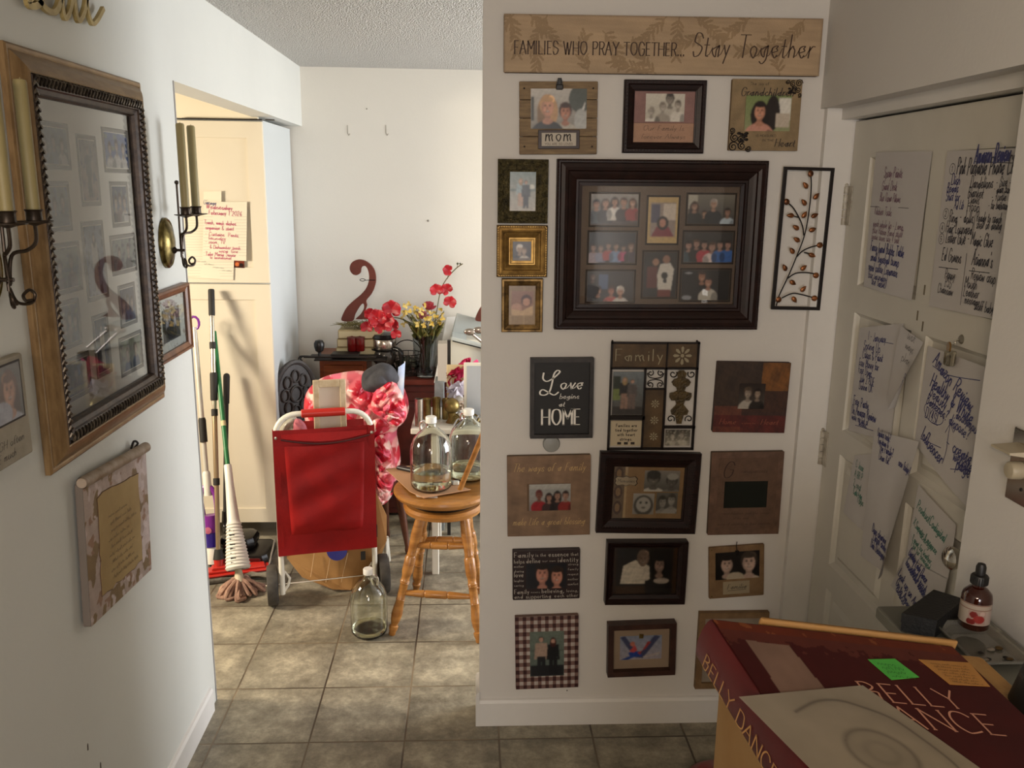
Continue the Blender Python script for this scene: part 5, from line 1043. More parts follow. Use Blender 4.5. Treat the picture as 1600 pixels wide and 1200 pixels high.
q.lathe([(.0085, .12), (.0088, .138), (.0065, .145), (0, .147)], seg=20, cap=False); q.build('dropper_cap', mat('black_rubber', '#12100f', .45), bt, smooth=True)
p = on(2, .96, 1530, 1003); ds = thing('glass_dish', 'square clear glass dish with a few dark trinkets under the amber bottle', 'dish', (min(p.x, .945), p.y-.01, .9505))
q = MB(); prof = [(.040, .002), (.054, .014), (.056, .019), (.053, .0195), (.049, .013), (.038, .005)]
q.loft([[(sx*a_*1.0, sy*a_*1.35, z) for sx, sy in ((-1, -1), (1, -1), (1, 1), (-1, 1))] for a_, z in prof], True, True); q.build('dish_body', mat('thick_glass', '#cfc9ba', .06, trans=.75), ds)
R_ = random.Random(4)
for k in range(9): q = MB(); q.sphere((R_.uniform(-.03, .03), R_.uniform(-.05, -.0), .008), R_.uniform(.003, .006), 8, (1.4, 1, .6)); o = q.build('trinket', mat('trinket%d' % (k % 3), ('#2a2520', '#8c8478', '#55401f')[k % 3], .3, metal=.4), smooth=True); o.location = ds.location; tag(o, ('tiny dark trinket lying in the clear glass dish', 'tiny pale stone lying in the clear glass dish', 'tiny bronze bead lying in the clear glass dish')[k % 3], 'trinket', ('dark trinkets in the glass dish', 'pale stones in the glass dish', 'bronze beads in the glass dish')[k % 3])
# ================================================================ red dance book and what it rests on
n_ = lambda v: Vector(v).normalized()
d1 = n_((-0.12962731661302898, 0.9845784873364296, 0.11748174778242555)); d2 = n_((0.967036497983939, 0.151703527460899, -0.2045151615965891)); nn = d2.cross(d1)
ry = MC.T @ np.array([1105-800.0, 966-600.0, F]); ry = Vector(ry.tolist()).normalized(); A = Vector(CAM.tolist())+ry*.9
MW = Matrix(((d2.x, d1.x, nn.x, A.x), (d2.y, d1.y, nn.y, A.y), (d2.z, d1.z, nn.z, A.z), (0, 0, 0, 1))); MI = MW.inverted()
def S(px, py, z=0.0):
    d = Vector((MC.T @ np.array([px-800.0, py-600.0, F])).tolist()); o = MI @ Vector(CAM.tolist()); dd = MI.to_3x3() @ d; t = (z-o.z)/dd.z; q_ = o+dd*t; return (q_.x, q_.y)
bk = thing('hardcover_book', 'large dark red hardcover lettered BELLY DANCE, with green and orange stickers', 'book', MW)
BW, BH, BT = .288, .36, .046
M_red_c = mat('dark_red_cover', '#36090a', .5, spec=.2, col2='#2c0a09', vscale=7)
M_spine = mat('crimson_spine', '#4c0f10', .4, col2='#380b0c', vscale=8)
q = MB(); q.bbox(.004, -BH, -.0035, BW, 0, 0, .0012); q.build('front_cover', M_red_c, bk)
q = MB(); q.bbox(.004, -BH, -BT, BW, 0, -BT+.0035, .0012); q.build('back_cover', M_red_c, bk)
q = MB(); ar = [(.006-.0075*math.cos(t)-.0, -BT/2+BT/2*math.sin(t)) for t in [(-math.pi/2+math.pi*i/10) for i in range(11)]]
q.loft([[(x, 0, z) for x, z in ar], [(x, -BH, z) for x, z in ar]], False, False, closed=False); q.build('spine', M_spine, bk, smooth=True)
q = MB(); q.box(.006, -BH+.005, -BT+.0037, BW-.006, -.005, -.0037); q.build('page_block', mat('cream_pages', '#a98f64', .8, col2='#8a6c40', vscale=40, wave=(1, 1, 60)), bk)
def UV(px, py): s_, t_ = S(px, py); return (s_/BW, 1+t_/BH)
def Zb(x, y): return 1070+x/4.615, 940+y/4.615
def Zc(x, y): return 1300+x/5.333, 1000+y/5.333
strip = [UV(*Zb(*p)) for p in ((400, 270), (720, 310), (985, 630), (1000, 660), (665, 665))]
M_bookp = vcmat('book_print', .8); M_bookp.node_tree.nodes['Principled BSDF'].inputs['Specular IOR Level'].default_value = .2
canvas('cover_print', bk, BW/2+.002, -BH/2, BW-.006, BH-.004, .0006, [('bg', '#350908', '#310807'), ('r', 0, .94, 1, 1, '#52200f'), ('nb', '#6b3a1e', .9, 9, 4), ('r', .0, .0, 1, .955, '#350908'), ('f', lambda U, V, C_: C_.__setitem__((V > .93-.02*(1+snoise(U, V, 12, 2))) & (V < .96), lin('#4a2018'))), ('p', strip, '#6b5448'), ('n', .08, 5, 5)], M_bookp, .0015)
M_bookp = vcmat('book_print', .75)
M_let = mat('dusty_pink_letters', '#a8745c', .5)
def bword(b):
    txt(b, 'BELLY', .116, -.107, .026, .108, .085, .055, .05, align='l', z=.0012)
    txt(b, 'DANCE', .099, -.140, .027, .144, .085, .055, .05, align='l', z=.0012)
lettering(bk, M_let, bword, 'cover_title')
for nm, lab, col, P in (('green_sticker', 'bright green sticker', '#3c9a34', [(1355.3, 1032), (1397.5, 1031), (1435.6, 1059.8), (1392.4, 1064)]), ('orange_sticker', 'faded orange sticker with small print', '#9a6a2c', [(1434.6, 1032), (1514, 1037), (1546, 1074.3), (1483.6, 1071)])):
    q = MB(); Q = [S(*p) for p in P]; q.prism(Q, .001, .0014); st = q.build(nm, mat(nm, col, .6, var=.1, vscale=20), bk); st['label'] = lab
    t = MB()
    for k in range(4 if nm[0] == 'g' else 7):
        f_ = (k+1)/(5 if nm[0] == 'g' else 8); aa = (Q[0][0]*(1-f_)+Q[3][0]*f_, Q[0][1]*(1-f_)+Q[3][1]*f_); bb_ = (Q[1][0]*(1-f_)+Q[2][0]*f_, Q[1][1]*(1-f_)+Q[2][1]*f_)
        scribble(t, aa[0]+(bb_[0]-aa[0])*.15, aa[1]-.001, (bb_[0]-aa[0])*.7, .0028 if nm[0] == 'o' else .005, 5, .0016, .0006, k)
    t.build('small_print', mat('sticker_ink_'+nm[0], '#1c5c1c' if nm[0] == 'g' else '#6b4820', .7), st)
def sw_(b):
    T = lambda p: p
    t = MB(); txt(t, 'BELLY DANCE', 0, 0, .0135, .155, .13, .07, .05, align='l', z=0)
    # local: text x -> -y (towards the reader), text y -> +z (towards the cover)
    for f_ in t.f: b.add([(-.0022, -.022-t.v[i][0], -.0385+t.v[i][1]) for i in f_], [tuple(range(len(f_)))])
lettering(bk, mat('gilt_letters', '#b88a54', .3, metal=.6), sw_, 'spine_title')
# loose printed sheet on the book
cover_sheet = [S(*p, .002) for p in ((1154, 1089), (1348, 1071), (1530, 1204))]; c0 = S(1285, 1215, .002)
Q = [cover_sheet[0], cover_sheet[1], (cover_sheet[2][0]+.02, cover_sheet[2][1]-.03), (c0[0]+.015, c0[1]-.06)]
q = MB(); g = lambda a, b_: (Q[0][0]*(1-a)*b_+Q[1][0]*a*b_+Q[2][0]*a*(1-b_)+Q[3][0]*(1-a)*(1-b_), Q[0][1]*(1-a)*b_+Q[1][1]*a*b_+Q[2][1]*a*(1-b_)+Q[3][1]*(1-a)*(1-b_), .0022+.001*math.sin(3*a)*math.sin(3*b_))
nu = nv = 150; gm = MB(); gm.grid(g, nu, nv); U, V = np.meshgrid(np.linspace(0, 1, nu+1), np.linspace(0, 1, nv+1))
def belly(U, V, C_):
    x = Q[0][0]*(1-U)*V+Q[1][0]*U*V+Q[2][0]*U*(1-V)+Q[3][0]*(1-U)*(1-V); y = Q[0][1]*(1-U)*V+Q[1][1]*U*V+Q[2][1]*U*(1-V)+Q[3][1]*(1-U)*(1-V)
    cx, cy = S(1378, 1178, .002); d_ = np.hypot((x-cx)/.031, (y-cy)/.027)
    C_[d_ < 1] *= .86; C_ *= (1-.35*np.exp(-((d_-1)/.10)**2))[..., None]; C_ *= (1-.12*np.exp(-((d_-.45)/.12)**2))[..., None]
    L_ = crom([S(*p, .002) for p in ((1243, 1113), (1274, 1097), (1308, 1095), (1345, 1105), (1394, 1124), (1440, 1155), (1487, 1191), (1520, 1225))], 4)
    dm = np.full(U.shape, 9.0)
    for (ax_, ay), (bx, by) in zip(L_[:-1], L_[1:]):
        ll = (bx-ax_)**2+(by-ay)**2; t = np.clip(((x-ax_)*(bx-ax_)+(y-ay)*(by-ay))/ll, 0, 1); dm = np.minimum(dm, np.hypot(x-ax_-t*(bx-ax_), y-ay-t*(by-ay)))
    C_ *= (1-.42*np.exp(-(dm/.0018)**2)-.10*np.exp(-(dm/.008)**2))[..., None]
C_ = paint(U, V, [('bg', '#7d7466', '#776c5a'), ('n', .05, 2, 3), ('f', belly)]); c4 = np.ones(U.shape+(4,)); c4[..., :3] = C_
sh = thing('printed_sheet', 'grey printed sheet showing an oval form, lying over the red book cover', 'paper', MW)
gm.build('sheet_print', M_bookp, sh, cols=c4.reshape(-1, 4))
# kraft folder under the book
o2 = thing('kraft_folder', 'orange tan folder sticking out from under the red book', 'folder', MW @ Matrix.Translation((0, 0, -BT-.001)))
q = MB(); q.bbox(.06, -.34, -.016, .40, .062, 0, .003); q.build('folder_body', mat('orange_kraft', '#8a6334', .75, col2='#a8824c', vscale=12), o2)
q = MB(); q.bbox(.062, .004, -.012, .30, .010, BT+.0045, .002); q.build('back_flap', mat('pale_tan_flap', '#8f6c40', .8, col2='#8c6636', vscale=20), o2)
q = MB(); q.bbox(.12, -.33, -.0008, .34, .070, .0004, .0003); q.build('loose_page', mat('cream_page', '#a39074', .8), o2)
# tall tan box carrying the stack
cbx0 = W(1120, 1130, .80).x
bxr = thing('cardboard_box', 'tan upright cardboard box carrying the red book', 'box', (cbx0+.17, .62, 0))
def zt(x, y):   # underside of the folder
    p_ = A-nn*(BT+.0182); return p_.z-((x-p_.x)*nn.x+(y-p_.y)*nn.y)/nn.z
q = MB(); Pq = [(cbx0, .44), (cbx0+.34, .44), (cbx0+.34, .80), (cbx0, .80)]; ox, oy = cbx0+.17, .62
vs = [(x-ox, y-oy, 0.0) for x, y in Pq]+[(x-ox, y-oy, zt(x, y)) for x, y in Pq]
q.add(vs, [(3, 2, 1, 0), (4, 5, 6, 7), (0, 1, 5, 4), (1, 2, 6, 5), (2, 3, 7, 6), (3, 0, 4, 7)]); q.build('box_body', mat('tan_cardboard', '#86683f', .8, col2='#7d5c30', vscale=5), bxr)
q = MB(); q.box(-.1706, -.05, .0, -.17, .0, zt(cbx0, .55)-.03); q.build('packing_tape', mat('teal_tape', '#2c5c64', .4), bxr)
# black case on the right edge, standing on the folder
bcx, bcy = S(1625, 1120, -BT)
bc = thing('black_case', 'black rounded case at the right photo edge on the folder beside the red book', 'case', MW @ Matrix.Translation((bcx, bcy, -BT)))
q = MB(); q.lathe([(.0, .001), (.030, .001), (.034, .006), (.034, .050), (.030, .058), (.018, .062), (0, .063)], seg=36, cap=False); q.build('case_body', mat('black_plastic', '#0d0c0c', .55), bc, smooth=True)
q = MB(); q.lathe([(.034, .036), (.0345, .037), (.0345, .040), (.034, .041)], seg=36, cap=False); q.build('case_seam', mat('black_seam', '#1c1a19', .4), bc)
p = on(2, .06, 1122, 1222); rb = thing('red_bowl', 'dark red upturned bowl on the floor below the red book', 'bowl', (p.x+.02, p.y, .0005))
q = MB(); q.lathe([(.13, 0), (.128, .02), (.115, .05), (.08, .075), (.04, .085), (.035, .09), (0, .09)], seg=36, cap=False); q.build('bowl_body', mat('dark_red_plastic', '#7a100e', .35), rb, smooth=True)
# ================================================================ kitchen side: pantry cabinet and bulkhead
YP = 4.09
b = MB(); b.box(-4, YP+.03, 2.045, XL-.11, YB, ZC); b.box(-4, YP+.03, 2.03, -.96, YP+.05, 2.045); struct(b.build('wall_bulkhead', M_cream))
pn = thing('pantry_cabinet', 'tall cream shaker pantry cabinet in the opening on the left', 'cabinet', (-1.36, YP, 0))
M_cab = mat('cream_cabinet', '#d9cfba', .4, var=.03, vscale=3); M_side = mat('pale_cabinet_side', '#c3c7c6', .5)
q = MB(); q.box(-.425, .022, .10, .424, .62, 2.024); q.build('carcass', M_side, pn)
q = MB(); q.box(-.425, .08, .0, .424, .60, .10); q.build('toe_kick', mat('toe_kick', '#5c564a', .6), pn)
def shaker(z0, z1, nm, x0=-.42, x1=.425):
    b = MB(); s_ = .072
    for ins, y in (((0, 0), 0),): pass
    R_ = []
    for i_, y in ((0, .02), (0, .001), (.001, 0), (s_, 0), (s_+.001, .008)):
        R_.append([(x0+i_, y, z0+i_), (x1-i_, y, z0+i_), (x1-i_, y, z1-i_), (x0+i_, y, z1-i_)])
    b.loft(R_, True, True); return b.build(nm, M_cab, pn)
shaker(1.294, 2.018, 'upper_door'); shaker(.104, 1.287, 'lower_door')
G_ = 'notes on the pantry door'
M_lined = mat('lined_paper', '#dcd2bc', .75)
def ruled(lc, x0, y0, x1, y1, n):
    def f(b):
        for k in range(n):
            t = (k+1)/(n+1); a = lc(x0, y0+(y1-y0)*t); c_ = lc(x1, y0+(y1-y0)*t); ribbon(b, [a, c_], 0, .0011)
    return f
M_rule = mat('pale_rule', '#b3a898', .7)
def fn(w, h, lc):
    A = [('Wednesday', 322, 326, .018, .12), ('February 1 2026', 326, 335, .017, .15), ('Trash, wash dishes', 319, 350, .016, .145), ('organize & start', 321, 358, .015, .13), ('- Curtains  Pants', 321, 368, .015, .15), ('laundry', 326, 374, .014, .08), ('- room, TV', 321, 380, .014, .09), ('& Dishwasher trash', 328, 388, .014, .14), ('wipe fire', 342, 394, .013, .09), ('Take Maria Senior', 321, 399, .015, .14), ('to laundromat', 328, 404, .013, .10)]
    return [(M_rule, ruled(lc, 318, 334, 385, 404, 14)), (M_red, lines(lc, [(s, x, y, hh, ww, .12, .1, 0) for s, x, y, hh, ww in A])), (M_blue, lines(lc, [('Garage', 318, 319, .015, .06, .12, .1, 0)]))]
sheet('lined note with magenta handwriting on the pantry door, frontmost', [(318.6, 315.4), (386, 315.4), (385, 407.5), (316.5, 405.4)], fn, .003, 'g', YP, mp=M_lined, off=.009, grp=G_)
sheet('lined sheet half behind the magenta note, on its left', [(288, 337), (330, 334), (330, 398), (288, 396)], lambda w, h, lc: [(M_rule, ruled(lc, 289, 340, 318, 395, 12))], .002, 'g', YP, mp=M_lined, off=.002, grp=G_)
sheet('lined sheet sticking out below the magenta note', [(294, 393), (366, 400), (364.5, 437.5), (291.6, 433)], lambda w, h, lc: [(M_rule, ruled(lc, 294, 396, 365, 436, 8)), (M_dk, lambda b: [scribble(b, *lc(305+k*14, 408+k*5), .05, .006, 4, 0, .0007, k) for k in range(4)])], .002, 'g', YP, mp=M_lined, off=.005, grp=G_)
sheet('blank pale slip above the magenta note', [(318, 299.5), (346, 298.5), (346, 320), (318, 322)], lambda w, h, lc: [], .001, 'g', YP, mp=mat('faded_paper', '#dfd5be', .8), off=.004, grp=G_)
r, w, h, lc = hang('small_photo', 'tiny red and black snapshot under the lined notes on the pantry', 'photo', 'g', [(365, 407), (382, 408), (381.6, 419), (366, 418)], .002, base=YP)
canvas('print', r, 0, 0, w, h, .002, [('bg', '#7c3420', '#3c1c14'), ('e', .3, .5, .2, .3, '#c0683a'), ('e', .7, .4, .2, .3, '#241412'), ('n', .2, 4, 2)])
# ---- things leaning against the pantry
def V3(px, py, Y): return W(px, py, Y)
def pole(b, p0, p1, r0, r1=None): b.cyl(p0, p1, r0, r1, 14)
def pts_between(p0, p1, f0, f1): return (p0.lerp(p1, f0), p0.lerp(p1, f1))
M_blk = mat('black_foam', '#25221e', .7); M_chr = mat('brushed_steel_tube', '#b4aa98', .3, metal=.8); M_brz = mat('bronze_tube', '#9c8668', .35, metal=.6)
# red flat mop
top, bot = W(330, 452, 4.05), WZ(342, 892, .035)
o = Vector((bot.x, bot.y, 0)); t = thing('flat_mop', 'flat mop with red head and long telescopic steel pole', 'mop', o); L0, L1 = bot-o, top-o
for nm, f0, f1, rr, m_ in (('pole_tube', .07, .32, .0105, M_brz), ('lower_clamp', .30, .325, .0145, M_blk), ('middle_tube', .32, .57, .0115, M_brz), ('middle_clamp', .545, .57, .0145, M_blk), ('foam_grip', .60, .70, .0165, M_blk), ('upper_tube', .57, .905, .0105, M_chr), ('upper_clamp', .785, .81, .0145, M_blk), ('handle_grip', .905, 1.0, .0145, M_blk)):
    q = MB(); a, c_ = pts_between(L0, L1, f0, f1); q.tube([a, a.lerp(c_, .05), a.lerp(c_, .95), c_], [rr*.9, rr, rr, rr*.85], 14); q.build(nm, m_, t, smooth=True)
M_redp = mat('red_plastic', '#b4281e', .35)
q = MB(); a, c_ = pts_between(L0, L1, .0, .045); q.tube([a, c_], [.018, .022], 16); q.build('red_joint', M_redp, t, smooth=True)
q = MB(); a, c_ = pts_between(L0, L1, .04, .075); q.tube([a, c_], [.024, .017], 16); q.build('black_socket', M_blk, t, smooth=True)
Rm = Matrix.Rotation(math.radians(18), 4, 'Z')
q = MB(); q.T = Rm; q.bbox(-.10, -.045, .022, .22, .045, .034, .005); q.bbox(-.09, -.03, .034, .08, .03, .046, .004); q.bbox(.1, -.03, .034, .2, .03, .044, .004); q.bbox(-.03, -.02, .04, .03, .02, .06, .004); q.build('red_head', M_redp, t)
q = MB(); q.T = Rm; q.bbox(-.115, -.062, .001, .24, .062, .022, .006); q.build('mop_pad', mat('grey_mop_pad', '#6d675c', .9, col2='#3a362f', vscale=40), t)
# green twist mop
top, bot = W(334.5, 518, 4.05), WZ(376, 925, .02); mid = None
o = Vector((bot.x, bot.y, 0)); t = thing('twist_mop', 'green handled twist mop with white ribbed wringer and pink cotton strands', 'mop', o); L0, L1 = bot-o, top-o
q = MB(); a, c_ = pts_between(L0, L1, .03, 1.0); q.tube([a, c_], .0105, 14); q.build('green_pole', mat('green_plastic', '#1f6b38', .4), t, smooth=True)
q = MB(); a, c_ = pts_between(L0, L1, .62, .64); q.tube([a, c_], .0112, 14); q.build('pole_label', mat('cream_label', '#c9b98c', .5), t)
M_wp = mat('white_plastic', '#ddd9ce', .4); ax_ = (L1-L0).normalized()
q = MB(); pr = [(.013, .445), (.016, .44), (.019, .36), (.022, .28), (.028, .22), (.034, .17)]; LL = (L1-L0).length
prof = [(.0155, LL*.47), (.017, LL*.465), (.018, LL*.40), (.022, LL*.33), (.027, LL*.26)]
n = 14
for k in range(n): z = LL*(.25-.012*k); rr = .030+.0016*k; prof += [(rr, z), (rr+.004, z-.006), (rr, z-.011)]
prof += [(.052, LL*.085), (.047, LL*.08)]
q.lathe(prof, L0, ax_, 24, False); q.build('wringer', M_wp, t, smooth=True)
q = MB()
for k in range(8): 
    z = LL*(.235-.016*k); c_ = L0+ax_*z; rr = .033+.0024*k; q.box(c_.x-.012, c_.y-rr-.006, c_.z-.003, c_.x+.010, c_.y-rr+.006, c_.z+.003)
q.build('wringer_slots', mat('slot_shadow', '#24201a', .8), t)
q = MB(); a, c_ = pts_between(L0, L1, .035, .085); q.tube([a, c_], [.022, .014], 14); q.build('cream_collar', mat('cream_collar', '#c9bda0', .6), t, smooth=True)
q = MB(); R_ = random.Random(9); hd = L0.lerp(L1, .05)
for k in range(34):
    a = k*2.399; rr = R_.uniform(.04, .105); ex = (hd.x+rr*math.cos(a), hd.y+rr*.9*math.sin(a), R_.uniform(.008, .02))
    q.tube(crom([tuple(hd), (hd.x+rr*.5*math.cos(a), hd.y+rr*.5*math.sin(a), R_.uniform(.04, .065)), ex, (hd.x+rr*.75*math.cos(a+.3), hd.y+rr*.7*math.sin(a+.3), .009), (hd.x+rr*.3*math.cos(a), hd.y+rr*.3*math.sin(a), .012)], 4), .0085, 7)
q.build('cotton_strands', mat('pink_cotton', '#b3907a', .95, col2='#7c5c50', vscale=30), t, smooth=True)
# black sweeper behind
top, bot = W(354, 588, 4.04), W(352, 822, 3.93); fb = WZ(380, 880, .0)
o = Vector((bot.x, 3.86, 0)); t = thing('carpet_sweeper', 'black upright sweeper with slim handle behind the white mop wringer', 'vacuum cleaner', o); L0, L1 = bot-o, top-o
q = MB(); q.tube([L0, L1], .011, 12); q.tube([L0.lerp(L1, .82), L1], [.014, .0155], 14); q.sphere(L1, .0155, 12); q.build('black_handle', M_blk, t, smooth=True)
q = MB(); q.tube(crom([tuple(L0.lerp(L1, .1)), tuple(L0), (0.02, 0.02, .12), (.05, -.02, .07)], 4), [.012]*13+[.03] if False else .016, 10)
q.bbox(-.05, -.10, .004, .23, .11, .075, .02); q.bbox(.0, -.06, .07, .16, .09, .14, .025); q.build('sweeper_head', mat('glossy_black', '#14110f', .25), t, smooth=True)
q = MB(); q.bbox(.02, -.104, .03, .2, -.098, .06, .003); q.build('red_window', mat('dark_red_window', '#501616', .2), t)
q = MB(); q.tube(crom([(-.04, -.108, .01), (.1, -.112, .012), (.225, -.108, .02), (.24, -.05, .06), (.235, .05, .09)], 5), .004, 6); q.build('grey_bumper', mat('grey_bumper', '#8a8378', .4), t, smooth=True)
q = MB(); R_ = random.Random(2); q.grid(lambda a, c_: (-.10+.36*a, -.22+.11*c_, .012+.012*abs(math.sin(9*a+4*c_))+.01*math.sin(14*c_+3*a)), 20, 10); q.grid(lambda a, c_: (-.10+.36*(1-a), -.22+.11*c_, .002), 4, 4); cl = q.build('floor_cloth', mat('grey_cloth', '#857e70', .95, col2='#5c5548', vscale=20), None, smooth=True); cl.location = o; tag(cl, 'crumpled grey cloth on the floor behind the red mop head', 'cloth')
# purple spray mop
top, bot = W(303, 500, 4.0), WZ(334, 880, .03)
o = Vector((bot.x, bot.y, 0)); t = thing('spray_mop', 'white and purple spray mop half hidden by the left wall', 'mop', o); L0, L1 = bot-o, top-o
M_pur = mat('purple_plastic', '#7a2a8c', .35)
for nm, f0, f1, rr, m_ in (('white_pole', .38, .97, .011, mat('satin_white_tube', '#c9c4ba', .35, metal=.3)), ('black_grip', .50, .60, .017, M_blk), ('white_neck', .28, .38, .018, M_wp), ('white_foot', .0, .08, .03, M_wp)):
    q = MB(); a, c_ = pts_between(L0, L1, f0, f1); q.tube([a, a.lerp(c_, .1), a.lerp(c_, .9), c_], [rr, rr, rr, rr*.8], 14); q.build(nm, m_, t, smooth=True)
q = MB(); a, c_ = pts_between(L0, L1, .13, .20); q.tube([a, a.lerp(c_, .5), c_], [.04, .042, .042], 18); q.build('purple_body', M_pur, t, smooth=True)
q = MB(); P = [L0.lerp(L1, f)+Vector((dx, 0, 0)) for f, dx in ((.2, -.03), (.27, -.035), (.31, -.02), (.315, .01), (.28, .032), (.2, .034))]; q.tube(crom([tuple(p) for p in P], 4), .012, 8); q.build('purple_handle_loop', M_pur, t, smooth=True)
q = MB(); a, c_ = pts_between(L0, L1, .07, .13); q.tube([a, c_], [.034, .04], 18); q.build('indigo_tank', mat('indigo_tank', '#2e1c7c', .2), t, smooth=True)
q = MB(); p = L0.lerp(L1, .97); q.tube([(p.x+.022*math.cos(a*.6), p.y, p.z+.02+.03*math.sin(a*.6)) for a in range(12)], .006, 8); q.build('hanging_loop', M_pur, t, smooth=True)
q = MB(); p = L0.lerp(L1, .15); q.lathe([(0, 0), (.016, 0), (.016, .004), (0, .006)], (p.x, p.y-.042, p.z), (0, -1, 0), 18, False); q.build('pink_badge', mat('pink_badge', '#c06a86', .5), t)
# ================================================================ shopping cart
yaw = math.radians(13); cart = thing('shopping_trolley', 'red fabric folding shopping trolley with white tube frame and two wheels', 'shopping cart', Matrix.Translation((-.598, 3.452, 0)) @ Matrix.Rotation(yaw, 4, 'Z'))
M_rf = mat('red_nylon', '#941212', .55, col2='#7a0d0e', vscale=5, bump=.15, bscale=300, spec=.25); M_wt = mat('white_enamel', '#ddd8ca', .3)
hw = .193; ht = .838
q = MB(); P = [(-hw-.002, 0, .055), (-hw, 0, ht-.09)]+[(-hw+.085-.085*math.cos(a), 0, ht-.085+.085*math.sin(a)) for a in [math.pi/2*i/8 for i in range(9)]]+[(hw-.085+.085*math.sin(a), 0, ht-.085+.085*math.cos(a)) for a in [math.pi/2*i/8 for i in range(9)]]+[(hw, 0, ht-.09), (hw+.002, 0, .055)]
q.tube(P, .0115, 12); q.build('tube_frame', M_wt, cart, smooth=True)
q = MB(); q.tube([(-.088, 0, ht), (-.086, 0, ht), (.086, 0, ht), (.088, 0, ht)], [.014, .0175, .0175, .014], 16); q.build('red_grip', M_redp, cart, smooth=True)
R_ = random.Random(1)
def fp(u, v):
    x = -hw-.010+u*(2*hw+.02); z = .232+v*.545
    y = -.016+.004*math.sin(5*u+3*v)+.003*math.sin(13*v+2*u)-.004*math.sin(math.pi*u)
    return (x, y, z)
q = MB(); q.grid(fp, 30, 40); q.build('front_panel', M_rf, cart, smooth=True)
q = MB(); q.box(-hw-.012, -.013, .232, -hw+.014, .014, .775); q.build('side_sleeve', M_rf, cart); q = MB(); q.box(hw-.014, -.013, .232, hw+.012, .014, .775); q.build('side_sleeve', M_rf, cart)
def pk(u, v):
    x = -hw+.032+u*(2*hw-.064); z = .325+v*.385; e = math.sin(math.pi*min(max(u, 0), 1))**.35*min(1, v*8)**.6
    return (x*(1-.08*(1-v)), -.022-.024*e*(1-.5*v)-.005*math.sin(9*u+5*v)*math.sin(math.pi*u)-.004*math.sin(17*v-6*u)*e, z)
q = MB(); q.grid(pk, 34, 34); q.build('pocket', M_rf, cart, smooth=True)
def fl(u, v): x = -hw+.022+u*(2*hw-.044); sag = .022*math.sin(math.pi*u); return (x, -.021-.014*(1-v), .748+.012*v-(1-v)*sag+(0 if v > .5 else 0))
q = MB(); q.grid(fl, 20, 4); q.build('pocket_flap', M_rf, cart, smooth=True)
q = MB(); q.tube([(-hw+.02+.356*i/16, -.036, .742-.026*math.sin(math.pi*i/16)) for i in range(17)], .0035, 6); q.build('dark_zip_line', mat('dark_red_piping', '#3c0808', .7), cart, smooth=True)
q = MB(); q.grid(lambda u, v: (hw-.02-(2*hw-.04)*u if False else (-hw+.01+(2*hw-.02)*u), .20+.01*math.sin(6*u), .25+.5*v), 10, 10)
for sx in (-1, 1): q.grid(lambda u, v: (sx*(hw-.008), .012+.08*u, .25+.51*v), 6, 10)
q.grid(lambda u, v: (-hw+.01+(2*hw-.02)*u, .012+.08*v, .25), 6, 6); q.build('bag_body', mat('dark_red_nylon', '#8a1010', .6), cart)
for sx in (-1, 1):
    q = MB(); q.lathe([(.0, -.001), (.007, -.001), (.006, .003), (0, .004)], (sx*hw, -.014, .745), (0, -1, 0), 12, False); q.build('rivet', M_chr, cart)
    wl = MB(); wx = sx*(hw+.042); wl.lathe([(.03, -.016), (.055, -.019), (.074, -.022), (.083, -.020), (.086, -.012), (.086, .012), (.083, .020), (.074, .022), (.055, .019), (.03, .016), (.012, .018), (0, .018)], (wx, .03, .0865), (1, 0, 0), 36, False)
    wl.lathe([(0, -.018), (.012, -.018), (.03, -.016)], (wx, .03, .0865), (1, 0, 0), 36, False); wo = wl.build('wheel', mat('grey_rubber', '#4a453f', .75, col2='#38342f', vscale=25), cart, smooth=True, angle=30)
    hb = MB(); hb.lathe([(0, 0), (.07, 0), (.07, .002), (0, .003)], (wx-sx*.0215, .03, .0865), (-sx, 0, 0), 30, False); hb.build('hub_disc', mat('black_hub', '#12100e', .5), wo)
    q = MB(); q.tube([(sx*hw, 0, .12), (sx*(hw-.012), .012, .15), (sx*(hw-.03), .008, .12), (sx*(hw-.022), .005, .09), (sx*hw, 0, .06)], .006, 8); q.build('axle_bracket', M_wt, cart, smooth=True)
    q = MB(); q.tube([(sx*hw, 0, .07), (sx*hw, .03, .085)], .010, 8); q.build('wheel_arm', M_wt, cart, smooth=True)
q = MB(); q.cyl((-hw-.07, .03, .0865), (hw+.07, .03, .0865), .003, seg=8); q.build('axle', M_chr, cart)
q = MB(); q.box(hw-.004, -.018, .28, hw+.014, -.012, .335); q.build('black_tag', M_blk, cart); q = MB(); q.box(.135, -.006, .175, .155, -.002, .214); q.build('black_strap', M_blk, cart)
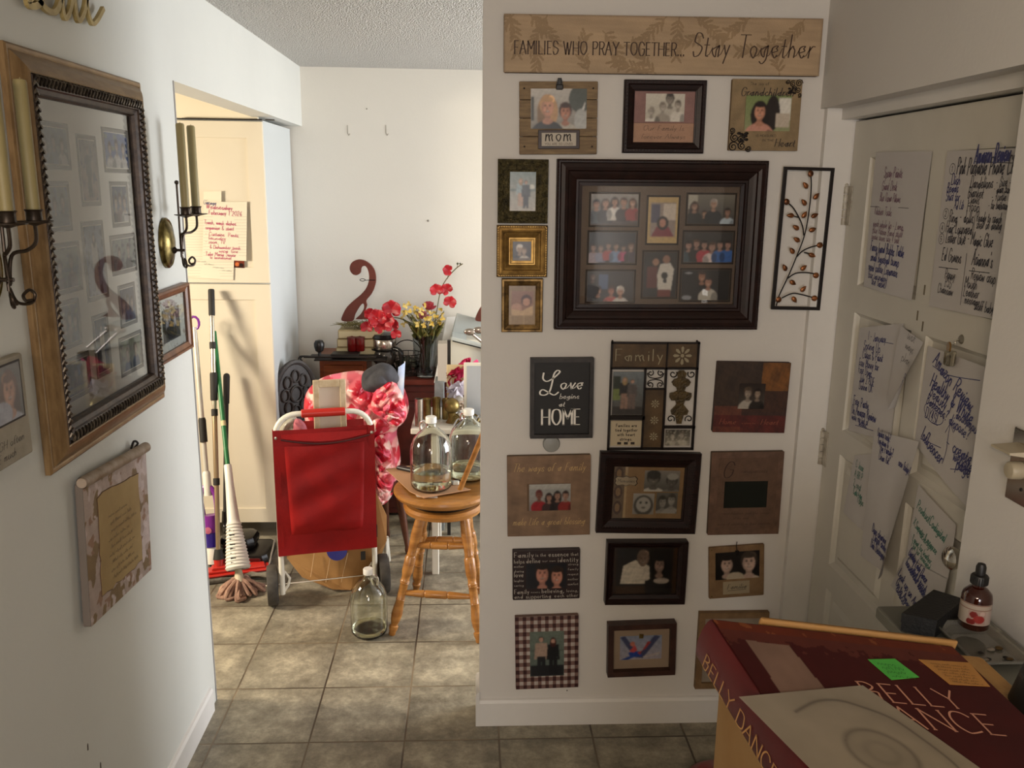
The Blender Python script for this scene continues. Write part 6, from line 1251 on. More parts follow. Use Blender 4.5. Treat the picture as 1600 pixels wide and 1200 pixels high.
# ---- puffed cloth / paper shapes
def puff(name, poly, Y, D, mat_, crum=.01, f=9, seed=1, cols=None, nr=26, na=90, parent=None, lay=None, back=True, yoff=0.0):
    P = [W(x, y, Y) for x, y in crom(poly, 4, True)]; cx = sum(p.x for p in P)/len(P); cz = sum(p.z for p in P)/len(P)
    def outline(a):
        k = a*len(P); i = int(k) % len(P); t_ = k-int(k); p, q_ = P[i], P[(i+1) % len(P)]; return p.x+(q_.x-p.x)*t_-cx, p.z+(q_.z-p.z)*t_-cz
    b = MB(); vs, U, V = [], [], []
    ph = [random.Random(seed+i).uniform(0, 6.28) for i in range(6)]
    for side in ((-1, 1) if back else (-1,)):
        base = len(b.v); vs = []
        for j in range(nr+1):
            r_ = j/nr
            for i in range(na):
                ox, oz = outline(i/na); x, z = ox*r_, oz*r_; d_ = D*math.sqrt(max(0, 1-r_**2.2))
                c_ = crum*(abs(math.sin(f*x*6+ph[0]+3*math.sin(f*z*4+ph[1])))+abs(math.sin(f*z*7+ph[2]+2*math.sin(f*x*5+ph[3])))-.8)*(1-r_**6)
                vs.append((x+.3*c_, side*(d_+c_)+yoff, z+.3*c_)); U.append(x); V.append(z)
        fs = []
        for j in range(nr):
            for i in range(na):
                a_, c_ = j*na+i, j*na+(i+1) % na; q_ = (a_, c_, c_+na, a_+na); fs.append(q_ if side > 0 else tuple(reversed(q_)))
        b.add(vs, fs)
    cl = None
    if lay is not None:
        U, V = np.array(U), np.array(V); C_ = lay(U, V); cl = np.ones((len(U), 4)); cl[:, :3] = C_
    return b.build(name, mat_, parent, smooth=True, cols=cl, loc=None if parent else (cx, Y, cz), angle=60), (cx, Y, cz)
def hearts(U, V, sc=.052, seed=3):
    C_ = np.zeros((len(U), 3)); C_[:] = lin('#e59c98'); 
    q = snoise(U*2, V*2, 3, seed); C_[q > .3] = lin('#efc7bd'); C_[q < -.45] = lin('#d4606a')
    R_ = random.Random(seed); x0, x1, z0, z1 = U.min(), U.max(), V.min(), V.max(); n = int((x1-x0)*(z1-z0)/(sc*sc)*1.5)
    for k in range(n):
        cx, cz, s_, a = R_.uniform(x0, x1), R_.uniform(z0, z1), sc*R_.uniform(.35, .6), R_.uniform(-.9, .9); c_ = lin(R_.choice(['#c4283a', '#d8435a', '#b51c30', '#e06a80', '#c4283a']))
        x = ((U-cx)*math.cos(a)+(V-cz)*math.sin(a))/s_; y = (-(U-cx)*math.sin(a)+(V-cz)*math.cos(a))/s_+.15
        C_[(x*x+y*y-.6)**3-x*x*y**3*1.1 < 0] = c_
    return C_
M_bag = vcmat('heart_print_film', .3)
pb = thing('gift_bag', 'big crumpled pink plastic gift bag printed with red hearts', 'gift bag', (0, 0, 0))
o1, c1 = puff('bag_body', [(476, 650), (478, 615), (500, 592), (530, 583), (565, 580), (590, 590), (612, 580), (634, 612), (638, 645), (620, 672), (626, 720), (612, 775), (590, 790), (560, 780), (540, 740), (520, 700), (490, 685)], 3.92, .15, M_bag, .02, 5, 4, lay=hearts, parent=pb, nr=60, na=260)
o1.location = c1
o3, c3 = puff('gathered_ruffle', [(580, 640), (585, 612), (600, 596), (618, 598), (637, 644), (620, 668), (600, 655)], 3.72, .05, M_bag, .022, 9, 7, lay=lambda U, V: hearts(U, V, .045, 8), parent=pb, nr=30, na=120); o3.location = c3
o4, c4_ = puff('bag_tail', [(584, 690), (600, 680), (612, 700), (618, 740), (606, 778), (590, 790), (586, 740)], 3.76, .05, M_bag, .02, 9, 11, lay=lambda U, V: hearts(U, V, .05, 5), parent=pb, nr=30, na=120); o4.location = c4_
# round wooden table carrying the bag
p = W(560, 760, 3.95); tb = thing('side_table', 'dark brown wooden side table under the pink bag, two turned legs showing', 'table', (-.46, 3.98, 0))
M_bw = mat('brown_stained_wood', '#5c3420', .4, col2='#43220f', vscale=12)
q = MB(); q.lathe([(0, .36), (.20, .36), (.21, .37), (.21, .385), (.2, .392), (0, .392)], seg=40, cap=False); q.build('table_top', M_bw, tb, smooth=True)
for a in (20, 110, 200, 290):
    a = math.radians(a-35); q = MB(); q.lathe([(.012, 0), (.015, .02), (.011, .04), (.016, .12), (.022, .25), (.018, .36)], (.17*math.cos(a), .17*math.sin(a), 0), (-.05*math.cos(a), -.05*math.sin(a), .36), 12); q.build('leg', M_bw, tb, smooth=True)
# wood-backed canvas in the cart
Mc = cart.matrix_world
cv = thing('stretched_canvas', 'small stretched canvas seen from behind, standing in the red trolley', 'canvas', Mc @ Matrix.Translation((.03, .045, .60)))
M_raw = mat('raw_canvas_wood', '#b09a7a', .75, col2='#c4b294', vscale=25)
for (x0, z0, x1, z1) in ((-.066, 0, -.042, .365), (.042, 0, .066, .365), (-.042, .335, .042, .365), (-.042, 0, .042, .03)): q = MB(); q.bbox(x0, -.012, z0, x1, .004, z1, .002); q.build('stretcher_bar', M_raw, cv)
q = MB(); q.box(-.06, .002, .005, .06, .006, .36); q.build('canvas_back', mat('canvas_back', '#cdbfae', .85), cv)
# grey hat on top of the bag
o_, c_ = puff('felt_hat', [(566, 606), (566, 585), (578, 574), (596, 567), (612, 572), (622, 585), (622, 597), (606, 605), (590, 612), (578, 612)], 3.75, .06, mat('charcoal_felt', '#47464a', .85, col2='#2c2b2e', vscale=8), .008, 5, 3)
tag(o_, 'charcoal grey felt hat lying on the pink bag', 'hat')
# rolled brochure
bp = W(628, 600, 3.88); br = thing('brochure', 'curled pale blue and white brochure beside the grey hat', 'brochure', (bp.x, 3.88, bp.z-.08))
q = MB(); q.grid(lambda u, v: (-.018+.03*math.sin(u*2.2)+.01*(v-.5), -.03+.05*(1-math.cos(u*2.4))*.5, .165*v+.02*math.sin(u*2)), 14, 12); q.grid(lambda u, v: (-.018+.03*math.sin((1-u)*2.2)+.01*(v-.5), -.0295+.05*(1-math.cos((1-u)*2.4))*.5, .165*v+.02*math.sin((1-u)*2)), 14, 12)
q.build('brochure_cover', mat('pale_blue_print', '#9db4dc', .35, col2='#d9dfe6', vscale=14), br, smooth=True)
# ================================================================ cardboard under and behind the cart
q = MB(); a = W(448, 868, 3.66); b_ = W(600, 862, 3.74); p0 = WZ(470, 905, .012); p1 = WZ(560, 925, .004)
cbx = thing('cardboard_sheet', 'large folded corrugated cardboard sheet leaning behind the red trolley', 'cardboard', (0, 0, 0))
M_cb = mat('corrugated_cardboard', '#9c7444', .85, col2='#8c6638', vscale=6)
F1 = [WZ(505, 920, .002), WZ(560, 915, .002), W(600, 850, 3.60), W(606, 800, 3.66), W(590, 770, 3.66), W(450, 770, 3.62), W(447, 868, 3.58), W(470, 890, 3.56)]
F1 = [W(520, 921, 3.52), W(548, 922, 3.54), W(580, 912, 3.58), W(604, 845, 3.60), W(604, 806, 3.63), W(588, 772, 3.64), W(450, 770, 3.62), W(448, 872, 3.60), W(472, 902, 3.56)]
q = MB(); n = len(F1); q.add([tuple(p) for p in F1]+[(p.x, p.y+.006, p.z) for p in F1], [tuple(range(n)), tuple(range(2*n-1, n-1, -1))]+[(i, n+i, n+(i+1) % n, (i+1) % n) for i in range(n)]); q.build('board', M_cb, cbx)
q = MB()
for k in range(3): a_ = W(492+k*26, 862, 3.585); c_ = W(486+k*24, 908-(k == 0)*8, 3.535); q.tube([(a_.x, a_.y-.012, a_.z), (c_.x, c_.y-.012, c_.z)], .0018, 5)
q.build('crease_line', mat('cardboard_crease', '#b89468', .8), cbx)
q = MB(); c_ = W(527, 861, 3.57); q.lathe([(0, 0), (.045, 0), (.045, .003), (0, .004)], (c_.x, c_.y-.01, c_.z+.008), (0, -1, .2), 24, False); tag(q.build('blue_disc', mat('blue_plastic', '#2c2c8c', .4)), 'sliver of a blue disc just under the red trolley bag', 'disc')
# small white folding frame at the right wheel
wf = thing('white_folding_frame', 'small white folding metal stand behind the right trolley wheel', 'stand', (-.36, 3.72, 0))
q = MB(); A1, A2, A3 = W(600, 842, 3.74), WZ(588, 888, .02), WZ(603, 892, .02); A2 = WZ(584, 893, .012); A3 = WZ(604, 893, .012); o_ = Vector((-.36, 3.72, 0))
q.tube([tuple(A2-o_), tuple(A1-o_+Vector((-.01, 0, 0))), tuple(A1-o_+Vector((.01, 0, 0))), tuple(A3-o_)], .009, 8); q.tube([tuple(A2-o_+Vector((0, .12, 0))), tuple(A1-o_+Vector((-.01, .03, -.005))), tuple(A1-o_+Vector((.01, .03, -.005))), tuple(A3-o_+Vector((0, .12, 0)))], .009, 8); q.build('folding_legs', M_wt, wf, smooth=True)
# ================================================================ bar stool
M_oak = mat('golden_oak', '#a9743a', .32, col2='#8a5824', vscale=10, wave=(1, 1, 5)); M_oak2 = mat('golden_oak_seat', '#a9743a', .3, col2='#8c5c28', vscale=8, wave=(1, 8, 1))
st = thing('bar_stool', 'golden oak bar stool with turned legs and round seat holding glass jugs', 'stool', (-.105, 3.29, 0)); so = Vector((-.105, 3.29, 0))
SZ = .575
q = MB(); R_ = [(0, SZ-.046), (.14, SZ-.046), (.168, SZ-.04), (.19, SZ-.028), (.198, SZ-.014), (.196, SZ-.004), (.186, SZ), (.16, SZ-.004), (.06, SZ-.010), (0, SZ-.011)]; q.lathe(R_, seg=48, cap=False); q.build('seat', M_oak2, st, smooth=True)
q = MB(); q.lathe([(.10, SZ-.062), (.135, SZ-.06), (.14, SZ-.047), (0, SZ-.047)], seg=40, cap=True); q.build('swivel_ring', mat('black_swivel', '#1c1814', .4), st)
q = MB(); q.lathe([(0, SZ-.10), (.12, SZ-.10), (.155, SZ-.092), (.16, SZ-.075), (.15, SZ-.064), (0, SZ-.062)], seg=44, cap=False); q.build('lower_seat_plate', M_oak, st, smooth=True)
feet = [WZ(612, 992, 0)-so, WZ(749, 1004, 0)-so, WZ(650, 922, 0)-so, WZ(752, 926, 0)-so]
feet = [Vector((f.x, f.y, 0)) for f in feet]
tops = [Vector((-.085, -.09, SZ-.09)), Vector((.085, -.09, SZ-.09)), Vector((-.075, .085, SZ-.09)), Vector((.085, .085, SZ-.09))]
def turned(p0, p1, prof, nm, sub=None):
    q = MB(); d_ = p1-p0; L_ = d_.length; q.lathe([(r_, f_*L_) for r_, f_ in prof], p0, d_, 16); return q.build(nm, M_oak, st, smooth=True, angle=50)
LP = [(.011, 0), (.014, .01), (.0135, .03), (.018, .055), (.0185, .08), (.0125, .088), (.0135, .094), (.019, .13), (.022, .18), (.0195, .24), (.0165, .30), (.0185, .305), (.0165, .31), (.0165, .44), (.019, .445), (.0165, .452), (.020, .46), (.0165, .47), (.017, .50), (.0215, .54), (.0215, .66), (.0165, .675), (.0185, .685), (.0165, .695), (.018, .75), (.0215, .85), (.019, .95), (.016, 1)]
for k in range(4): turned(feet[k], tops[k], LP, 'leg')
ft = Vector(feet[3]); 
SP = [(.006, 0), (.010, .05), (.0155, .30), (.0115, .315), (.015, .325), (.0155, .34), (.0155, .62), (.0115, .635), (.015, .645), (.0155, .66), (.010, .93), (.006, 1)]
def at_(k, f): return feet[k].lerp(tops[k], f)
for (i, j, f_) in ((0, 1, .36), (0, 1, .76), (2, 3, .58), (2, 3, .86), (0, 2, .62), (0, 2, .85), (1, 3, .62), (1, 3, .85)): turned(at_(i, f_), at_(j, f_), SP, 'stretcher')
q = MB(); a = W(719, 764, 3.12)-so; c_ = W(757, 672, 3.02)-so; q.tube([tuple(a), tuple(c_)], [.0125, .0125], 12, flat=.7); q.build('back_post', M_oak, st, smooth=True)
# ---- glass jugs
def glassmat():
    m = mat('clear_glass', '#f2f4ec', .0, trans=1.0, ior=1.45); return m
M_glass = glassmat(); M_water = mat('water', '#f4f2dc', .0, trans=1.0, ior=1.33); M_cap = mat('white_cap', '#d9d6cf', .35)
def jug(loc, R_, H_, fill, label, tint=None, rot=0):
    j = thing('glass_jug', label, 'jug', Matrix.Translation(loc) @ Matrix.Rotation(rot, 4, 'Z'), 'glass gallon jugs')
    k = R_/.08; hh = H_/.29
    out = [(.0, .004), (.055, .0), (.070, .003), (.078, .014), (.080, .03), (.080, .155), (.077, .175), (.066, .205), (.048, .228), (.030, .243), (.021, .252), (.0185, .262), (.0185, .274)]
    inn = [(.0162, .274), (.0162, .262), (.0185, .253), (.028, .241), (.046, .226), (.0635, .203), (.0745, .174), (.0772, .155), (.0772, .03), (.0745, .015), (.067, .0075), (.05, .006), (0, .009)]
    q = MB(); q.lathe([(r_*k, z*hh) for r_, z in out+inn], seg=48, cap=False); q.build('glass_body', M_glass, j, smooth=True, angle=60)
    q = MB(); q.tube(crom([(.019*k, 0, .262*hh), (.04*k, 0, .266*hh), (.05*k, 0, .25*hh), (.046*k, 0, .228*hh)], 6), .005*k, 10); q.build('finger_ring', M_glass, j, smooth=True)
    z1 = fill*hh; q = MB(); pr = [(0, .0092*hh+.0004), (.048*k, .0065*hh+.0004), (.066*k, .008*hh+.0004), (.0738*k, .0155*hh), (.0767*k, .03*hh), (.0767*k, z1), (0, z1)]; q.lathe(pr, seg=48, cap=False); q.build('liquid', M_water, j, smooth=True)
    q = MB(); q.lathe([(0, .292*hh), (.019*k, .292*hh), (.021*k, .289*hh), (.021*k, .268*hh), (.0195*k, .267*hh)], seg=32, cap=False); q.build('screw_cap', M_cap, j, smooth=True)
    return j
p = WZ(577, 985, 0); jug((-.398, 3.175, .0005), .073, .275, .030, 'clear glass jug with white cap standing on the tiled floor by the stool leg', rot=-.5)
sheetz = SZ+.004
jug((-.150, 3.262, sheetz+.0015), .083, .29, .075, 'clear glass jug of water standing at the front of the bar stool', rot=2.6)
jug((-.004, 3.40, SZ+.0005), .083, .29, .05, 'clear glass jug at the back of the bar stool next to the wall edge', rot=2.2)
b = MB(); P = [WZ(x, y, SZ+.003) for x, y in ((603, 733), (640, 728), (705, 755), (735, 765), (662, 778), (640, 768))]; b.prism([(p.x, p.y) for p in P], SZ+.0015, SZ+.0045); tag(b.build('cardboard_piece', mat('pinkish_card', '#b58a66', .85)), 'flat piece of brown card under the front jug on the stool', 'card')
b = MB(); P = [WZ(x, y, SZ+.002) for x, y in ((650, 769), (683, 769), (684, 773), (652, 772))]; b.prism([(p.x, p.y-.012) for p in P], SZ-.008, SZ-.004); tag(b.build('paper_slip', mat('white_slip', '#d9d4c8', .8)), 'thin white slip at the front edge of the stool seat', 'paper')
p = WZ(631, 733, SZ+.012); b = MB(); b.T = Matrix.Translation((p.x+.01, p.y+.0, SZ+.006)) @ Matrix.Rotation(-.6, 4, 'Z'); b.bbox(-.045, -.014, 0, .045, .014, .014, .004); tag(b.build('remote_control', mat('dark_remote', '#2a2826', .4)), 'small black remote beside the front jug', 'remote')
p = WZ(712, 755, SZ+.01); b = MB(); b.bbox(p.x-.014, p.y-.012, SZ+.0052, p.x+.014, p.y+.012, SZ+.02, .004); tag(b.build('folded_tag', mat('white_tag', '#d6d2c4', .7)), 'tiny folded white tag between the two jugs', 'tag')
# ================================================================ white side stand behind the stool with gold party things
ws = thing('white_table', 'plain white table with square legs behind the bar stool', 'table', (.03, 3.86, 0)); TZ = .70
q = MB(); q.bbox(-.29, -.17, TZ-.025, .42, .22, TZ, .004); q.build('table_top', M_wt, ws)
for x, y in ((-.185, -.145), (.39, -.145), (-.185, .19), (.39, .19)): q = MB(); q.bbox(x-.016, y-.016, 0, x+.016, y+.016, TZ-.025, .003); q.build('leg', M_wt, ws)
for z in (.30, .42): q = MB(); q.bbox(-.165, -.155, z, .37, -.135, z+.028, .003); q.build('rail', M_wt, ws)
M_bru = mat('satin_steel', '#a89c90', .22, metal=.9)
p = W(655, 660, 3.74); b = MB(); b.lathe([(0, 0), (.018, 0), (.018, .125), (.0155, .125), (.0155, .02)], (p.x, 3.74, TZ+.0005), seg=24, cap=False); tag(b.build('steel_tumbler', M_bru, smooth=True), 'tall slim brushed steel tumbler behind the front jug', 'tumbler')
M_gl = mat('shiny_gold', '#8f7a48', .38, metal=.8, col2='#6b5a30', vscale=30)
for k, (px, pz) in enumerate(((667, .095), (682, .10), (697, .095))):
    p = W(px, 640, 3.86); b = MB(); b.lathe([(0, 0), (.018, .0), (.0195, .05), (.017, .07), (.021, pz), (.018, pz), (.014, .07)], (p.x, 3.86, TZ+.0005), seg=20, cap=False); tag(b.build('gold_cup', M_gl, smooth=True), ('gold cup nearest the steel tumbler', 'gold cup in the middle of the row of three', 'gold cup nearest the round gold bauble')[k], 'cup', 'gold cups on the white table')
p = W(706, 650, 3.80); b = MB(); b.sphere((p.x, 3.80, TZ+.078), .036, 24); b.lathe([(.028, 0), (.016, .02), (.02, .048)], (p.x, 3.80, TZ+.0005), seg=20); tag(b.build('gold_bauble', M_gl, smooth=True), 'round matte gold bauble behind the two jugs', 'bauble')
p = W(716, 648, 3.88); b = MB(); b.sphere((p.x, 3.88, TZ+.075), .032, 20); b.lathe([(.025, 0), (.014, .02), (.014, .05)], (p.x, 3.88, TZ+.0005), seg=20); tag(b.build('white_bauble', mat('pearl_white', '#d6d2c6', .25), smooth=True), 'pearly white bauble tucked behind the gold one', 'bauble')
R_ = random.Random(12)
for k in range(12):
    x, y = -.10+R_.uniform(0, .20), 3.74+R_.uniform(-.02, .06); b = MB(); s_ = R_.uniform(.5, 1)
    b.tube(crom([(x, y, TZ+.006), (x+.03*s_, y+.01, TZ+.05*s_), (x+.055*s_, y, TZ+.03*s_), (x+.04*s_, y-.02, TZ+.008), (x+.07*s_, y-.02, TZ+.02)], 4), .0045, 7); tag(b.build('ribbon_curl', (M_gl, mat('silver_ribbon', '#b9b9bd', .2, metal=.8))[k % 2], smooth=True), ('shiny gold ribbon curl in the heap behind the jugs', 'silver ribbon curl in the heap behind the jugs')[k % 2], 'ribbon', ('gold ribbon curls on the white table', 'silver ribbon curls on the white table')[k % 2])
# pink and white paper flowers and picture frame standing on the white table
fr = thing('standing_picture_frame', 'white framed pale panel standing on the white table at the wall edge', 'picture frame', (.045, 3.83, TZ+.0005))
q = MB(); q.bbox(-.072, 0, 0, .12, .014, .27, .003); q.build('white_rim', M_wt, fr); q = MB(); q.box(-.058, -.002, .014, .106, 0, .256); q.build('pale_panel', mat('pale_grey_panel', '#a9adb2', .5), fr)
q = MB(); b = q; p = W(713, 640, 3.92); b.T = Matrix.Translation((p.x, 3.93, TZ+.0005)); b.bbox(-.045, 0, .10, .05, .01, .24, .003); b.bbox(-.045, 0, 0, -.03, .01, .1, .002); b.bbox(-.01, 0, 0, .005, .01, .1, .002); b.bbox(.035, 0, 0, .05, .01, .1, .002)
tag(b.build('cream_wooden_cutout', mat('cream_wood', '#cdbb90', .6)), 'cream wooden cut-out with slots behind the gold bauble', 'ornament')
def tissue(px, py, s_, col, col2, label, Y=3.95):
    p = W(px, py, Y); t_ = thing('tissue_paper_flower', label, 'paper flower', (p.x, Y, p.z), 'tissue paper flowers')
    R_ = random.Random(px)
    for k in range(9):
        a = k*.7+R_.uniform(-.2, .2); e = R_.uniform(-.5, .9); q = MB()
        dv = Vector((math.cos(a)*math.cos(e), -abs(math.sin(a))*.6, math.sin(e)+.2*math.sin(a))).normalized(); up = dv.orthogonal().normalized(); sd = dv.cross(up)
        q.grid(lambda u, v: tuple(dv*s_*(v*1.0)+sd*s_*(u-.5)*1.3*math.sin(.5+v*1.8)+up*s_*(.25*math.sin(7*u+k)*v+.35*v*v)), 14, 8)
        q.build('petal', mat('tissue_'+col, col, .6, col2=col2, vscale=20), t_, smooth=True)
    return t_
tissue(716, 590, .055, '#c41840', '#8c1030', 'crimson tissue flower, darkest of the bunch'); tissue(733, 582, .06, '#e0457c', '#c22a5c', 'hot pink tissue flower beside the crimson one'); tissue(748, 590, .05, '#eaa0bc', '#d87a9c', 'pale pink tissue flower at the wall edge')
tissue(716, 612, .055, '#e4dfe6', '#c9c4d2', 'white tissue flower below the pink ones', 3.90); tissue(722, 632, .045, '#d6c0ac', '#e0d2c0', 'beige tissue flower lowest in the bunch', 3.88)
# support box behind flowers
# ================================================================ dresser and low cabinet along the back wall
M_ch = mat('cherry_wood', '#8c4a22', .35, col2='#6e3416', vscale=9, wave=(1, 1, 7)); M_dch = mat('dark_cherry_wood', '#4c1c14', .35, col2='#34110c', vscale=9)
ds_ = thing('drawer_chest', 'small cherry wood drawer chest against the back wall under the wooden scroll', 'chest of drawers', (-.655, 4.47, 0)); DZ = .872
q = MB(); q.bbox(-.13, -.0, .03, .115, .23, DZ-.02, .003); q.build('chest_body', M_ch, ds_)
q = MB(); q.bbox(-.15, -.02, DZ-.02, .13, .24, DZ, .005); q.build('chest_top', M_ch, ds_)
for k in range(4): q = MB(); z1 = DZ-.045-k*.19; q.bbox(-.108, -.012, z1-.165, .095, 0, z1, .004); d_ = q.build('drawer', M_ch, ds_); q = MB(); q.lathe([(.006, 0), (.006, .012), (.016, .016), (.018, .024), (.012, .032), (0, .034)], (-.006, -.012, z1-.075), (0, -1, 0), 20, False); q.build('drawer_knob', M_ch, d_, smooth=True)
lo = thing('low_cabinet', 'dark cherry low cabinet with panel doors below the flower vase', 'cabinet', (-.18, 4.40, 0)); LZ = .765
q = MB(); q.bbox(-.30, .02, .02, .62, .31, LZ-.03, .004); q.build('cabinet_body', M_dch, lo); q = MB(); q.bbox(-.32, -.01, LZ-.03, .64, .32, LZ, .006); q.build('cabinet_top', mat('cherry_top', '#5e261a', .3, col2='#43170f', vscale=8), lo)
for k in range(3):
    x0 = -.28+k*.30; b = MB(); R_ = [[(x0+i_, y, .06+i_), (x0+.28-i_, y, .06+i_), (x0+.28-i_, y, LZ-.07-i_), (x0+i_, y, LZ-.07-i_)] for i_, y in ((0, .02), (0, .004), (.045, .004), (.05, .012), (.065, .012), (.08, .006))]; b.loft(R_, True, True); d_ = b.build('panel_door', M_dch, lo)
    q = MB(); q.sphere((x0+.25, -.004, .5), .010, 10); q.build('knob', M_brass, d_, smooth=True)
# wooden scroll on books
def scrollpoly():
    def Z(x, y): return (x/5.0, y/5.0)
    outer = [(470, 600), (478, 560), (510, 500), (560, 450), (620, 400), (665, 345), (685, 280), (680, 220), (660, 180), (635, 180), (622, 200), (618, 230), (590, 248), (560, 242), (538, 215), (535, 180), (555, 145), (600, 127), (650, 135), (700, 170), (730, 220), (738, 290), (725, 350), (700, 400), (662, 448), (668, 485), (654, 535), (668, 568), (700, 588), (640, 592), (585, 592), (585, 584), (615, 556), (642, 515), (646, 482), (634, 470), (604, 505), (574, 560), (560, 604), (515, 610)]
    return [(440+x/5, 380+y/5) for x, y in outer]
def scroll_thing(dx, label, Y=4.58, z0=None):
    P = crom([( (p:=W(x+dx, y, Y)).x, p.z) for x, y in scrollpoly()], 3, True); cx = sum(p[0] for p in P)/len(P); zb_ = min(p[1] for p in P); s_ = thing('wooden_scroll', label, 'ornament', (cx, Y, zb_), 'rusty brown wooden scrolls')
    from mathutils.geometry import tessellate_polygon
    Q = [(x-cx, z-zb_) for x, z in P]; tri = tessellate_polygon([[Vector((x, z, 0)) for x, z in Q]]); n = len(Q)
    b = MB(); b.add([(x, -.012, z) for x, z in Q]+[(x, .012, z) for x, z in Q], [tuple(t) for t in tri]+[tuple(n+i for i in reversed(t)) for t in tri]+[(i, (i+1) % n, n+(i+1) % n, n+i) for i in range(n)])
    b.build('scroll_body', mat('rust_brown_wood', '#6b2f20', .55, col2='#5a2518', vscale=10), s_); return s_, zb_, cx
s_, zs, cxs = scroll_thing(0, 'rusty brown wooden scroll shaped like a figure 2, standing on books')
q = MB(); p = W(570, 437, 4.58); q.tube([(p.x-cxs+.014*math.cos(a*.6)-.01, -.014, p.z-zs+.006*math.sin(a*.6)) for a in range(11)]+[(p.x-cxs+.055, -.014, p.z-zs)], .002, 6); q.build('wire_hook', M_iron, s_, smooth=True)
s2, zs2, cx2 = scroll_thing(209, 'second brown wooden scroll mostly hidden behind the gallery wall edge')
# books under the scroll
hgt = zs-DZ; nb_ = 3; gz = .062
for k in range(nb_):
    z0 = DZ+.001+gz*0+k*(hgt-.03)/nb_; z1 = DZ+(k+1)*(hgt-.03)/nb_-.001; x0 = -.685+k*.006
    t = thing('old_book', ('bottom cream book under the wooden scroll', 'middle cream book under the wooden scroll', 'top cream book under the wooden scroll')[k], 'book', (x0+.10, 4.55, z0), 'cream books under the wooden scroll')
    q = MB(); q.bbox(-.112, -.075, .0, .112, .075, z1-z0, .003); q.build('book_cover', mat('cream_book%d' % (k % 2), ('#b8a67c', '#a5946c')[k % 2], .7, col2='#8c7a54', vscale=14), t); q = MB(); q.box(-.108, -.0762, .005, .108, -.070, z1-z0-.005); q.build('page_block', mat('book_pages', '#c9bd98', .8), t)
R_ = random.Random(21)
sg_ = MB()
for k in range(120):
    a = R_.uniform(0, 6.28); l = R_.uniform(.03, .10); x, y = -.575+R_.uniform(-.09, .09), 4.55+R_.uniform(-.04, .04); z = zs-.026+R_.uniform(0, .02); sg_.tube([(x, y, z), (x+l*.5*math.cos(a), y-.4*l*abs(math.sin(a)), z+.012), (x+l*math.cos(a), y-.7*l*abs(math.sin(a)), z+R_.uniform(-.02, .03))], [.002, .0018, .0006], 4)
tag(sg_.build('dried_grass', mat('dried_grass', '#8c8256', .9, col2='#5c5834', vscale=20)), 'bundle of dry grass on the cream books around the scroll', 'dried grass', kind='stuff')
# twin red candles
for k, px in enumerate((552, 564)):
    p = W(px, 540, 4.50); t = thing('red_candle', ('dark red glass candle jar, left of the pair', 'dark red glass candle jar, right of the pair')[k], 'candle', (p.x, 4.46, DZ+.032), 'red candle jars on the chest')
    q = MB(); q.lathe([(0, 0), (.023, 0), (.026, .004), (.026, .066), (.024, .068), (.024, .05), (0, .05)], seg=28, cap=False); q.build('candle_glass', mat('red_glass', '#64100e', .15, coat=.5), t, smooth=True)
    q = MB(); q.lathe([(0, .066), (.0265, .066), (.0265, .073), (.008, .076), (0, .08)], seg=24, cap=False); q.build('lid', mat('red_lid', '#571110', .4), t, smooth=True)
# black metal wall rack with round black knob lying on the chest
rk = thing('metal_rack', 'black iron bar rack with a round black knob lying across the chest top', 'rack', (-.69, 4.44, DZ+.0005)); M_ir2 = mat('dark_rack_iron', '#221d1a', .45, metal=.4)
q = MB(); q.bbox(-.155, -.085, .012, .21, -.060, .022, .003); q.bbox(-.13, -.02, .006, .23, .01, .016, .003); q.bbox(-.10, -.10, .0, .26, .06, .006, .002); q.bbox(-.02, -.07, .016, .12, .02, .03, .003)
for x in (-.15, -.14): q.tube(crom([(x+.01, -.072, .02), (x-.02, -.08, .02), (x-.03, -.085, .006), (x-.02, -.09, -.0+.002)], 4), .004, 6)
q.build('iron_bars', M_ir2, rk, smooth=False)
q = MB(); q.lathe([(.008, .0), (.008, .02), (.02, .028), (.026, .05), (.026, .068), (.018, .082), (0, .086)], (-.075, -.072, .02), (0, 0, 1), 22, False); q.build('round_knob', mat('black_rubber_knob', '#141211', .35), rk, smooth=True)
# coffee maker / blender
p = W(597, 570, 4.36); bl = thing('coffee_maker', 'black and steel coffee maker beside the cherry chest', 'coffee maker', (p.x, 4.50, LZ+.0005))
q = MB(); q.lathe([(0, 0), (.062, 0), (.066, .01), (.066, .03), (.055, .045), (.05, .06), (0, .06)], seg=32, cap=False); q.build('black_base', mat('black_gloss', '#121110', .25), bl, smooth=True)
q = MB(); q.lathe([(.044, .06), (.058, .075), (.062, .11), (.052, .135), (.049, .135), (.058, .11), (.054, .078)], seg=32, cap=False); q.build('grey_carafe', mat('smoky_glass', '#5c5650', .1, trans=.5), bl, smooth=True)
q = MB(); q.lathe([(.05, .145), (.06, .15), (.062, .16), (.062, .195), (.058, .2)], seg=32); q.build('steel_band', M_bru, bl, smooth=True); q = MB(); q.lathe([(.0, .2), (.064, .2), (.066, .205), (.055, .222), (0, .225)], seg=32, cap=False); q.lathe([(.04, .135), (.07, .14), (.072, .148), (.05, .15)], seg=32); q.build('black_lid', mat('black_gloss', '#121110', .25), bl, smooth=True)
q = MB(); q.tube(crom([(.05, -.03, .15), (.085, -.05, .14), (.09, -.05, .09), (.075, -.04, .03), (.055, -.03, .03)], 5), .011, 10); q.build('black_handle', mat('black_gloss', '#121110', .25), bl, smooth=True)
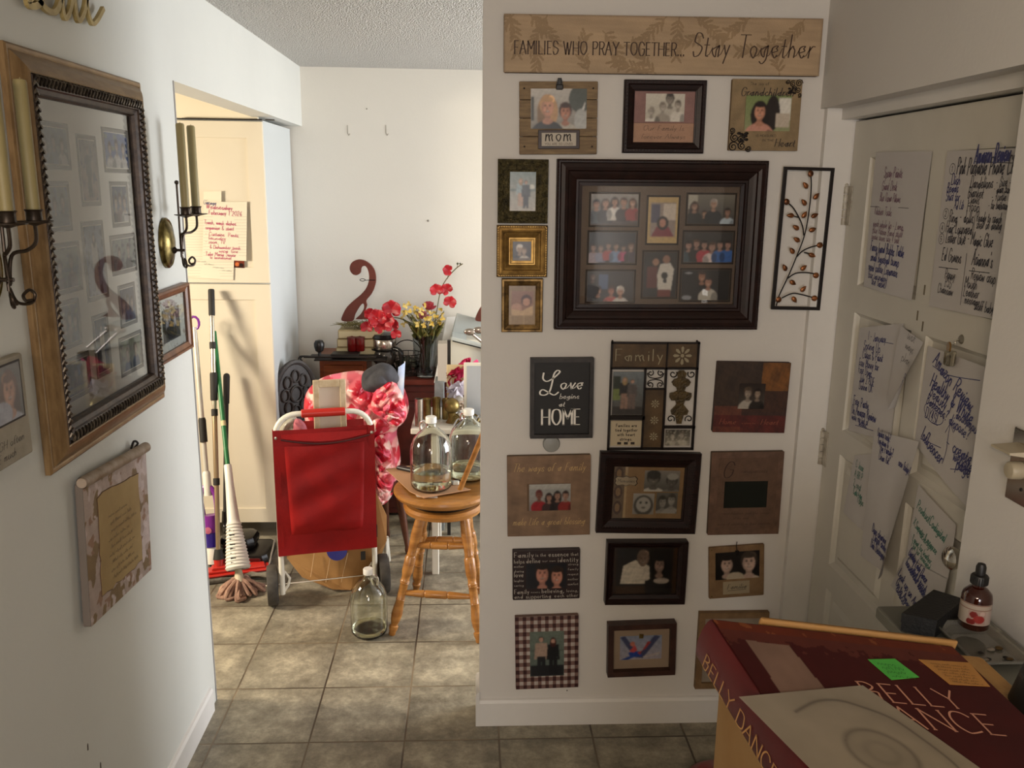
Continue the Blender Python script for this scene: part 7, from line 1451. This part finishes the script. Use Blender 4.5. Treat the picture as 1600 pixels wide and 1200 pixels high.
# wire basket
p = W(640, 575, 4.45); wb = thing('wire_basket', 'dark wire basket between the coffee maker and the vase', 'basket', (p.x-.015, 4.51, LZ+.0005))
q = MB()
for z, rr in ((.003, .045), (.04, .058), (.08, .068), (.118, .074)): q.tube([(rr*math.cos(a*.2618), rr*math.sin(a*.2618), z) for a in range(25)], .0025, 5)
for k in range(16): a = k*.3927; q.tube([(.045*math.cos(a), .045*math.sin(a), .003), (.058*math.cos(a), .058*math.sin(a), .04), (.074*math.cos(a), .074*math.sin(a), .118)], .0018, 5)
q.build('wire_body', M_iron, wb, smooth=True); q = MB(); q.tube([(.074*math.cos(t), 0, .118+.07*math.sin(t)) for t in [math.pi*i/14 for i in range(15)]], .003, 6); q.build('bail_handle', M_iron, wb, smooth=True)
q = MB(); R_ = random.Random(3)
for k in range(26): a = R_.uniform(0, 6.28); rr = R_.uniform(0, .05); q.sphere((rr*math.cos(a), rr*math.sin(a), R_.uniform(.03, .09)), R_.uniform(.012, .02), 8, (1.3, 1, .7))
o_ = q.build('basket_filling', mat('dark_green_filling', '#23281c', .7, col2='#3a3a30', vscale=25), None, smooth=True); o_.location = wb.location; tag(o_, 'dark mixed greenery heaped in the wire basket', 'greenery', kind='stuff')
# glass vase with flowers
p = W(664, 590, 4.43); vb = (p.x, 4.47, LZ+.0005); vs_ = thing('glass_vase', 'tall clear glass vase holding the mixed flowers', 'vase', vb)
q = MB(); q.lathe([(0, .0), (.045, 0), (.05, .004), (.053, .06), (.060, .13), (.066, .225), (.0635, .225), (.0575, .13), (.0505, .062), (.046, .012), (0, .012)], seg=40, cap=False); q.build('vase_glass', mat('thin_vase_glass', '#dfe6ea', .02, trans=1.0, ior=1.35), vs_, smooth=True)
q = MB(); R_ = random.Random(8)
for k in range(22): a = R_.uniform(0, 6.28); rr = R_.uniform(.0, .036); q.sphere((rr*math.cos(a), rr*math.sin(a), .022+R_.uniform(0, .02)), .0085, 8)
q.build('glass_pebbles', mat('glass_pebbles', '#8c93a0', .1, coat=.6), vs_, smooth=True)
M_stem = mat('green_stem', '#4c5a2c', .6, col2='#5c4a28', vscale=30)
vx, vy, vz = vb
def stem(pts, r_=.003): q = MB(); q.tube(crom([tuple(p) for p in pts], 5), r_, 6); return q
def petal(q, c_, dirv, L_, wd, bend=.2):
    d_ = Vector(dirv).normalized(); up = Vector((0, -1, 0)); up = (up-d_*up.dot(d_)); up = up.normalized() if up.length > .05 else d_.orthogonal().normalized(); sd = d_.cross(up); c_ = Vector(c_)
    q.grid(lambda u, v: tuple(c_+d_*L_*v+sd*wd*(u-.5)*2*math.sin(.25+2.65*v)+up*L_*bend*(v*v-.6*(2*u-1)**2*v)), 8, 8)
def orchid_bloom(q, c_, s_, rot=0):
    for k, (a, l, wd) in enumerate(((90, 1, .45), (210, 1, .45), (330, 1, .45), (20, 1.0, .62), (160, 1.0, .62))): a = math.radians(a+rot); petal(q, c_, (math.cos(a), -.25, math.sin(a)), s_*l, s_*wd)
M_or = mat('red_orchid', '#b8202a', .45, col2='#8c1420', vscale=25)
def PT(px, py, Y=4.42): return W(px, py, Y)
o_ = thing('orchid_branch', 'red orchid stem rising highest out of the vase toward the right', 'flower', vb, 'stems in the glass vase')
T_ = lambda px, py, Y=4.42: tuple(PT(px, py, Y)-Vector(vb))
q = stem([(0, 0, .06), T_(676, 530), T_(682, 490), T_(688, 456), T_(697, 437), T_(712, 420), T_(723, 412)], .0028); q.tube(crom([T_(699, 436), T_(701, 425)], 2), .0015, 5); q.tube([T_(714, 418), T_(715, 413)], .0015, 5); q.build('branch', M_stem, o_, smooth=True)
q = MB(); q.sphere(T_(715, 412), .006, 8); q.sphere(T_(719, 412), .005, 8); q.build('buds', mat('dark_bud', '#3a3a20', .6), o_, smooth=True)
for (px, py, s_, rt) in ((700, 422, .030, 80), (682, 453, .036, 10), (698, 452, .034, 40), (703, 472, .036, -20)): q = MB(); orchid_bloom(q, T_(px, py), s_, rt); q.build('bloom', M_or, o_, smooth=True)
o_ = thing('orchid_branch', 'red orchid spray arching left out of the vase over the coffee maker', 'flower', vb, 'stems in the glass vase')
q = stem([(0, 0, .06), T_(650, 515), T_(636, 502), T_(615, 496), T_(592, 500), T_(575, 508)], .0028); q.build('branch', M_stem, o_, smooth=True)
for (px, py, s_, rt) in ((612, 483, .052, 0), (590, 496, .05, 20), (604, 500, .045, -30), (578, 490, .032, 60), (573, 511, .034, 0), (612, 508, .04, 15), (595, 512, .034, 40), (619, 522, .03, 10), (584, 503, .03, 70)): q = MB(); orchid_bloom(q, T_(px, py, 4.36+.04*random.random()), s_, rt); bl_ = q.build('bloom', M_or, o_, smooth=True)
o_ = thing('protea_flower', 'dusty pink protea in the middle of the vase', 'flower', vb, 'stems in the glass vase')
q = stem([(0, 0, .05), T_(666, 510)], .005); q.build('stem', M_stem, o_, smooth=True)
for (px, py, col) in ((670, 478, '#a8323c'), (659, 492, '#c07880')):
    c_ = T_(px, py+6); q = MB()
    for k in range(26): a = k*2.4; e = .3+.05*k; petal(q, c_, (math.cos(a)*.5*(1.3-e*.5), math.sin(a)*.5, e), .045, .008, .05)
    q.build('flower_head', mat('protea_'+col, col, .6, col2='#7c2830', vscale=30), o_, smooth=True)
R_ = random.Random(31); q = MB(); o_ = thing('yellow_foliage', 'yellow and green filler flowers around the vase rim', 'flower', vb, 'stems in the glass vase')
for k in range(46):
    ex = T_(R_.uniform(628, 694), R_.uniform(482, 520), 4.42+R_.uniform(-.06, .05)); b0 = (R_.uniform(-.03, .03), R_.uniform(-.03, .03), .21); q.tube([b0, tuple((Vector(b0)+Vector(ex))/2+Vector((0, 0, .01))), ex], .0014, 4)
q.build('thin_stems', M_stem, o_, smooth=True); q = MB()
for k in range(44):
    c_ = T_(R_.uniform(628, 692), R_.uniform(474, 512), 4.40+R_.uniform(-.06, .05))
    for j in range(4): a = R_.uniform(0, 6.28); petal(q, c_, (math.cos(a), -.3, math.sin(a)), R_.uniform(.010, .020), .006, .1)
q.build('yellow_blossoms', mat('yellow_petals', '#b8962c', .55, col2='#d2c07a', vscale=30), o_); q = MB()
for k in range(34):
    b0 = (R_.uniform(-.035, .035), R_.uniform(-.035, .035), .17); ex = Vector(T_(R_.uniform(634, 698), R_.uniform(488, 520), 4.42+R_.uniform(-.07, .04))); d_ = ex-Vector(b0); petal(q, b0, tuple(d_), d_.length*R_.uniform(.7, 1.05), .009, .15)
q.build('long_leaves', mat('olive_leaf', '#4c5628', .5, col2='#6b5a2c', vscale=25), o_, smooth=True); q = MB()
for k in range(16): a = R_.uniform(0, 6.28); rr = R_.uniform(.008, .036); q.tube([(rr*math.cos(a)*.7, rr*math.sin(a)*.7, .035), (rr*math.cos(a), rr*math.sin(a), .21)], .0032, 5)
q.build('stems_in_vase', mat('wet_stems', '#49582c', .4, col2='#303c28', vscale=40), o_, smooth=True)
# white boards, boxes and post to the right of the vase
def slab(name, label, cat, P, Y0, Y1, m_, parts='panel', z0=None):
    A_ = [W(x, y, Y0) for x, y in P]; cx = sum(p.x for p in A_)/len(A_); zb_ = min(p.z for p in A_) if z0 is None else z0; o_ = thing(name, label, cat, (cx, Y0, zb_)); n = len(A_)
    b = MB(); b.add([(p.x-cx, 0, p.z-zb_) for p in A_]+[(p.x-cx, Y1-Y0, p.z-zb_) for p in A_], [tuple(reversed(range(n))), tuple(range(n, 2*n))]+[(i, (i+1) % n, n+(i+1) % n, n+i) for i in range(n)]); b.build(parts, m_, o_); return o_, b
wbx = thing('white_board', 'thin white foam board leaning beside the vase', 'board', (0, 0, 0))
q = MB(); P = [W(678, 598, 4.36), W(682, 598, 4.36), W(701, 496, 4.70), W(698, 495, 4.70)]
q.add([tuple(p) for p in P]+[(p.x+.10, p.y+.03, p.z) for p in P], [(3, 2, 1, 0), (4, 5, 6, 7), (0, 1, 5, 4), (1, 2, 6, 5), (2, 3, 7, 6), (3, 0, 4, 7)]); q.build('foam_panel', mat('white_foam', '#d8d6d0', .6), wbx)
lz = lambda Y: W(690, 600, Y).z
slab('beige_box', 'tall pale grey box standing right of the vase', 'box', [(684, 596), (700, 597), (700, 537), (684, 537)], 4.26, 4.35, mat('pale_grey_card', '#b3aca0', .7, var=.05), 'box_body')
q_, _ = slab('grey_storage_box', 'tall mottled grey box below the pale grey box, right of the vase', 'box', [(676, 876), (694, 876), (693, 598), (679, 598)], 4.22, 4.37, mat('mottled_grey', '#8b9090', .6, col2='#757b7a', vscale=30), 'box_body')
slab('black_post', 'thin black upright post between the grey box and the white bin', 'post', [(699, 881), (704, 881), (704, 532), (699, 532)], 4.16, 4.19, M_ir2, 'post_body')
# white plastic bin / printer
wp = thing('white_printer', 'angled white machine with a sloping grey lid behind the tissue flowers', 'printer', (.02, 4.46, LZ+.0005))
a = W(703, 560, 4.46); M_off = mat('off_white_plastic', '#cfccc0', .45); M_gw = mat('grey_white_lid', '#b3b8b4', .4)
q = MB(); q.bbox(-.125, .0, 0, .17, .24, .20, .008); q.build('machine_body', M_off, wp)
q = MB(); q.T = Matrix.Translation((-.12, 0, .20)) @ Matrix.Rotation(math.radians(14), 4, 'Y'); q.bbox(0, -.02, .0, .29, .16, .02, .004); q.bbox(0.0, .15, .01, .29, .17, .12, .004); q.build('sloping_lid', M_gw, wp)
q = MB(); q.T = Matrix.Translation((-.12, -.021, .196)) @ Matrix.Rotation(math.radians(14), 4, 'Y'); q.box(.01, 0, .0, .26, .004, .006); q.build('dark_slot', M_blk, wp)
# big spoon and fork
for k, (x0, y0, x1, y1) in enumerate(((727, 513, 752, 532), (741, 511, 762, 520))):
    a, c_ = W(x0, y0, 4.30), W(x1+30, y1+26, 4.36); b = MB(); d_ = (c_-a); b.sphere(tuple(a+d_.normalized()*.03), .03, 16, (1.0, .35, .6)); b.tube([tuple(a+d_.normalized()*.05), tuple(c_)], [.008, .006], 8); tag(b.build('serving_spoon', M_bru, smooth=True), ('big steel serving spoon, lower of the two by the wall edge', 'big steel serving spoon, upper of the two by the wall edge')[k], 'spoon', 'steel serving spoons')
uh = thing('utensil_crock', 'dark pot holding the steel spoons, mostly behind the wall edge', 'pot', (.17, 4.33, LZ+.0005)); q = MB(); q.lathe([(0, 0), (.05, 0), (.055, .01), (.058, .15), (.052, .15), (.05, .02), (0, .02)], seg=28, cap=False); q.build('pot_body', mat('dark_pot', '#2c2622', .5), uh, smooth=True)
# dark carved oval chair back at the left
cc = W(466, 612, 4.25); ch_ = thing('carved_chair', 'dark grey chair with carved oval back behind the trolley on the left', 'chair', Matrix.Translation((cc.x-.015, 4.25, 0)) @ Matrix.Rotation(math.radians(48), 4, 'Z'))
M_cv = mat('dark_grey_carved', '#3f3a37', .5, col2='#2c2826', vscale=20); R_x, R_z, zc = .115, .16, cc.z-.01
q = MB(); q.tube([(R_x*math.cos(t), 0, zc+R_z*math.sin(t)) for t in [2*math.pi*i/36 for i in range(37)]], .014, 8)
q.loft([[((R_x-.005)*math.cos(t), y, zc+(R_z-.005)*math.sin(t)) for t in [2*math.pi*i/36 for i in range(36)]] for y in (-.005, .005)]); q.build('oval_back', M_cv, ch_, smooth=True)
for k in range(8): a = k*math.pi/4; q = MB(); q.tube([(.065*math.cos(a)+.022*math.cos(t), -.01, zc+.09*math.sin(a)+.03*math.sin(t)) for t in [2*math.pi*i/14 for i in range(15)]], .005, 6); q.build('carved_ring', M_cv, ch_, smooth=True)
q = MB(); q.tube([(R_x*math.cos(t)*.3, -.01, zc+R_z*.25*math.sin(t)) for t in [2*math.pi*i/16 for i in range(17)]], .006, 6); q.build('carved_medallion', M_cv, ch_, smooth=True)
q = MB(); q.bbox(-.12, -.26, .40, .12, .01, .43, .012); q.build('seat', M_cv, ch_)
for x, y in ((-.10, -.24), (.10, -.24), (-.095, 0), (.095, 0)): q = MB(); q.cyl((x, y, 0), (x, y, .40 if y < -.1 else zc-R_z*.6), .014, .017, 10); q.build('leg', M_cv, ch_, smooth=True)
pf = thing('paper_folder', 'blue edged clear folder standing against the carved chair', 'folder', (W(461, 640, 4.0).x, 3.98, .446))
q = MB(); q.T = Matrix.Rotation(-.25, 4, 'Y') @ Matrix.Rotation(-.5, 4, 'Z'); q.bbox(-.03, 0, 0, .05, .008, .23, .002); q.build('sheet_stack', mat('lilac_papers', '#9c98ac', .5, col2='#b8b0b0', vscale=8), pf); q = MB(); q.T = Matrix.Rotation(-.25, 4, 'Y') @ Matrix.Rotation(-.5, 4, 'Z'); q.bbox(-.032, -.002, .0, .052, .01, .02, .002); q.build('blue_edge', mat('navy_edge', '#2a2c5c', .5), pf)
o_, _c = puff('plastic_bag', [(436, 672), (438, 655), (450, 648), (462, 652), (468, 665), (462, 690), (440, 690)], 3.56, .03, mat('cloudy_plastic', '#b5b0a0', .2, alpha=.75), .012, 10, 2); tag(o_, 'cloudy plastic bag poking out of the left side of the trolley', 'plastic bag')
o_, _c = puff('pink_pouch', [(458, 662), (464, 654), (474, 660), (480, 672), (484, 690), (462, 690)], 3.54, .025, mat('salmon_cloth', '#b0606a', .7), .008, 10, 5); tag(o_, 'salmon pink pouch in the trolley next to the plastic bag', 'pouch')
# nail holes, hooks and scratches on the back wall
for k, (px, py, rr) in enumerate(((573, 170, .004), (669, 345, .006), (545, 205, .002), (605, 205, .002))):
    p = W(px, py, YB); b = MB()
    if rr > .003: b.lathe([(rr, 0), (rr*.7, .004), (0, .006)], (p.x, YB, p.z), (0, -1, 0), 12, False)
    else: b.tube([(p.x-.006, YB-.001, p.z+.03), (p.x-.006, YB-.001, p.z-.01), (p.x, YB-.001, p.z-.022), (p.x+.006, YB-.001, p.z-.012)], .0015, 5)
    tag(b.build('wall_nail' if rr > .003 else 'wall_hook', mat('grey_plaster_mark', '#8c877c', .7)), ('small nail high on the back wall', 'dark nail in the middle of the back wall', 'faint hook high on the back wall, left one', 'faint hook high on the back wall, right one')[k], 'nail' if rr > .003 else 'hook')
for k, (px, py, x1) in enumerate(((285, 186, 409), (415, 190, 429))):  # dark strips paint in the shade of the gap above the pantry
    a, c_ = W(px, py, YP+.02), W(x1, py+2, YP+.02); b = MB(); b.box(a.x, YP+.012, 2.0255, c_.x, YP+.028, 2.0295); o_ = b.build('trim_%d' % (k+1), mat('dark_gap', '#241a12', .9)); o_['kind'] = 'structure'
# window in the dining side wall
wn = thing('window_1', 'x', 'window', (3.15, 3.75, 1.15)); del wn['label']; del wn['category']; wn['kind'] = 'structure'
q = MB()
for (y0, z0, y1, z1) in ((-.8, -1, -.74, 1), (.74, -1, .8, 1), (-.8, .94, .8, 1), (-.8, -1, .8, -.94), (-.02, -1, .02, 1)): q.box(0, y0, z0, .04, y1, z1)
q.build('window_frame', M_trim, wn)
